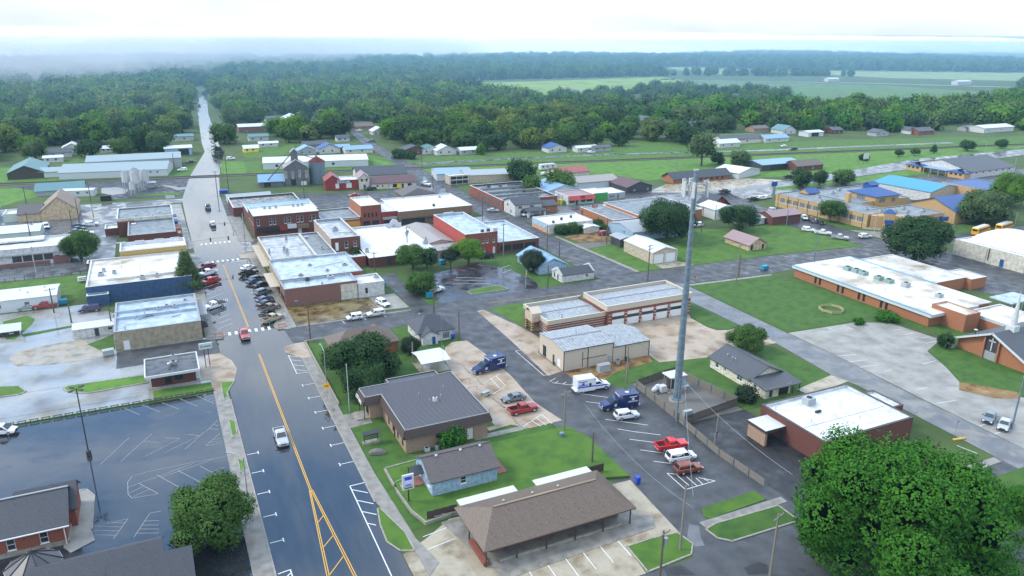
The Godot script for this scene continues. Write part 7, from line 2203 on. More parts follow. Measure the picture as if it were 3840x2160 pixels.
func car_model(kind: String) -> Node3D:
	# L length, W width, sill, belt, roof, hood front height, cabin [windscreen base, roof front, roof rear, tail base]
	var D: Dictionary = {
		"sedan": {"L": 4.8, "W": 1.82, "belt": 0.95, "roof": 1.45, "hood": 0.82, "cab": [0.95,0.25,-1.0,-1.75], "tail": 0.98},
		"suv": {"L": 4.7, "W": 1.86, "belt": 1.05, "roof": 1.7, "hood": 0.95, "cab": [1.0,0.4,-1.95,-2.2], "tail": 1.05},
		"van": {"L": 5.1, "W": 1.95, "belt": 1.05, "roof": 1.78, "hood": 0.95, "cab": [1.55,0.75,-2.2,-2.42], "tail": 1.05},
		"cube": {"L": 4.0, "W": 1.75, "belt": 0.98, "roof": 1.66, "hood": 0.9, "cab": [1.05,0.75,-1.75,-1.9], "tail": 0.98},
		"pickup": {"L": 5.7, "W": 1.98, "belt": 1.15, "roof": 1.85, "hood": 1.08, "cab": [1.15,0.5,-0.75,-0.95], "tail": 1.1},
	}[kind]
	var p := Node3D.new()
	var L: float = D.L / 2
	var w: float = D.W / 2
	var c: Array = D.cab
	var mb := MB.new()
	var bed := kind == "pickup"
	var s := [[-L, 0.42, D.tail - 0.12, w * 0.88, w * 0.84], [-L + 0.15,0.32, D.tail, w * 0.96, w * 0.92], [c[3] - 0.05,0.3, D.belt if not bed else D.belt, w, w * 0.96], [0.0,0.28, D.belt, w, w * 0.96], [c[0] + 0.1,0.3, D.belt - 0.02, w, w * 0.94], [L - 0.5,0.32, D.hood, w * 0.98, w * 0.9], [L - 0.1,0.36, D.hood - 0.12, w * 0.9, w * 0.82], [L, 0.42, D.hood - 0.3, w * 0.82, w * 0.78]]
	if bed:
		s = s.slice(2)
		s[0] = [c[3] - 0.05,0.36, D.belt, w, w * 0.96]
	loft(mb, s)
	if bed:
		var bl: float = L + c[3]
		for sg in [-1,1]:
			mb.box(V(-L + bl / 2,0.78, sg * (w - 0.06)), V(bl, 0.78,0.12))
		mb.box(V(-L + 0.06,0.8,0), V(0.1,0.7,2 * w - 0.26))
		mb.box(V(-L + bl / 2,0.52,0), V(bl - 0.02,0.16,2 * w - 0.26))
	put(p, "body", mb.mesh(), M.white_trim)
	var cm := MB.new()
	var y0: float = D.belt - 0.06
	var r: float = D.roof
	loft(cm, [[c[3], y0, D.belt + 0.03, w * 0.94, w * 0.92], [c[2], y0, r - 0.02, w * 0.94, w * 0.76], [(c[1] + c[2]) / 2, y0, r, w * 0.95, w * 0.77], [c[1], y0, r - 0.03, w * 0.94, w * 0.74], [c[0], y0, D.belt + 0.03, w * 0.92, w * 0.9]])
	put(p, "cabin", cm.mesh(), M.white_trim)
	var e := 0.035
	pane(p, "windshield", [V(c[0] + e, D.belt + 0.06, w * 0.8), V(c[0] + e, D.belt + 0.06, -w * 0.8), V(c[1] + e + 0.05, r - 0.06, -w * 0.66), V(c[1] + e + 0.05, r - 0.06, w * 0.66)])
	pane(p, "rear_window", [V(c[3] - e, D.belt + 0.08, -w * 0.78), V(c[3] - e, D.belt + 0.08, w * 0.78), V(c[2] - e, r - 0.1, w * 0.66), V(c[2] - e, r - 0.1, -w * 0.66)])
	var cuts := [c[0] - 0.28, (c[0] + c[3]) / 2 + 0.12, c[3] + 0.28] if kind != "van" and kind != "suv" else [c[0] - 0.28,0.05,-1.1, c[3] + 0.2]
	for i in cuts.size() - 1:
		var xa: float = cuts[i] - 0.05
		var xb: float = cuts[i + 1] + 0.05
		var ta: float = minf(xa, c[1] - 0.02)
		var tb: float = maxf(xb, c[2] + 0.1)
		for sg in [1.0,-1.0]:
			var lo := V(xa, D.belt + 0.05, sg * (w * 0.945 + 0.012))
			var lb := V(xb, D.belt + 0.05, sg * (w * 0.945 + 0.012))
			var ub := V(tb, r - 0.12, sg * (w * 0.83 + 0.012))
			var ua := V(ta, r - 0.12, sg * (w * 0.83 + 0.012))
			pane(p, "side_window", [lb, lo, ua, ub] if sg > 0 else [lo, lb, ub, ua])
	var wr := 0.34 if kind != "pickup" else 0.4
	for x in [L - 0.95, -L + 1.0]:
		for sg in [-1,1]:
			wheel(p, x, sg * (w - 0.1), wr)
	for sg in [-1,1]:
		bx(p, "headlight", V(L - 0.1, D.hood - 0.22, sg * w * 0.66), V(0.14,0.16,0.36), M.head_lamp)
		bx(p, "taillight", V(-L + (0.03 if bed else 0.06), D.tail - 0.22, sg * w * 0.74), V(0.14,0.22,0.24), M.tail_lamp)
		bx(p, "mirror", V(c[0] - 0.25, D.belt + 0.1, sg * (w + 0.1)), V(0.12,0.14,0.2), M.black)
	bx(p, "bumper", V(L - 0.02,0.46,0), V(0.16,0.2, w * 1.6), M.dark_trim if not bed else M.steel)
	bx(p, "bumper", V(-L + 0.02,0.5,0), V(0.16,0.18, w * 1.6), M.dark_trim if not bed else M.steel)
	bx(p, "grille", V(L - 0.03,0.66,0), V(0.1,0.16, w * 0.9), M.black)
	if bed:
		bx(p, "bed_liner", V(-L + (L + c[3]) / 2,0.63,0), V(L + c[3] - 0.16,0.06,2 * w - 0.28), M.black)
	return p

const HEAD := {"E": 0.0, "N": 90.0, "W": 180.0, "S": -90.0}

func car(kind: String, col: Array, x: float, z: float, deg: float, label: String, y := 0.06) -> Node3D:
	if not car_models.has(kind):
		car_models[kind] = car_model(kind)
	var o: Node3D = car_models[kind].duplicate()
	o.name = numbered("pickup_truck" if kind == "pickup" else "car" if kind in ["sedan", "cube"] else "minivan" if kind == "van" else "suv")
	add_child(o)
	o.position = V(x, y, z)
	o.rotation_degrees.y = deg
	o.get_node("body").material_override = paint(col)
	o.get_node("cabin").material_override = paint(col)
	tag(o, label, "pickup" if kind == "pickup" else "van" if kind == "van" else "car", "vehicles about the town")
	return o

func star(p: Node3D, at: Vector3, turn: Vector3, r: float, mat: Material) -> void:
	var mb := MB.new()
	for i in 3:
		mb.box(Vector3.ZERO, V(r * 0.55, r * 2,0.03), Basis(V(0,0,1), i * PI / 3))
	var o := put(p, "star_emblem", mb.mesh(), mat, at)
	o.rotation = turn

func ambulance(x: float, z: float, deg: float, navy: bool, label: String) -> void:
	var o := thing("ambulance", label, "ambulance", V(x, 0.06, z), deg_to_rad(deg), "ambulances behind city hall")
	var c := paint([0.008,0.02,0.1] if navy else [0.78,0.8,0.82])
	var ink: Material = M.white_trim if navy else M.sign_blue
	var mb := MB.new()
	loft(mb, [[-0.2,0.4,1.5,1.0,0.98], [1.9,0.4,1.5,1.0,0.95], [2.9,0.42,1.25,0.98,0.86], [3.25,0.5,1.1,0.9,0.8], [3.35,0.55,0.95,0.84,0.78]])
	put(o, "body", mb.mesh(), c)
	var cm := MB.new()
	loft(cm, [[-0.1,1.4,2.15,0.98,0.84], [0.9,1.4,2.15,0.98,0.82], [1.85,1.4,1.5,0.94,0.92]])
	put(o, "cabin", cm.mesh(), c)
	pane(o, "windshield", [V(1.9,1.52,0.84), V(1.9,1.52,-0.84), V(1.02,2.1,-0.72), V(1.02,2.1,0.72)])
	for sg in [1.0,-1.0]:
		var q := [V(0.1,1.5, sg * 1.0), V(1.45,1.5, sg * 1.0), V(0.8,2.02, sg * 0.9), V(0.1,2.02, sg * 0.9)]
		pane(o, "side_window", q if sg > 0 else [q[1], q[0], q[3], q[2]])
	bx(o, "module", V(-1.95,1.75,0), V(3.9,2.3,2.35), c)
	bx(o, "module_roof", V(-1.95,2.94,0), V(3.96,0.08,2.4), c if navy else M.coping_white)
	bx(o, "skirt", V(-1.95,0.5,0), V(3.8,0.3,2.25), c)
	for sg in [-1,1]:
		if not navy:
			bx(o, "stripe", V(-1.95,1.35, sg * 1.19), V(3.9,0.26,0.03), M.blue_plastic)
			bx(o, "stripe", V(1.3,1.15, sg * 0.99), V(2.6,0.22,0.06), M.blue_plastic)
			bx(o, "side_window", V(-1.2,1.75, sg * 1.19), V(0.5,0.6,0.04), M.glass)
		star(o, V(-2.7,1.98, sg * 1.2), V(0,0 if sg > 0 else PI, 0), 0.3, ink)
		bx(o, "text_line", V(-2.7,2.45, sg * 1.19), V(1.5,0.16,0.03), ink)
		lettering(o, "AMBULANCE", 0.24, V(-2.7,1.52 if navy else 1.72, sg * 1.2), 0.0 if sg > 0 else PI, ink)
		for x2 in [-0.3,-3.6]:
			bx(o, "marker_lamp", V(x2,2.7, sg * 1.19), V(0.22,0.14,0.05), M.tail_lamp if not navy else M.coping_white)
		if navy:
			bx(o, "door_emblem", V(0.75,1.05, sg * 1.0), V(0.45,0.5,0.04), M.coping_white)
			bx(o, "side_step", V(0.5,0.42, sg * 1.05), V(1.5,0.08,0.16), M.steel)
		for x2 in [2.35,-2.6]:
			wheel(o, x2, sg * 0.98,0.4)
		bx(o, "headlight", V(3.28,0.95, sg * 0.62), V(0.12,0.18,0.34), M.head_lamp)
	if navy:
		star(o, V(-1.9,3.0,0), V(-PI / 2,0,0), 0.4, M.white_trim)
		tube(o, "whip_aerial", V(-2.8,2.98,0.3), 1.2,0.03,0.02, M.black, 6)
	bx(o, "bumper", V(3.36,0.55,0), V(0.2,0.26,1.8), M.steel if navy else M.dark_trim)
	bx(o, "rear_step", V(-4.1,0.55,0), V(0.4,0.14,2.2), M.coping_white)
	bx(o, "light_bar", V(0.02,2.75,0), V(0.12,0.2,2.0), M.coping_white)

func school_bus(x: float, z: float, deg: float, label: String, white := false) -> void:
	var o := thing("school_bus", label, "bus", V(x, 0.06, z), deg_to_rad(deg), "school buses")
	var c: Material = paint([0.75,0.36,0.015]) if not white else paint([0.75,0.76,0.76])
	var mb := MB.new()
	loft(mb, [[-5.4,0.5,2.75,1.2,1.0], [-5.3,0.45,2.95,1.22,1.05], [3.4,0.45,2.95,1.22,1.05], [3.6,0.5,2.8,1.2,1.0]])
	put(o, "body", mb.mesh(), c)
	var hm := MB.new()
	loft(hm, [[3.5,0.5,1.6,1.1,1.0], [5.0,0.55,1.45,1.0,0.9], [5.3,0.6,1.2,0.9,0.8]])
	put(o, "hood", hm.mesh(), c)
	bx(o, "roof", V(-0.9,2.98,0), V(8.6,0.08,1.8), M.coping_white)
	for sg in [-1,1]:
		for i in 10:
			bx(o, "side_window", V(-4.8 + i * 0.86,2.1, sg * 1.17), V(0.66,0.6,0.05), M.glass)
		for y in [1.1,1.6]:
			bx(o, "rub_rail", V(-0.9, y, sg * 1.23), V(8.6,0.07,0.04), M.black)
		for x2 in [4.2,-3.2]:
			wheel(o, x2, sg * 1.05,0.48)
		bx(o, "headlight", V(5.26,1.0, sg * 0.65), V(0.1,0.22,0.3), M.head_lamp)
	pane(o, "windshield", [V(3.66,1.7,1.0), V(3.66,1.7,-1.0), V(3.6,2.6,-0.95), V(3.6,2.6,0.95)])
	bx(o, "rear_window", V(-5.42,2.1,0), V(0.06,0.7,1.6), M.glass)
	bx(o, "bumper", V(5.35,0.6,0), V(0.2,0.3,2.0), M.black)

func build_vehicles() -> void:
	var W := [0.76,0.77,0.78]
	var K := [0.012,0.013,0.016]
	var S := [0.42,0.44,0.46]
	var G := [0.13,0.15,0.17]
	var R := [0.42,0.012,0.012]
	var B := [0.03,0.06,0.13]
	var list := [
		["pickup", S, 13.57,-121.31, "S", "silver pickup driving towards the viewer on the main street"],
		["pickup", [0.45,0.09,0.1], 13.58,-172.82, "S", "faded red pickup at the near crosswalk"],
		["pickup", K, 16.64,-317.28, "S", "dark pickup far up the main street"],
		["suv", W, 16.05,-287.09, "N", "white car driving away past the traffic lights"],
		["pickup", [0.36,0.30,0.2], 21.09,-180.62,30, "gold pickup nearest the crosswalk in the slanted bays"],
		["pickup", [0.13,0.1,0.08], 21.54,-188.42,30, "brown pickup second from the crosswalk in the slanted bays"],
		["sedan", K, 21.23,-192.58,30, "black sedan beside the brown pickup in the slanted bays"],
		["sedan", B, 21.21,-195.91,30, "dark blue car third from the crosswalk"],
		["suv", G, 21.68,-202.02,30, "charcoal SUV in the slanted bays before the maroon brick shop"],
		["sedan", K, 22.33,-208.69,30, "black car below the tan canopy of the shops"],
		["suv", K, 21.75,-214.25,30, "black SUV parked by the shop canopy"],
		["sedan", B, 20.85,-212.69,30, "navy car in the middle of the right-hand slanted bays"],
		["pickup", K, 20.39,-220.89,30, "black pickup next to the white sedan in the slanted bays"],
		["sedan", W, 20.97,-226.77,30, "white sedan nearest the traffic-light corner"],
		["pickup", R, 9.61,-217.15,205, "bright red pickup parked beside the pine"],
		["pickup", W, 9.6,-225.62,205, "white pickup between two red ones beside the pine"],
		["pickup", [0.16,0.02,0.03], 9.66,-231.72,205, "maroon pickup farthest up the left-hand bays"],
		["cube", W, 39.3,-173.42, "W", "boxy white car parked at the muddy lot kerb"],
		["suv", [0.62,0.62,0.58], 44.77,-173.85, "W", "pale SUV parked behind the boxy white car"],
		["suv", W, 48.57,-180.48,-75, "white SUV alone on the concrete pad"],
		["sedan", G, 56.42,-118.32, "W", "grey sedan in the stained concrete parking"],
		["pickup", [0.30,0.012,0.014], 56.05,-113.42, "E", "dark red pickup in the stained concrete parking"],
		["suv", [0.62,0.66,0.7], 72.35,-103.53,-8, "pale silver SUV beside the navy ambulance"],
		["pickup", [0.62,0.012,0.014], 73.39,-91.34,-8, "bright red pickup with black bed on the wet street"],
		["van", W, 72.61,-87.69,-8, "white minivan between the red pickup and brown SUV"],
		["suv", [0.20,0.04,0.015], 71.48,-84.24,-8, "copper brown SUV beside the hatched triangle"],
		["sedan", [0.16,0.21,0.24], 132.93,-75.37,205, "grey-blue sedan parked in the church car park"],
		["sedan", S, 132.71,-72.42,205, "silver sedan beside the pole in the church car park"],
		["van", W, -30.34,-143.6,-15, "van with white roof at the left edge of the wet car park"],
		["sedan", [0.25,0.3,0.31], -33.79,-213.72, "W", "grey-green sedan before the mobile home"],
		["pickup", [0.3,0.02,0.02], -29.84,-213.16, "W", "red pickup before the mobile home"],
		["van", [0.05,0.04,0.1], -19.5,-205.81, "W", "dark purple minivan beside the blue wall"],
		["suv", W, -23.37,-304.05, "E", "white SUV at the head of the left lot"],
		["sedan", B, -27.41,-303.24,10, "navy car first in the dark row of the left lot"],
		["sedan", K, -27.28,-298.2,10, "black car second in the dark row of the left lot"],
		["sedan", G, -27.68,-294.59,10, "charcoal car behind the round tree in the left lot"],
		["sedan", W, -24.31,-290.91, "E", "white sedan nearest the round tree in the left lot"],
		["van", W, -37.73,-306.58,-80, "white van at the end of the pale metal hall"],
		["suv", W, 11.9,-411.94, "W", "white car at the end of the long warehouse"],
		["sedan", K, 17.24,-436.71, "W", "dark car by the railway beside the highway"],
		["suv", W, 37.64,-439.81, "E", "white car on the grass right of the highway"],
		["suv", K, 89.88,-209.41, "W", "black SUV beside the red door of the red building"],
		["pickup", K, 84.72,-327.86, "W", "black pickup outside the narrow cream house"],
		["sedan", [0.35,0.03,0.03], 75.02,-317.51, "W", "red car in the lot behind the tall brick store"],
		["pickup", W, 111.67,-329.81,-70, "white pickup crossing the puddled lot"],
		["sedan", S, 118.12,-267.85,-25, "silver sedan parked along the brick row"],
		["suv", W, 127.23,-255.98, "W", "white SUV under the filling station canopy"],
		["suv", [0.25,0.012,0.02], 139.03,-219.14, "E", "dark red SUV on the dirt yard"],
		["suv", W, 176.84,-216.26, "W", "white SUV under the carport by the round tree"],
		["pickup", K, 228.05,-261.67, "E", "black pickup driving on the pale highway"],
		["pickup", K, 228.06,-243.4, "E", "black pickup in the school front row"],
		["suv", W, 233.24,-244.28, "E", "white car second in the school front row"],
		["sedan", W, 236.79,-245.01, "E", "white car third in the school front row"],
		["sedan", W, 233.06,-386.07, "E", "white car outside the white trailer house"],
		["suv", S, 220.67,-223.48,-60, "silver car first beside the school lawn"],
		["suv", W, 216.71,-217.12,-45, "white car second beside the school lawn"],
		["suv", W, 220.92,-217.16,-120, "white car third beside the school lawn"],
		["sedan", K, 221.23,-213.91,-125, "black car fourth beside the school lawn"],
		["suv", W, 222.24,-208.99,-125, "white car fifth beside the school lawn"],
		["pickup", [0.1,0.02,0.03], 222.2,-205.16,-120, "maroon pickup by the school tree"],
		["suv", K, 222.33,-201.68,-105, "black SUV by the school tree"],
		["suv", W, 209.51,-194.51,-50, "white SUV parked at the lawn edge opposite the school"],
		["pickup", W, 211.06,-189.21,-50, "white capped pickup opposite the school"],
		["pickup", S, 211.36,-181.96,-50, "silver pickup nearest the corner opposite the school"],
		["suv", W, 220.93,-179.71,-10, "white SUV turning at the school corner"],
		["suv", W, 293.54,-275.92,-15, "white SUV outside the vehicle shelter"],
		["pickup", K, 281.65,-277.95,-10, "black pickup under the vehicle shelter"],
		["sedan", K, 293.99,-286.31,-10, "black car under the vehicle shelter"],
		["pickup", K, 354.76,-349.74, "W", "black pickup on the grass past the tracks"],
		["sedan", W, 359.31,-362.54, "W", "white car outside the wide grey-roofed house"],
		["sedan", [0.2,0.02,0.04], 351.41,-446.95, "W", "maroon car outside the motel"],
		["sedan", [0.7,0.5,0.02], 355.88,-446.44, "W", "yellow car outside the motel"],
		["sedan", W, 362.23,-447.69, "W", "white car outside the motel"],
		["sedan", K, 44.34,-776.27, "N", "tiny dark car far up the highway"],
		["sedan", W, 132.95,-536.19, "W", "white car at the house under the central trees"],
		["pickup", G, 126.5,-479.48, "W", "dark truck beside the side road past the railway"]]
	for c in list:
		var deg: float = HEAD[c[4]] if c[4] is String else float(c[4])
		car(c[0], c[1], c[2], c[3], deg, c[5], 0.09 if c[3] > -150.0 and c[2] > 45.0 else 0.06)
	# flat-bed and bucket trucks
	var fb := car("pickup", W, 8.75,-195.67,205, "white pickup with black flat bed beside the tan shop row")
	bx(fb, "flat_bed", V(-1.95,1.15,0), V(2.2,0.14,2.2), M.black)
	bx(fb, "headboard", V(-0.9,1.6,0), V(0.1,0.9,2.0), M.black)
	var bt := car("pickup", W, 64.27,-185.03,20, "white service truck with gear on its bed by the back lot")
	bx(bt, "tool_box", V(-1.8,1.35,0), V(2.0,0.7,1.9), M.coping_white)
	bar(bt, "boom", V(-2.4,2.0,0), V(1.2,2.4,0), 0.14, M.coping_white)
	ambulance(57.15,-132.81,188, true, "navy ambulance nose-in behind city hall")
	ambulance(72.9,-116.3,-6, false, "white ambulance with blue stripe beside the steel workshop")
	ambulance(72.99,-107.73,172, true, "navy ambulance facing left beside the tower fence")
	school_bus(245.1,-168.52,8, "yellow school bus half hidden by the dark corner tree")
	school_bus(264.14,-167.04,12, "middle yellow school bus in the line behind the cream gym")
	school_bus(277.02,-166.96,12, "farthest yellow school bus in the line behind the cream gym")
	school_bus(377.22,-229.46,-8, "yellow school bus parked behind the blue-roofed gymnasium")
	school_bus(368.89,-226,-8, "white bus parked behind the blue-roofed gymnasium", true)
	var rv := thing("travel_trailer", "white camper trailer standing near the railway", "camper", V(Vector2(182.53,-344.48).x, 0.05, Vector2(182.53,-344.48).y), 0.1)
	var rm := MB.new()
	loft(rm, [[-5,0.7,3.0,1.2,1.1], [-4.8,0.6,3.3,1.25,1.15], [3.6,0.6,3.3,1.25,1.15], [5.0,0.9,2.2,1.2,1.1]])
	put(rv, "body", rm.mesh(), M.coping_white)
	for x in [-3.6,-1.0,2.2]:
		bx(rv, "side_window", V(x, 2.1,1.24), V(1.1,0.7,0.06), M.glass)
	for x in [-0.6,0.6]:
		wheel(rv, x, 1.0,0.36)
	for q in [[174.56,-332.27, "left tarpaulined boat in the yard by the camper"], [180.9,-333.87, "middle tarpaulined boat in the yard by the camper"], [186.86,-333.86, "large tarpaulined boat in the yard by the camper"], [185.29,-323.94, "white boxed trailer in the yard by the camper"]]:
		var bo := thing("covered_boat", q[2], "boat", V(q[0], 0.05, q[1]), 0.3)
		var bm := MB.new()
		loft(bm, [[-2.6,0.5,1.2,0.9,0.7], [-1.0,0.5,1.7,1.1,0.5], [1.2,0.5,1.5,1.0,0.5], [3.0,0.8,1.1,0.3,0.1]])
		put(bo, "cover", bm.mesh(), M.coping_white)
		wheel(bo, -0.6,0.9,0.3)
		wheel(bo, -0.6,-0.9,0.3)


# ---------------------------------------------------------------- poles, wires, signs, bins
func pole(x: float, z: float, h: float, label: String, arms := 1, mat := "wood_pole", trans := false, turn := 0.0) -> Node3D:
	var o := thing("utility_pole", label, "pole", V(x, 0, z), turn, "utility poles")
	tube(o, "shaft", Vector3.ZERO, h, 0.19,0.12, M[mat], 8)
	for i in arms:
		var y := h - 0.4 - i * 1.0
		bx(o, "crossarm", V(0, y, 0.12), V(2.4,0.12,0.12), M.wood_grey)
		for s in [-1.05,-0.5,0.5,1.05]:
			tube(o, "insulator", V(s, y + 0.06,0.12), 0.2,0.06,0.04, M.coping_grey, 6)
	if trans:
		tube(o, "transformer", V(0.42, h - 2.2,0.1), 1.0,0.28,0.28, M.coping_grey, 12)
	return o

func wire(a: Vector3, b: Vector3, sag: float, label: String, mat := "black", r := 0.018) -> void:
	var mb := MB.new()
	var n := 10
	var prev := a
	for i in n:
		var t := (i + 1.0) / n
		var q := a.lerp(b, t) - V(0, sag * 4.0 * t * (1.0 - t), 0)
		mb.cyl(prev, q, r, r, 4, false)
		prev = q
	var o := put(self, numbered("overhead_wire"), mb.mesh(), M[mat])
	tag(o, label, "wire", "overhead wires")

func lamp_arm(x: float, z: float, h: float, turn: float, label: String, reach := 2.4) -> void:
	var o := thing("street_lamp", label, "street lamp", V(x, 0.1, z), turn, "street lamps")
	tube(o, "post", Vector3.ZERO, h - 0.5,0.1,0.07, M.steel, 8)
	bar(o, "arm", V(0, h - 0.7,0), V(reach * 0.5, h, 0), 0.05, M.steel)
	bar(o, "arm", V(reach * 0.5, h, 0), V(reach, h, 0), 0.05, M.steel)
	bx(o, "lamp_head", V(reach + 0.25, h - 0.05,0), V(0.7,0.14,0.26), M.coping_grey)

func bin_box(called: String, x: float, z: float, s: Vector3, mat: String, label: String, cat: String, turn := 0.0) -> void:
	var o := thing(called, label, cat, V(x, 0.06, z), turn)
	var mb := MB.new()
	loft(mb, [[-s.x / 2,0.1, s.y, s.z * 0.42, s.z * 0.5], [s.x / 2,0.1, s.y, s.z * 0.42, s.z * 0.5]])
	put(o, "body", mb.mesh(), M[mat])
	bx(o, "lid", V(0, s.y + 0.04,0), V(s.x * 1.04,0.08, s.z * 1.04), M[mat])
	for sg in [-1,1]:
		tube(o, "caster", V(sg * s.x * 0.36,0,0), 0.12,0.06,0.06, M.black, 6)

func post_sign(x: float, z: float, h: float, face: Vector3, mat: String, label: String, turn := 0.0, diamond := false) -> void:
	var o := thing("road_sign", label, "sign", V(x, 0.1, z), turn, "road signs")
	tube(o, "post", Vector3.ZERO, h, 0.045,0.045, M.steel, 6)
	var p := bx(o, "plate", V(0, h - face.y * 0.4,0.06), face, M[mat])
	if diamond:
		p.rotation.z = PI / 4
		bx(p, "arrow_mark", V(0,0,0.03), V(0.7,0.16,0.02), M.black).rotation.z = -PI / 4

func build_street_furniture() -> void:
	# utility poles: position, height, label, arms
	var list := [
		[58.24,-68.75,10.2, "thick leaning pole at the weedy corner by the bank bays", 0, "wood_grey"],
		[65.76,-59.6,9.5, "grey pole with long crossarm in front of the big maple", 1, "wood_grey"],
		[51.33,-63.92,8.5, "pole with white transformer can at the bottom edge", 1, "wood_pole"],
		[58.58,-92.7,5.9, "dark pole on the lawn behind the canopy", 0, "wood_pole"],
		[59.48,-103.77,8, "pole at the lawn edge beside the stained parking", 1, "wood_grey"],
		[80.44,-115.87,8.3, "pole on the grass behind the steel workshop", 0, "wood_grey"],
		[79.98,-98.65,8.5, "slim metal pole at the street side of the tower fence", 0, "galvanized"],
		[84.21,-92.6,3.7, "short grey pole in front of the white membrane roof", 0, "wood_grey"],
		[79.52,-87.68,3.4, "pole rising from the low picket fence", 0, "wood_grey"],
		[26.95,-164.58,10.8, "tall dark pole at the kerb corner on the main street", 0, "wood_pole"],
		[58.65,-170.01,6.6, "pole at the corner of the side street before the back lot", 1, "wood_pole"],
		[57.84,-150.48,7.2, "pole beside the white cottage at the corner", 0, "wood_pole"],
		[44.38,-143.21,4.7, "pole beside the open carport", 0, "wood_grey"],
		[94.01,-175.81,6.6, "pole before the stepped white cottage", 1, "wood_pole"],
		[123.26,-170.13,10.7, "pole with two arms in front of the tan steel garage", 2, "wood_pole"],
		[111.61,-209.91,8.3, "pole on the kerb below the mural wall", 1, "wood_pole"],
		[111.68,-201.72,5.2, "short pole left of the side street", 0, "wood_pole"],
		[133.29,-208.47,9, "pole with two arms beside the dirt yard", 2, "wood_pole"],
		[132.09,-209.67,4.3, "short post pole beside the dirt yard", 0, "wood_grey"],
		[146.74,-159.81,11.1, "pole at the far kerb of the library street", 1, "wood_grey"],
		[150.49,-163.28,6.5, "second pole beside the one at the library street", 0, "wood_pole"],
		[181.95,-165.05,8.5, "slim lamp pole behind the library roof edge", 0, "galvanized"],
		[234.38,-157.82,8.3, "pole with transformers between the dark tree and cream gym", 1, "wood_grey"],
		[280.25,-165.57,6.7, "pole with arms beside the farthest school bus", 2, "wood_grey"],
		[208.8,-204.48,6, "slim pole by the row of cars at the school", 0, "galvanized"],
		[133.49,-71.47,11.0, "grey pole crossing in front of the silver sedan", 1, "galvanized"],
		[172.98,-208.72,9.4, "pole beside the white arch garage", 1, "wood_pole"],
		[188.28,-220.07,6.5, "thin pole on the grass right of the monopole top", 0, "wood_grey"],
		[246.65,-321.88,7.3, "pole on the grass near the railway", 0, "wood_grey"],
		[69,-224.01,8.9, "pole with a transformer bank behind the ribbed roof", 1, "wood_grey"],
		[54.52,-210.13,5.8, "pole in the alley beside the ribbed roof store", 1, "wood_pole"],
		[95.55,-208.75,10.8, "grey pole at the corner of the red building", 1, "wood_grey"],
		[112.36,-265.08,7.4, "pole on the side street beyond the white roof", 1, "wood_pole"],
		[101.5,-291.19,11.9, "pole rising behind the brown panel store", 0, "wood_pole"],
		[89.4,-313.69,6, "pole before the maroon-roofed store", 0, "wood_grey"],
		[53.98,-315.55,12, "pole in front of the grain elevator", 0, "wood_pole"],
		[-27.47,-208.19,6.5, "pole beside the red pickup and mobile home", 1, "wood_pole"],
		[-23.08,-198.78,4.8, "leaning pole at the white lean-to shed", 0, "wood_pole"],
		[-13.98,-188.44,6.2, "dark pole at the back corner of the tan shop row", 0, "wood_pole"],
		[-40.47,-287.94,9.8, "pole behind the white office on the left", 1, "wood_pole"],
		[-29.26,-300.6,7, "leaning pole beside the dark row of cars", 0, "wood_pole"],
		[-27.6,-309.45,9.5, "pole at the corner of the gabled hall", 0, "wood_pole"],
		[-25.73,-349.39,8.6, "pole on the front street by the office trailer", 0, "wood_pole"],
		[-49.03,-355.16,6.9, "pole in the bright grass at the left", 1, "wood_pole"],
		[22.99,-350.99,9.1, "pole right of the railway crossing", 1, "wood_pole"],
		[27.28,-344.51,18.8, "tall pole at the blue bins by the crossing", 1, "wood_pole"],
		[29.06,-402.36,10.3, "pole with two arms past the railway crossing", 2, "wood_pole"],
		[8.63,-421.82,7.8, "pole at the end of the long warehouse", 0, "wood_pole"],
		[125.09,-375.37,8.2, "pole at the side road level crossing", 0, "wood_pole"]]
	for q in list:
		pole(q[0], q[1], q[2], q[3], q[4], q[5], "transformer" in q[3], 0.3)
	# wires
	wire(V(59,8.8,-68), V(81,8,-98.6), 0.8, "thin cable from the leaning pole to the tower fence", "coping_grey", 0.03)
	wire(V(59.2,7.0,-68), V(63,5.2,-103), 1.6, "sagging pale cable over the wet street", "coping_grey", 0.025)
	wire(V(81,8,-98.6), V(75.5,8.4,-67), 1.0, "long pale cable above the hatched triangle", "coping_grey", 0.03)
	wire(V(82.6,9.5,-121), V(81,9,-98.6), 0.5, "service wire along the tower fence")
	wire(V(62,8,-104), V(57.6,7.4,-152), 1.0, "wire running up past the navy ambulance")
	wire(V(62.5,9.2,-176.3), V(95.5,8.8,-177.5), 1.0, "wire above the back lot")
	wire(V(95.5,8.8,-177.5), V(133,9.8,-171), 1.0, "wire over the side street before the garage")
	wire(V(133,10,-171), V(166,10,-164), 1.0, "wire above the library street")
	wire(V(-22,8,-191), V(-28,9.5,-214), 0.8, "wire above the white lean-to shed")
	wire(V(26,11,-163.6), V(60.5,9.2,-176), 1.2, "wire along the muddy lot street")
	# lamps and signals
	lamp_arm(25.11,-138.75,8.2,165, "curved street lamp beside the dark tree on the main street")
	lamp_arm(6.08,-103.72,8.6,15, "curved street lamp over the left footway", 2.2)
	lamp_arm(346.4,-250.96,9,0.4, "white curved lamp before the community hall", 2.6)
	lamp_arm(440.54,-286.09,9,2.0, "tall white lamp behind the community hall", 2.6)
	lamp_arm(390.5,-237.04,9,0.6, "white lamp beside the parked buses", 2.6)
	var fl := thing("lot_light", "tall black light mast with four heads in the wet car park", "street lamp", V(-16.1,0.05,-129.3))
	tube(fl, "pedestal", Vector3.ZERO, 0.9,0.4,0.4, M.dark_trim, 12)
	tube(fl, "post", V(0,0.9,0), 11.3,0.11,0.09, M.dark_trim, 8)
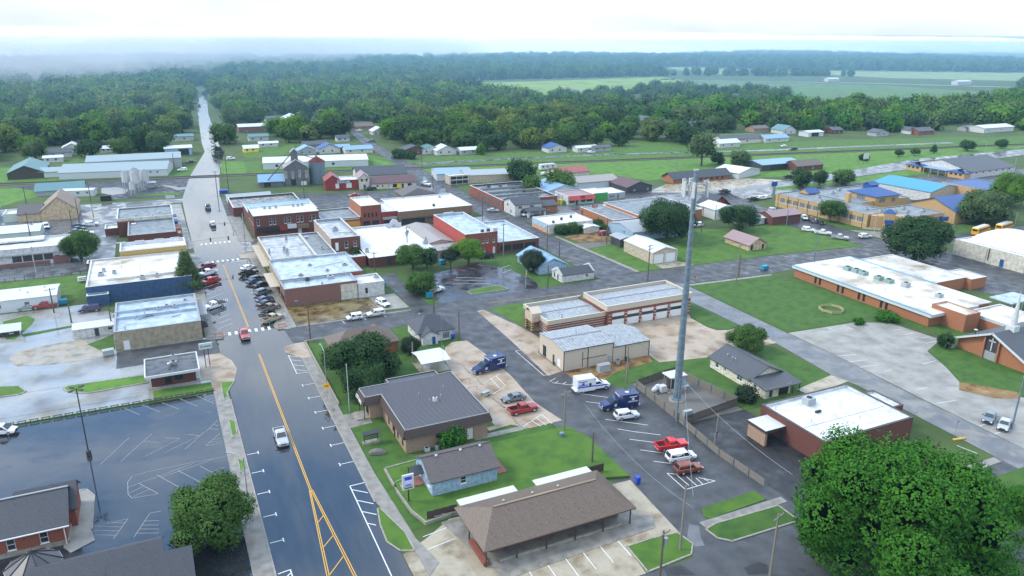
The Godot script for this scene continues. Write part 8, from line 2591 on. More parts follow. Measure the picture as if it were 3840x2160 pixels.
	for i in 4:
		var a := PI / 4 + i * PI / 2
		bar(fl, "arm", V(0,12.1,0), V(cos(a) * 0.7,12.2, sin(a) * 0.7), 0.05, M.dark_trim)
		bx(fl, "lamp_head", V(cos(a) * 1.0,12.2, sin(a) * 1.0), V(0.75,0.18,0.4), M.dark_trim, -a)
	for q in [[5.7,-241.4,7.2,12.0,0.0, "near traffic signal mast at the left corner"], [24.0,-260.6,7.2,10.5, PI, "far traffic signal mast at the right corner"]]:
		var o := thing("traffic_signal", q[5], "traffic light", V(q[0], 0.1, q[1]), q[4], "traffic signals over the crossing")
		tube(o, "post", Vector3.ZERO, 9.5,0.16,0.12, M.steel, 10)
		bar(o, "mast_arm", V(0,6.2,0), V(q[3], 6.8,0), 0.09, M.steel)
		for x in [0.55,0.98]:
			var s := bx(o, "signal_head", V(q[3] * x, 6.3,0.15), V(0.42,1.15,0.35), M.black)
			for k in 3:
				tube(s, "lens", V(0,0.34 - k * 0.34,0.16), 0.05,0.11,0.11, [M.tail_lamp, M.amber, M.sign_green][k], 8).rotation.x = PI / 2
	var fp := thing("flagpole", "bare white flagpole on the lawn beside city hall", "flagpole", v3(Vector2(26.8,-127.03)))
	tube(fp, "pole", Vector3.ZERO, 9.4,0.07,0.05, M.coping_white, 8)
	tube(fp, "ball", V(0,9.4,0), 0.16,0.09,0.09, M.coping_white, 8)
	for q in [[Vector2(-35,-246.22), 8.5, "flagpole with drooping flag before the white office"], [Vector2(228.5,-182.44), 8.0, "flagpole with furled flag at the school corner"], [Vector2(88.42,-178.28), 5.5, "small flagpole in the back lot"]]:
		var g := thing("flagpole", q[2], "flagpole", v3(q[0]))
		tube(g, "pole", Vector3.ZERO, q[1], 0.06,0.04, M.coping_white, 8)
		for i in 5:
			bx(g, "flag_fold", V(0.12 + 0.05 * (i % 2), q[1] - 0.5 - i * 0.28,0.03 * i), V(0.26,0.3,0.12), [M.sign_red, M.coping_white][i % 2] if i else M.sign_blue)
	# signs
	post_sign(24.09,-133.1,3.4, V(1.1,1.1,0.05), "sign_yellow", "yellow diamond warning sign on the footway by the dark tree", -0.3, true)
	post_sign(23.55,-124.93,2.2, V(0.45,0.6,0.04), "coping_grey", "small parking sign on the footway before city hall")
	post_sign(7.68,-177.45,3.0, V(0.75,0.75,0.04), "coping_grey", "grey diamond sign back at the left kerb corner", 0.0, true)
	post_sign(112.59,-177.85,2.8, V(0.7,0.7,0.04), "coping_grey", "stop sign seen from behind beside the stepped cottage")
	post_sign(132.31,-160.75,2.8, V(0.6,0.6,0.04), "sign_red", "red stop sign at the fire station corner")
	post_sign(206.99,-246.36,2.4, V(0.8,0.8,0.04), "sign_yellow", "yellow crossing sign beside the highway", 0.0, true)
	post_sign(122.55,-74.5,2.6, V(0.6,0.6,0.04), "coping_grey", "stop sign seen from behind near the yellow kerb")
	var ks := thing("pole_sign", "pale green bank-style sign board on two posts beside the kiosk", "sign", v3(Vector2(4.59,-158.26)))
	for x in [-0.4,0.4]:
		tube(ks, "post", V(x, 0,0), 4.2,0.08,0.08, M.dark_trim, 8)
	bx(ks, "board", V(0,4.9,0), V(2.6,1.3,0.3), M.coping_white)
	bx(ks, "text_line", V(0.35,4.85,0.17), V(1.5,0.34,0.03), M.sign_green)
	bx(ks, "logo", V(-0.8,4.85,0.17), V(0.5,0.6,0.03), M.coping_grey)
	var ss := thing("pole_sign", "maroon roadside sign between the mural building and market", "sign", v3(Vector2(149.29,-242.93)))
	tube(ss, "post", Vector3.ZERO, 4.4,0.12,0.12, M.steel, 8)
	bx(ss, "board", V(0,4.9,0), V(2.2,1.5,0.4), M.barn_red)
	for y in [5.2,4.7]:
		bx(ss, "text_line", V(0, y, 0.22), V(1.7,0.24,0.03), M.coping_white)
	var sc := thing("school_sign", "blue school sign on a white pier by the highway", "sign", v3(Vector2(248.61,-253.48)))
	bx(sc, "pier", V(0,1.6,0), V(1.6,3.2,0.6), M.coping_grey)
	bx(sc, "board", V(0,4.0,0), V(3.0,2.0,0.6), M.blue_tin_roof)
	var bbd := thing("billboard", "white billboard on two posts in the bright grass", "sign", v3(Vector2(353.55,-295.03)))
	for x in [-1.2,1.2]:
		tube(bbd, "post", V(x, 0,0), 3.0,0.12,0.12, M.dark_trim, 6)
	bx(bbd, "board", V(0,4.2,0), V(4.0,3.0,0.2), M.coping_white)
	var wb := thing("white_board_sign", "low white board sign at the street corner by the grain yard", "sign", v3(Vector2(3.83,-334.76)))
	for x in [-1.2,1.2]:
		tube(wb, "post", V(x, 0,0), 2.0,0.08,0.08, M.steel, 6)
	bx(wb, "board", V(0,2.4,0), V(3.4,1.2,0.15), M.coping_white)
	# community notice frame and boulder on the city hall lawn
	var nf := thing("notice_frame", "dark wooden notice frame with little roof on the city hall lawn", "sign", v3(Vector2(27.44,-114.12)))
	bx(nf, "plinth", V(0,0.2,0), V(2.9,0.4,1.0), M.concrete_wall)
	for x in [-1.2,1.2]:
		bx(nf, "post", V(x, 1.2,0), V(0.14,2.2,0.14), M.wood_dark)
	for i in 4:
		bx(nf, "slat", V(0,0.9 + i * 0.3,0), V(2.3,0.12,0.08), M.wood_dark)
	put(nf, "roof", gable_mesh(2.8,1.0,2.1,0.35, "x", 0.1,0.08), M.charcoal_shingle)
	var bo := MB.new()
	loft(bo, [[-1.5,0.0,0.25,0.3,0.2], [-1.1,0.0,0.62,0.6,0.4], [-0.2,0.0,0.8,0.75,0.5], [0.7,0.0,0.62,0.7,0.35], [1.5,0.0,0.2,0.3,0.15]])
	var bol := put(self, "boulder", bo.mesh(), M.stone, v3(Vector2(27.52,-110.35), 0.03), -0.25)
	tag(bol, "long grey boulder lying on the city hall lawn", "rock")
	ac_unit(37.04,-107.44, "round air conditioner behind city hall beside the shrub")
	var lu := thing("air_conditioner", "square pale air conditioner set low behind city hall", "air conditioner", v3(Vector2(35.28,-107.71)), 0.0, "outdoor air conditioners")
	bx(lu, "casing", V(0,0.35,0), V(0.85,0.6,0.85), M.coping_white)
	tube(lu, "fan", V(0,0.65,0), 0.05,0.3,0.3, M.black, 12)
	# bins
	bin_box("wheelie_bin", 62.1,-84.75, V(0.7,1.15,0.75), "blue_plastic", "bright blue wheelie bin at the lawn edge of the wet street", "bin")
	bin_box("wheelie_bin", 56.87,-152.22, V(0.8,1.1,0.8), "blue_plastic", "blue wheelie bin behind the white corner cottage", "bin")
	bin_box("trash_can", 57.99,-101.97, V(0.7,1.0,0.7), "galvanized", "grey trash can beside the pole on the lawn", "bin")
	bin_box("dumpster", -14.4,-173.52, V(2.2,1.3,1.4), "hvac", "grey dumpster behind the tan shop row", "dumpster", 0.15)
	bin_box("dumpster", -26.08,-214.33, V(2.2,1.2,1.5), "teal_bin", "teal dumpster beside the mobile home", "dumpster", 0.1)
	bin_box("dumpster", 75.16,-208.83, V(2.0,1.3,1.5), "teal_bin", "teal dumpster under the trees of the back lot", "dumpster", 0.3)
	bin_box("dumpster", 61.36,-181.17, V(1.7,1.4,1.4), "teal_bin", "teal dumpster below the service truck", "dumpster")
	bin_box("dumpster", 52.45,-194.49, V(1.6,1.3,1.3), "teal_bin", "teal dumpster beside the white rendered annexe", "dumpster")
	bin_box("dumpster", 161.7,-164.8, V(2.2,1.2,1.4), "teal_bin", "teal dumpster on the far side of the library street", "dumpster", 0.1)
	bin_box("dumpster", 25.24,-346.53, V(3.4,1.3,1.6), "blue_plastic", "blue dumpster at the crossing", "dumpster")
	bin_box("dumpster", -20.1,-349.1, V(4.0,2.0,2.0), "black", "black roll-off skip in the grain yard", "dumpster")
	for q in [[Vector2(148.22,-270.3), "left yellow tank at the diner wall"], [Vector2(149.08,-269.31), "right yellow tank at the diner wall"]]:
		var t := thing("grease_tank", q[1], "tank", v3(q[0], 0.05))
		tube(t, "shell", Vector3.ZERO, 2.0,0.7,0.7, M.yellow_paint_wall, 12)
		tube(t, "lid", V(0,2.0,0), 0.15,0.6,0.4, M.yellow_paint_wall, 12)
	bx(thing("storage_box", "green box beside the yellow tanks of the diner", "container", v3(Vector2(150.49,-269.33), 0.05)), "container_shell", V(0.6,0.7,0), V(2.6,1.4,1.6), M.green_wall)
	for q in [[Vector2(22.37,-175.38), "orange barrier bench at the right kerb corner"], [Vector2(8.21,-174.88), "orange barrier bench at the left kerb corner"]]:
		var ob := thing("barrier", q[1], "barrier", v3(q[0], 0.1))
		bx(ob, "board", V(0,0.7,0), V(1.9,0.25,0.08), M.orange_barrier)
		bx(ob, "board", V(0,0.35,0), V(1.9,0.2,0.08), M.coping_white)
		for x in [-0.8,0.8]:
			bx(ob, "leg", V(x, 0.42,0), V(0.08,0.84,0.5), M.orange_barrier)
	# low rail fence between the car park and the concrete drive
	var rf := thing("rail_fence", "low wooden rail barrier along the edge of the wet car park", "fence", V(-34,0.05,-146.15))
	for i in 21:
		var x := 1.0 + i * 1.85
		for k in [-0.55,0.55]:
			bx(rf, "post", V(x + k, 0.24,0), V(0.1,0.48,0.1), M.wood_dark)
		bx(rf, "cap_rail", V(x, 0.52,0), V(1.5,0.08,0.24), M.wood_dark)
	bx(rf, "ground_rail", V(19.6,0.14,0.12), V(38.5,0.12,0.1), M.wood_dark)
	# posts along the small park
	var pf := thing("post_fence", "row of short dark posts along the street by the small lawn", "fence", V(-58,0.03,-241.2))
	for i in 16:
		bx(pf, "post", V(i * 2.3,0.5,0), V(0.14,1.0,0.14), M.wood_dark)
	bx(pf, "rail", V(17.2,0.8,0), V(34.6,0.06,0.06), M.wood_dark)
	var pt := thing("picnic_table", "grey metal picnic table behind city hall", "table", v3(Vector2(52.44,-122.64), 0.07), 0.3)
	bx(pt, "table_top", V(0,0.74,0), V(1.8,0.06,0.75), M.steel)
	for s in [-0.65,0.65]:
		bx(pt, "bench", V(0,0.44, s), V(1.8,0.05,0.26), M.steel)
		bx(pt, "leg", V(s, 0.36,0), V(0.06,0.72,1.3), M.steel)
	for q in [[Vector2(-22.55,-232.26), "stack of white picnic tables on the small lawn"]]:
		var w := thing("picnic_table", q[1], "table", v3(q[0], 0.05))
		for i in 3:
			bx(w, "table_top", V(0,0.7 + i * 0.3, i * -0.5), V(2.2,0.08,1.2), M.coping_white)
			bx(w, "leg", V(0.8,0.35, i * -0.5), V(0.1,0.7,1.0), M.coping_white)
	for q in [[Vector2(53.86,-131.64), Vector2(53.63,-127.17), "first concrete wheel stop in the stained parking"], [Vector2(53.25,-120.89), Vector2(53.57,-116.26), "second concrete wheel stop in the stained parking"], [Vector2(53.3,-112.13), Vector2(53.52,-107.4), "third concrete wheel stop in the stained parking"], [Vector2(53.45,-136.1), Vector2(53.38,-133.44), "short concrete wheel stop before the navy ambulance"]]:
		var d: Vector2 = q[1] - q[0]
		var w := put(self, numbered("wheel_stop"), box_mesh(V(snappedf(d.length(), 0.1), 0.18,0.24)), M.concrete, v3((q[0] + q[1]) / 2,0.15), -atan2(d.y, d.x))
		tag(w, q[2], "wheel stop", "wheel stops behind city hall")
	for q in [[Vector2(50.89,-129.15), "short handrail behind city hall near the grass patch"], [Vector2(50.81,-125.27), "short handrail behind city hall near the picnic table"]]:
		var h := thing("handrail", q[1], "railing", v3(q[0], 0.05))
		bar(h, "rail", V(-0.9,0.9,0), V(0.9,0.9,0), 0.03, M.black)
		for x in [-0.9,0.9]:
			bar(h, "post", V(x, 0,0), V(x, 0.9,0), 0.03, M.black)
	var yk := put(self, "yellow_kerb", box_mesh(V(2.6,0.2,0.45)), M.kerb_yellow, v3(Vector2(121.41,-72.92), 0.12), -0.2)
	tag(yk, "yellow painted kerb end peeping past the big maple", "kerb")

func v3(p: Vector2, y := 0.0) -> Vector3:
	return V(p.x, y, p.y)


# ---------------------------------------------------------------- trees
var leaf_mats: Array[StandardMaterial3D] = []
var tree_models := {}

func crown_mesh(seed_: int, quads: int, leaf: float, shape: String) -> Mesh:
	var rng := RandomNumberGenerator.new()
	rng.seed = seed_
	var lobes := []
	match shape:
		"round":
			var nl := 13 if quads < 10000 else 20 if quads < 30000 else 46
			lobes.append([V(0,0.58,0), 0.62])
			for i in nl:
				var a := TAU * i / 13.0 * 2.6 + rng.randf() * 0.6
				var y := rng.randf_range(0.22,1.0)
				var rad := sqrt(maxf(0.05,1.0 - pow((y - 0.5) / 0.62,2.0))) * rng.randf_range(0.45,0.72)
				var ls := 1.0 if nl < 20 else 0.82 if nl < 40 else 0.6
				if nl > 13:
					rad *= 1.18
				lobes.append([V(cos(a) * rad, y, sin(a) * rad), rng.randf_range(0.26,0.42) * ls])
		"tall":
			for i in 16:
				var a := i * 2.4
				var y := 0.15 + i / 16.0 * 1.35
				var rad := 0.5 * sin(clampf(y / 1.6,0.08,0.94) * PI) * rng.randf_range(0.6,1.0)
				lobes.append([V(cos(a) * rad, y, sin(a) * rad), rng.randf_range(0.24,0.36)])
		"conifer":
			for i in 34:
				var t := i / 34.0
				var a := i * 2.4
				var rad := (1.0 - t) * 0.62 * rng.randf_range(0.5,1.0)
				lobes.append([V(cos(a) * rad, 0.1 + t * 2.2, sin(a) * rad), 0.14 + 0.14 * (1.0 - t)])
		_:
			for i in 9:
				var a := i * 2.4
				var rad := sqrt(i / 9.0) * 0.62
				lobes.append([V(cos(a) * rad, rng.randf_range(0.25,0.55), sin(a) * rad), rng.randf_range(0.28,0.4)])
	var v := PackedVector3Array()
	var n := PackedVector3Array()
	var c := PackedColorArray()
	var ix := PackedInt32Array()
	# leafy mass inside each lobe, so that the sky does not show straight through
	for L in lobes:
		var k := v.size()
		var rr: float = L[1] * (0.92 if quads < 2000 else 0.74 if quads < 30000 else 0.62)
		for j in 5:
			for i in 7:
				var th := PI * j / 4.0
				var ph := TAU * i / 7.0 + j * 0.4
				var d := V(sin(th) * cos(ph), cos(th), sin(th) * sin(ph))
				v.append(L[0] + d * rr * rng.randf_range(0.8,1.1))
				n.append(d)
				c.append(Color(0.75,0.8,0.75))
		for j in 4:
			for i in 7:
				var a := k + j * 7 + i
				var b := k + j * 7 + (i + 1) % 7
				ix.append_array([a, b, a + 7, b, b + 7, a + 7])
	var lobe_tone := []
	var total := 0.0
	for L in lobes:
		lobe_tone.append(rng.randf_range(0.72,1.25))
		total += L[1] * L[1]
	for li in lobes.size():
		var L: Array = lobes[li]
		var ce: Vector3 = L[0]
		var r: float = L[1]
		var cnt := int(quads * r * r / total)
		var k2 := 0
		while k2 < cnt:
			# one spray: a few leaves about a common point
			var d := V(rng.randfn(), rng.randfn() * 0.85 + 0.25, rng.randfn()).normalized()
			var p := ce + d * r * rng.randf_range(0.8,1.16)
			var hidden := false
			for o in lobes:
				if o != L and (p - (o[0] as Vector3)).length() < (o[1] as float) * 0.72:
					hidden = true
					break
			if hidden:
				k2 += 1
				continue
			var tone: float = lobe_tone[li] * rng.randf_range(0.8,1.2)
			for m in 4:
				var q := p + V(rng.randfn(), rng.randfn() * 0.7, rng.randfn()) * leaf * 0.75 + (d + V(0,0.5,0)) * leaf * (m * 0.7)
				var nn := (d + V(rng.randfn(), rng.randfn() + 0.3, rng.randfn()) * (0.5 if quads > 2000 else 0.28)).normalized()
				var s := nn.cross(V(rng.randfn(), rng.randfn(), rng.randfn()).normalized()).normalized()
				var t := nn.cross(s)
				var e := leaf * rng.randf_range(0.6,1.25)
				var w := e * rng.randf_range(0.5,0.8)
				var k := v.size()
				v.append_array([q - s * e, q - t * w + nn * leaf * 0.15, q + s * e * rng.randf_range(0.7,1.1), q + t * w - nn * leaf * 0.1])
				var sn := (nn * 0.5 + d * 0.75).normalized()
				n.append_array([sn, sn, sn, sn])
				var g := tone * rng.randf_range(0.86,1.14)
				var col := Color(g * rng.randf_range(0.9,1.12), g, g * rng.randf_range(0.85,1.1))
				c.append_array([col, col, col, col])
				ix.append_array([k, k + 2, k + 1, k, k + 3, k + 2])
			k2 += 4
	var a := []
	a.resize(Mesh.ARRAY_MAX)
	a[Mesh.ARRAY_VERTEX] = v
	a[Mesh.ARRAY_NORMAL] = n
	a[Mesh.ARRAY_COLOR] = c
	a[Mesh.ARRAY_INDEX] = ix
	var ms := ArrayMesh.new()
	ms.add_surface_from_arrays(Mesh.PRIMITIVE_TRIANGLES, a)
	return ms

func trunk_mesh(seed_: int, split := 0.16) -> Mesh:
	# in crown units: the crown starts at y 0; the trunk reaches down to y -1 and is scaled on its own
	var rng := RandomNumberGenerator.new()
	rng.seed = seed_
	var mb := MB.new()
	mb.cyl(V(0,-0.55,0), V(0,0.1,0), 0.085,0.06,7, false)
	mb.cyl(V(0,-0.6,0), V(0,-0.5,0), 0.12,0.085,7, false)
	for i in 5:
		var a := TAU * i / 5 + rng.randf()
		var b := V(cos(a) * 0.3, rng.randf_range(0.35,0.6), sin(a) * 0.3)
		mb.cyl(V(0,0.02 + 0.02 * i, 0), b, 0.045,0.025,5, false)
		mb.cyl(b, b + V(cos(a) * 0.28,0.25, sin(a) * 0.28), 0.025,0.01,5, false)
	return mb.mesh()

func model(shape: String, level: int, k: int) -> Array:
	var key := "%s%d_%d" % [shape, level, k]
	if not tree_models.has(key):
		var q: Array = [[900,0.135], [3600,0.066], [26000,0.026], [90000,0.0145]][level]
		tree_models[key] = [crown_mesh(k * 17 + level, q[0], q[1], shape), trunk_mesh(k + 3)]
	return tree_models[key]

func tree(x: float, z: float, h: float, wdt: float, label: String, tint: int, level := 1, k := 0, shape := "round", clear := 0.25, group := "", called := "tree", cat := "tree") -> Node3D:
	# h: full height, wdt: crown width, clear: share of the height that is bare trunk
	var o := thing(called, label, cat, V(x, 0, z), k * 1.7 + x, group)
	var m := model(shape, level, k)
	var top := {"round": 1.32, "tall": 1.75, "conifer": 2.35}.get(shape, 0.95) as float
	var ch := h * (1.0 - clear)
	var sy := ch / top
	var sx := wdt / 2.0 / (0.98 if shape == "round" else 0.8)
	var cr := put(o, "crown", m[0], leaf_mats[tint])
	cr.position.y = h * clear
	cr.scale = V(sx, sy, sx)
	var tr := put(o, "trunk", m[1], M.bark)
	tr.position.y = h * clear
	tr.scale = V(sx * 0.8, maxf(sy, h * clear / 0.55), sx * 0.8) if clear > 0.05 else V(sx * 0.5, sy, sx * 0.5)
	tr.position.y = 0.6 * tr.scale.y - 0.05
	return o

func leaf(r: float, g: float, b: float) -> void:
	var m := StandardMaterial3D.new()
	m.resource_name = "leaves"
	m.albedo_color = lin(r, g, b)
	m.roughness = 0.7
	m.metallic_specular = 0.25
	m.vertex_color_use_as_albedo = true
	m.backlight_enabled = true
	m.backlight = lin(r * 2.2, g * 2.2, b * 1.2)
	leaf_mats.append(m)

func build_trees() -> void:
	leaf(0.075,0.155,0.03)    # 0 mid green
	leaf(0.035,0.085,0.024)   # 1 dark
	leaf(0.12,0.25,0.022)     # 2 bright
	leaf(0.10,0.16,0.055)     # 3 grey green
	leaf(0.16,0.225,0.045)    # 4 yellow green
	leaf(0.048,0.17,0.014)    # 5 saturated
	leaf(0.030,0.052,0.026)   # 6 very dark
	leaf(0.085,0.05,0.04)     # 7 copper
	var n := [
		[79.4,-53.5,19.5,27.5, "huge maple filling the lower right corner", 5,3,1, "round", 0.12],
		[0.6,-97.6,8.6,11.6, "round glossy magnolia beside the lower left roofs", 0,2,2, "round", 0.1],
		[32.6,-140.8,8.6,15.0, "wide dark tree hiding the brick house by city hall", 1,2,3, "round", 0.05],
		[31.0,-132.0,6.0,8.0, "smaller dark tree at the footway beside the flagpole", 1,2,4, "round", 0.08],
		[45.4,-148.0,3.8,4.6, "dark shrub-like tree with white blossoms beside the corner cottage", 6,2,5, "round", 0.15],
		[65.11,-206.56,7.6,10.5, "spreading green tree at the left of the back lot", 0,2,6, "round", 0.3],
		[68.88,-204.91,6.4,7.0, "thin dark tree beside the spreading back lot tree", 1,1,1, "round", 0.35],
		[76.05,-203.96,6.0,5.5, "bare-stemmed dark tree beside the teal dumpster", 6,1,2, "round", 0.4],
		[81.9,-204.18,8.0,10.0, "bright leafy tree before the red building", 2,2,1, "round", 0.3],
		[60.35,-185.14,6.4,9.0, "dense green tree at the near edge of the back lot", 0,2,2, "round", 0.12],
		[96.78,-190.54,6.5,8.0, "dark reddish shrub tree beside the blue-roofed house", 6,2,3, "round", 0.08],
		[154.57,-204.11,14.0,18.5, "big round dark tree on the lawn behind the garage", 1,2,4, "round", 0.2],
		[187.06,-205.44,9.5,13.5, "round dark tree on the lawn near the cabin", 1,2,5, "round", 0.18],
		[213.93,-154.68,13.5,20.5, "broad dark oak at the school corner", 1,2,6, "round", 0.16],
		[228.69,-202.72,8.4,9.8, "small tree in front of the school wall", 0,2,1, "round", 0.28],
		[279.72,-177.35,13.0,20.0, "pale bushy tree beside the blue roof and buses", 3,2,2, "round", 0.08],
		[316.98,-191.28,14.0,16.0, "bright tall tree at the right edge behind the buses", 2,2,3, "round", 0.1],
		[268.79,-257.4,8.0,10.0, "dark tree at the front corner of the school", 1,1,3, "round", 0.1],
		[280.75,-257.58,7.0,7.0, "leaning ragged tree beside the school front", 1,1,4, "round", 0.2],
		[293.83,-256.09,6.5,10.5, "bushy green tree behind the school by the highway", 0,1,5, "round", 0.08],
		[-24.25,-259.2,8.6,10.6, "round green tree at the corner of the white office", 0,2,4, "round", 0.12],
		[3.89,-213.66,11.0,8.6, "pale feathery pine beside the main street", 3,2,5, "conifer", 0.08],
		[113.93,-118.55,6.0,8.6, "leafy tree behind the cream house", 0,2,6, "round", 0.2],
		[97.39,-100.11,2.8,4.0, "dark shrub at the wall of the cream house", 6,1,1, "bush", 0.0],
		[39.63,-107.88,3.6,5.2, "bright shrub at the back wall of city hall", 5,1,2, "round", 0.02],
		[159.04,-119.37,2.2,5.0, "loose green shrubs at the end of the library lawn", 5,1,3, "bush", 0.0],
		[150.61,-120.53,1.6,2.6, "clipped ball shrub at the lawn corner", 5,1,4, "round", 0.0],
		[156.75,-101.9,3.2,3.2, "clipped dark column shrub at the church corner", 1,1,5, "round", 0.0],
		[126.2,-226.63,3.0,4.6, "dark bush at the back of the mural building", 1,1,6, "bush", 0.0],
		[130.24,-225.64,4.0,4.0, "upright bush at the back of the mural building", 0,1,1, "round", 0.05],
		[133.37,-225.82,2.4,3.0, "small bush at the cream lean-to", 1,1,2, "bush", 0.0],
		[141.9,-228.4,3.2,4.4, "bush between the mural building and steel store", 1,1,3, "bush", 0.0],
		[141.59,-223.82,2.6,3.0, "round bush at the steel store wall", 0,1,4, "round", 0.0],
		[153.54,-316.2,10.5,13.0, "tall dark tree left of the diner", 1,1,5, "round", 0.1],
		[160.92,-292.86,9.0,14.5, "broad tree directly behind the diner", 0,1,6, "round", 0.1],
		[146.98,-291.65,8.0,9.0, "green tree between the corner house and diner", 0,1,1, "round", 0.1],
		[51.69,-223.12,3.6,5.2, "dark bush in the gap beside the ribbed roof", 1,1,2, "bush", 0.0],
		[53.78,-221.62,3.0,3.6, "plum-coloured bush in the gap beside the ribbed roof", 7,1,3, "bush", 0.0],
		[198.9,-231.82,3.4,5.6, "bright hedge bush beside the barn by the highway", 2,1,4, "bush", 0.0],
		[264.87,-324.48,16,15, "tall airy tree standing alone by the railway", 3,1,5, "round", 0.34],
		[276.34,-324.99,6,8, "dark round tree beside the railway", 1,1,6, "round", 0.15],
		[280.84,-312.77,8.5,11, "grey-green tree beside the white steel barn", 3,1,1, "round", 0.15],
		[392.83,-305.54,4.0,5.0, "first small tree in the bright grass row", 1,1,2, "round", 0.25],
		[405.75,-305.14,4.4,5.6, "second small tree in the bright grass row", 0,1,3, "round", 0.25],
		[424.64,-307.07,5.0,4.6, "third small tree in the bright grass row", 1,1,4, "conifer", 0.2],
		[453.93,-306.09,6.0,9.5, "fourth and widest tree in the bright grass row", 1,1,5, "round", 0.2],
		[484.67,-305.06,5.4,7.0, "fifth tree in the bright grass row", 1,1,6, "round", 0.2],
		[362.67,-304.21,3.4,5.0, "dark bush behind the billboard", 1,1,1, "bush", 0.0],
		[-32.02,-478.72,9.0,13.0, "dark round tree beside the left white houses", 1,1,2, "round", 0.12],
		[-15.48,-475.81,9.5,12.5, "green round tree behind the warehouses", 0,1,3, "round", 0.12],
		[40.6,-504.6,12.0,15.5, "rounded green tree right beside the highway", 0,1,4, "round", 0.1],
		[2.71,-474.29,9.0,11.0, "tree left of the blue workshop", 1,1,5, "round", 0.1],
		[123.88,-411.32,4.6,9.0, "clipped dark bush by the side road", 1,1,6, "round", 0.02],
		[128.93,-405.47,4.2,7.0, "second clipped dark bush by the side road", 1,1,1, "round", 0.02],
		[152.94,-417.33,5.4,4.4, "small round tree before the white gabled house", 0,1,2, "round", 0.2],
		[170.51,-404.09,6.0,5.6, "bright small tree beside the grey mobile home", 2,1,3, "round", 0.1],
		[109.01,-54.03,5.0,7.0, "green bush at the right edge by the pavement", 5,2,1, "round", 0.05]]
	for t in n:
		tree(t[0], t[1], t[2], t[3], t[4], t[5], t[6], t[7], t[8], t[9], "", "tree" if t[2] > 4.0 else "shrub", "tree" if t[2] > 4.0 else "shrub")
	woods()

func place_name(x: float, z: float) -> String:
	if z > -470.0:
		return "by the railway on the left" if x < 40.0 else "near the side road past the railway" if x < 200.0 else "behind the houses past the tracks"
	if x < 45.0:
		return "in the woods left of the highway" if z < -640.0 else "at the wood edge left of the highway"
	if x < 130.0:
		return "right beside the highway" if x < 75.0 else "in the woods between highway and side road"
	if x < 330.0:
		return "in the dense central woods" if z < -560.0 else "in the shady row behind the railway houses"
	return "near the motel" if x < 420.0 else "in the bright grove on the right" if z > -470.0 else "in the belt before the pasture"

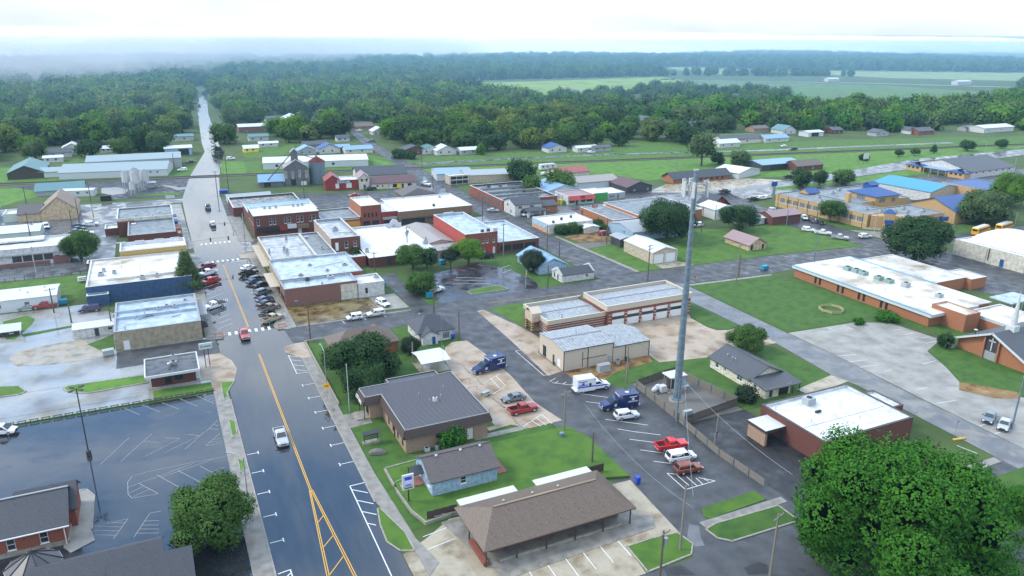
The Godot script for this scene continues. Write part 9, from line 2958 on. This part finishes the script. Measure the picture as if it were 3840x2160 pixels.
func woods() -> void:
	var rng := RandomNumberGenerator.new()
	rng.seed = 77
	# [polygon, spacing, height range, tint choices]
	var zones := [
		[pv([-430,-520,22,-482,24,-640,48,-960,40,-1040,-520,-1040]), 16.0,8.0,15.0, [0,1,4,4,3,2,0,4,1]],
		[pv([-200,-452,-66,-446,-44,-462,4,-484,20,-500,-200,-520]), 17.0,8.0,12.0, [0,1,3]],
		[pv([44,-486,66,-496,112,-482,124,-530,140,-900,84,-1040,60,-900,42,-640]), 15.0,8.0,14.0, [0,1,3,4,2,0]],
		[pv([128,-480,132,-452,200,-412,330,-404,340,-640,350,-1000,140,-1000]), 15.5,8.0,14.0, [0,1,2,3,4,0,1]],
		[pv([132,-412,240,-402,330,-390,340,-410,200,-424,132,-460]), 15.0,8.0,12.0, [1,0,1]],
		[pv([330,-480,340,-410,400,-404,560,-362,760,-330,1000,-300,1000,-600,760,-520,690,-530,600,-560,420,-600,340,-640]), 15.5,7.0,12.0, [2,5,0,1,0,2,3]],
		[pv([340,-640,420,-600,560,-590,640,-640,700,-730,640,-760,600,-840,500,-790,420,-740,340,-760]), 17.0,6.0,10.0, [1,0,3]],
		[pv([-600,-1040,360,-1010,400,-1060,800,-1080,800,-1500,-700,-1500]), 18.0,9.0,15.0, [0,1,3]],
		[pv([800,-1090,900,-1040,1130,-960,1240,-860,1270,-900,1130,-1010,940,-1140]), 19.0,7.0,11.0, [0,1]],
		[pv([1000,-620,1300,-560,1500,-700,1290,-780,1100,-690]), 18.0,8.0,12.0, [1,0]],
		[pv([-900,-1500,800,-1500,900,-1420,1150,-1240,1560,-970,2100,-1000,2100,-2200,-900,-2300]), 22.0,12.0,16.0, [1,0,3]]]
	var spots := []
	for zn in zones:
		var poly: PackedVector2Array = zn[0]
		var lo := poly[0]
		var hi := poly[0]
		for p in poly:
			lo = lo.min(p)
			hi = hi.max(p)
		var st: float = zn[1]
		var z := lo.y
		while z < hi.y:
			var x := lo.x
			while x < hi.x:
				var q := Vector2(x + rng.randf_range(-0.45,0.45) * st, z + rng.randf_range(-0.45,0.45) * st)
				var hh := rng.randf_range(zn[2], zn[3])
				var pick: int = zn[4][rng.randi() % (zn[4] as Array).size()]
				var skip := rng.randf() < 0.12 + 0.25 * sin(q.x * 0.021 + q.y * 0.013) * sin(q.y * 0.017 - q.x * 0.009)
				x += st
				var yaw := atan2(q.x, -q.y) - deg_to_rad(25.29)
				if skip or absf(yaw) > 0.72 or not Geometry2D.is_point_in_polygon(q, poly):
					continue
				var bad := false
				for f in open_land:
					if Geometry2D.is_point_in_polygon(q, f):
						bad = true
						break
				if not bad:
					for s in house_spots:
						if Vector2(s.x, s.z).distance_to(q) < s.y or (absf(s.x - q.x * s.z / q.y) < s.y * 0.8 and q.y > s.z and q.y < s.z + 26.0):
							bad = true
							break
				if not bad and absf(q.x - main_x(q.y)) < 11.0 and q.y > -1010.0:
					bad = true
				if not bad:
					spots.append([q.length() / hh, q, hh, pick])
			z += st
	spots.sort_custom(func(a, b): return a[0] < b[0])
	var tones := ["mid green", "dark green", "bright green", "grey-green", "yellow-green", "vivid green", "blackish", "copper"]
	var many := {}
	for i in spots.size():
		var q: Vector2 = spots[i][1]
		var h: float = spots[i][2]
		var w := h * rng.randf_range(1.05,1.55)
		var k := rng.randi() % 5
		var tint: int = spots[i][3]
		var shape := "tall" if rng.randf() < 0.14 else "round"
		if i < 230:
			var size := "tall" if h > 13.0 else "low" if h < 9.5 else "middling"
			tree(q.x, q.y, h, w, "%s %s %s tree %s" % [size, tones[tint], ["rounded", "spreading", "ragged", "domed", "dense"][k] if shape == "round" else "upright", place_name(q.x, q.y)], tint, 1, k, shape, rng.randf_range(0.08,0.2), "trees of the woods beyond the railway")
		else:
			var key := [k, tint, shape]
			if not many.has(key):
				many[key] = []
			many[key].append(Transform3D(Basis(Vector3.UP, rng.randf() * TAU) * Basis.from_scale(V(w / 1.9, h / (1.3 if shape == "round" else 1.7), w / 1.9)), V(q.x, 0.4, q.y)))
	var fo := Node3D.new()
	fo.name = "forest"
	fo.set_meta("kind", "stuff")
	tag(fo, "misty woods reaching back to the horizon", "forest")
	add_child(fo)
	for key in many:
		var mm := MultiMesh.new()
		mm.transform_format = MultiMesh.TRANSFORM_3D
		mm.mesh = model(key[2], 0, key[0])[0]
		mm.instance_count = many[key].size()
		for i in many[key].size():
			mm.set_instance_transform(i, many[key][i])
		var mi := MultiMeshInstance3D.new()
		mi.name = "crowns"
		mi.multimesh = mm
		mi.material_override = leaf_mats[key[1]]
		mi.set_meta("kind", "stuff")
		fo.add_child(mi, true)
	print("woods ", spots.size())

func main_x(z: float) -> float:
	return 32.0 + maxf(0.0,-510.0 - z) * 0.062 if z < -470.0 else 20.0

func build_mist() -> void:
	# solid white sheet added for the far fog; its colour stands for lit haze
	var nz := FastNoiseLite.new()
	nz.seed = 21
	nz.frequency = 0.0016
	nz.fractal_octaves = 4
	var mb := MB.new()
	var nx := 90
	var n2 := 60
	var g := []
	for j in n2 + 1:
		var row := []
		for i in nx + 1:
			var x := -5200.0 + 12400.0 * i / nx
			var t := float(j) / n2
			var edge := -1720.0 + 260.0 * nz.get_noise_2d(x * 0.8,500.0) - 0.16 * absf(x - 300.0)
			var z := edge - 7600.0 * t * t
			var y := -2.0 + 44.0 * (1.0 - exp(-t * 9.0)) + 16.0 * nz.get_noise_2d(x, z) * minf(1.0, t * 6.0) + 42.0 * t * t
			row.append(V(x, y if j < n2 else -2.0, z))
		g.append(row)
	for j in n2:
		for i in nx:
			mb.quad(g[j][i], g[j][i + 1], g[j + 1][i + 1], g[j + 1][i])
	var cb := put(self, "low_cloud_standin", mb.mesh(), M.cloud)
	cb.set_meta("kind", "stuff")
	cb.set_meta("label", "solid white sheet standing in for ground fog over the far woods")
	var box := RenderingServer.FOG_VOLUME_SHAPE_BOX
	var egg := RenderingServer.FOG_VOLUME_SHAPE_ELLIPSOID
	mist("mist_edge", V(500,26,-2050), V(9000,52,900), box, 0.0006)
	mist("wood_haze", V(400,28,-1200), V(4200,56,1380), box, 0.00042)
	for q in [[-420,-820,520,240,0.0035], [-300,-1080,620,300,0.004], [-90,-1240,420,260,0.0035], [120,-1500,520,300,0.004], [-520,-1150,600,400,0.006], [420,-1750,700,300,0.004]]:
		mist("low_cloud", V(q[0], 26, q[1]), V(q[2], 76, q[3]), egg, q[4])

func mist(called: String, at: Vector3, size: Vector3, shape: int, density: float) -> void:
	var f := FogVolume.new()
	f.name = numbered(called)
	f.shape = shape
	f.size = size
	f.position = at
	var m := FogMaterial.new()
	m.density = density
	m.albedo = Color(1,1,1) if called != "wood_haze" else Color(0.66,0.88,1.0)
	f.material = m
	f.set_meta("kind", "stuff")
	f.set_meta("label", "white morning mist lying over the far woods")
	f.set_meta("category", "mist")
	add_child(f)
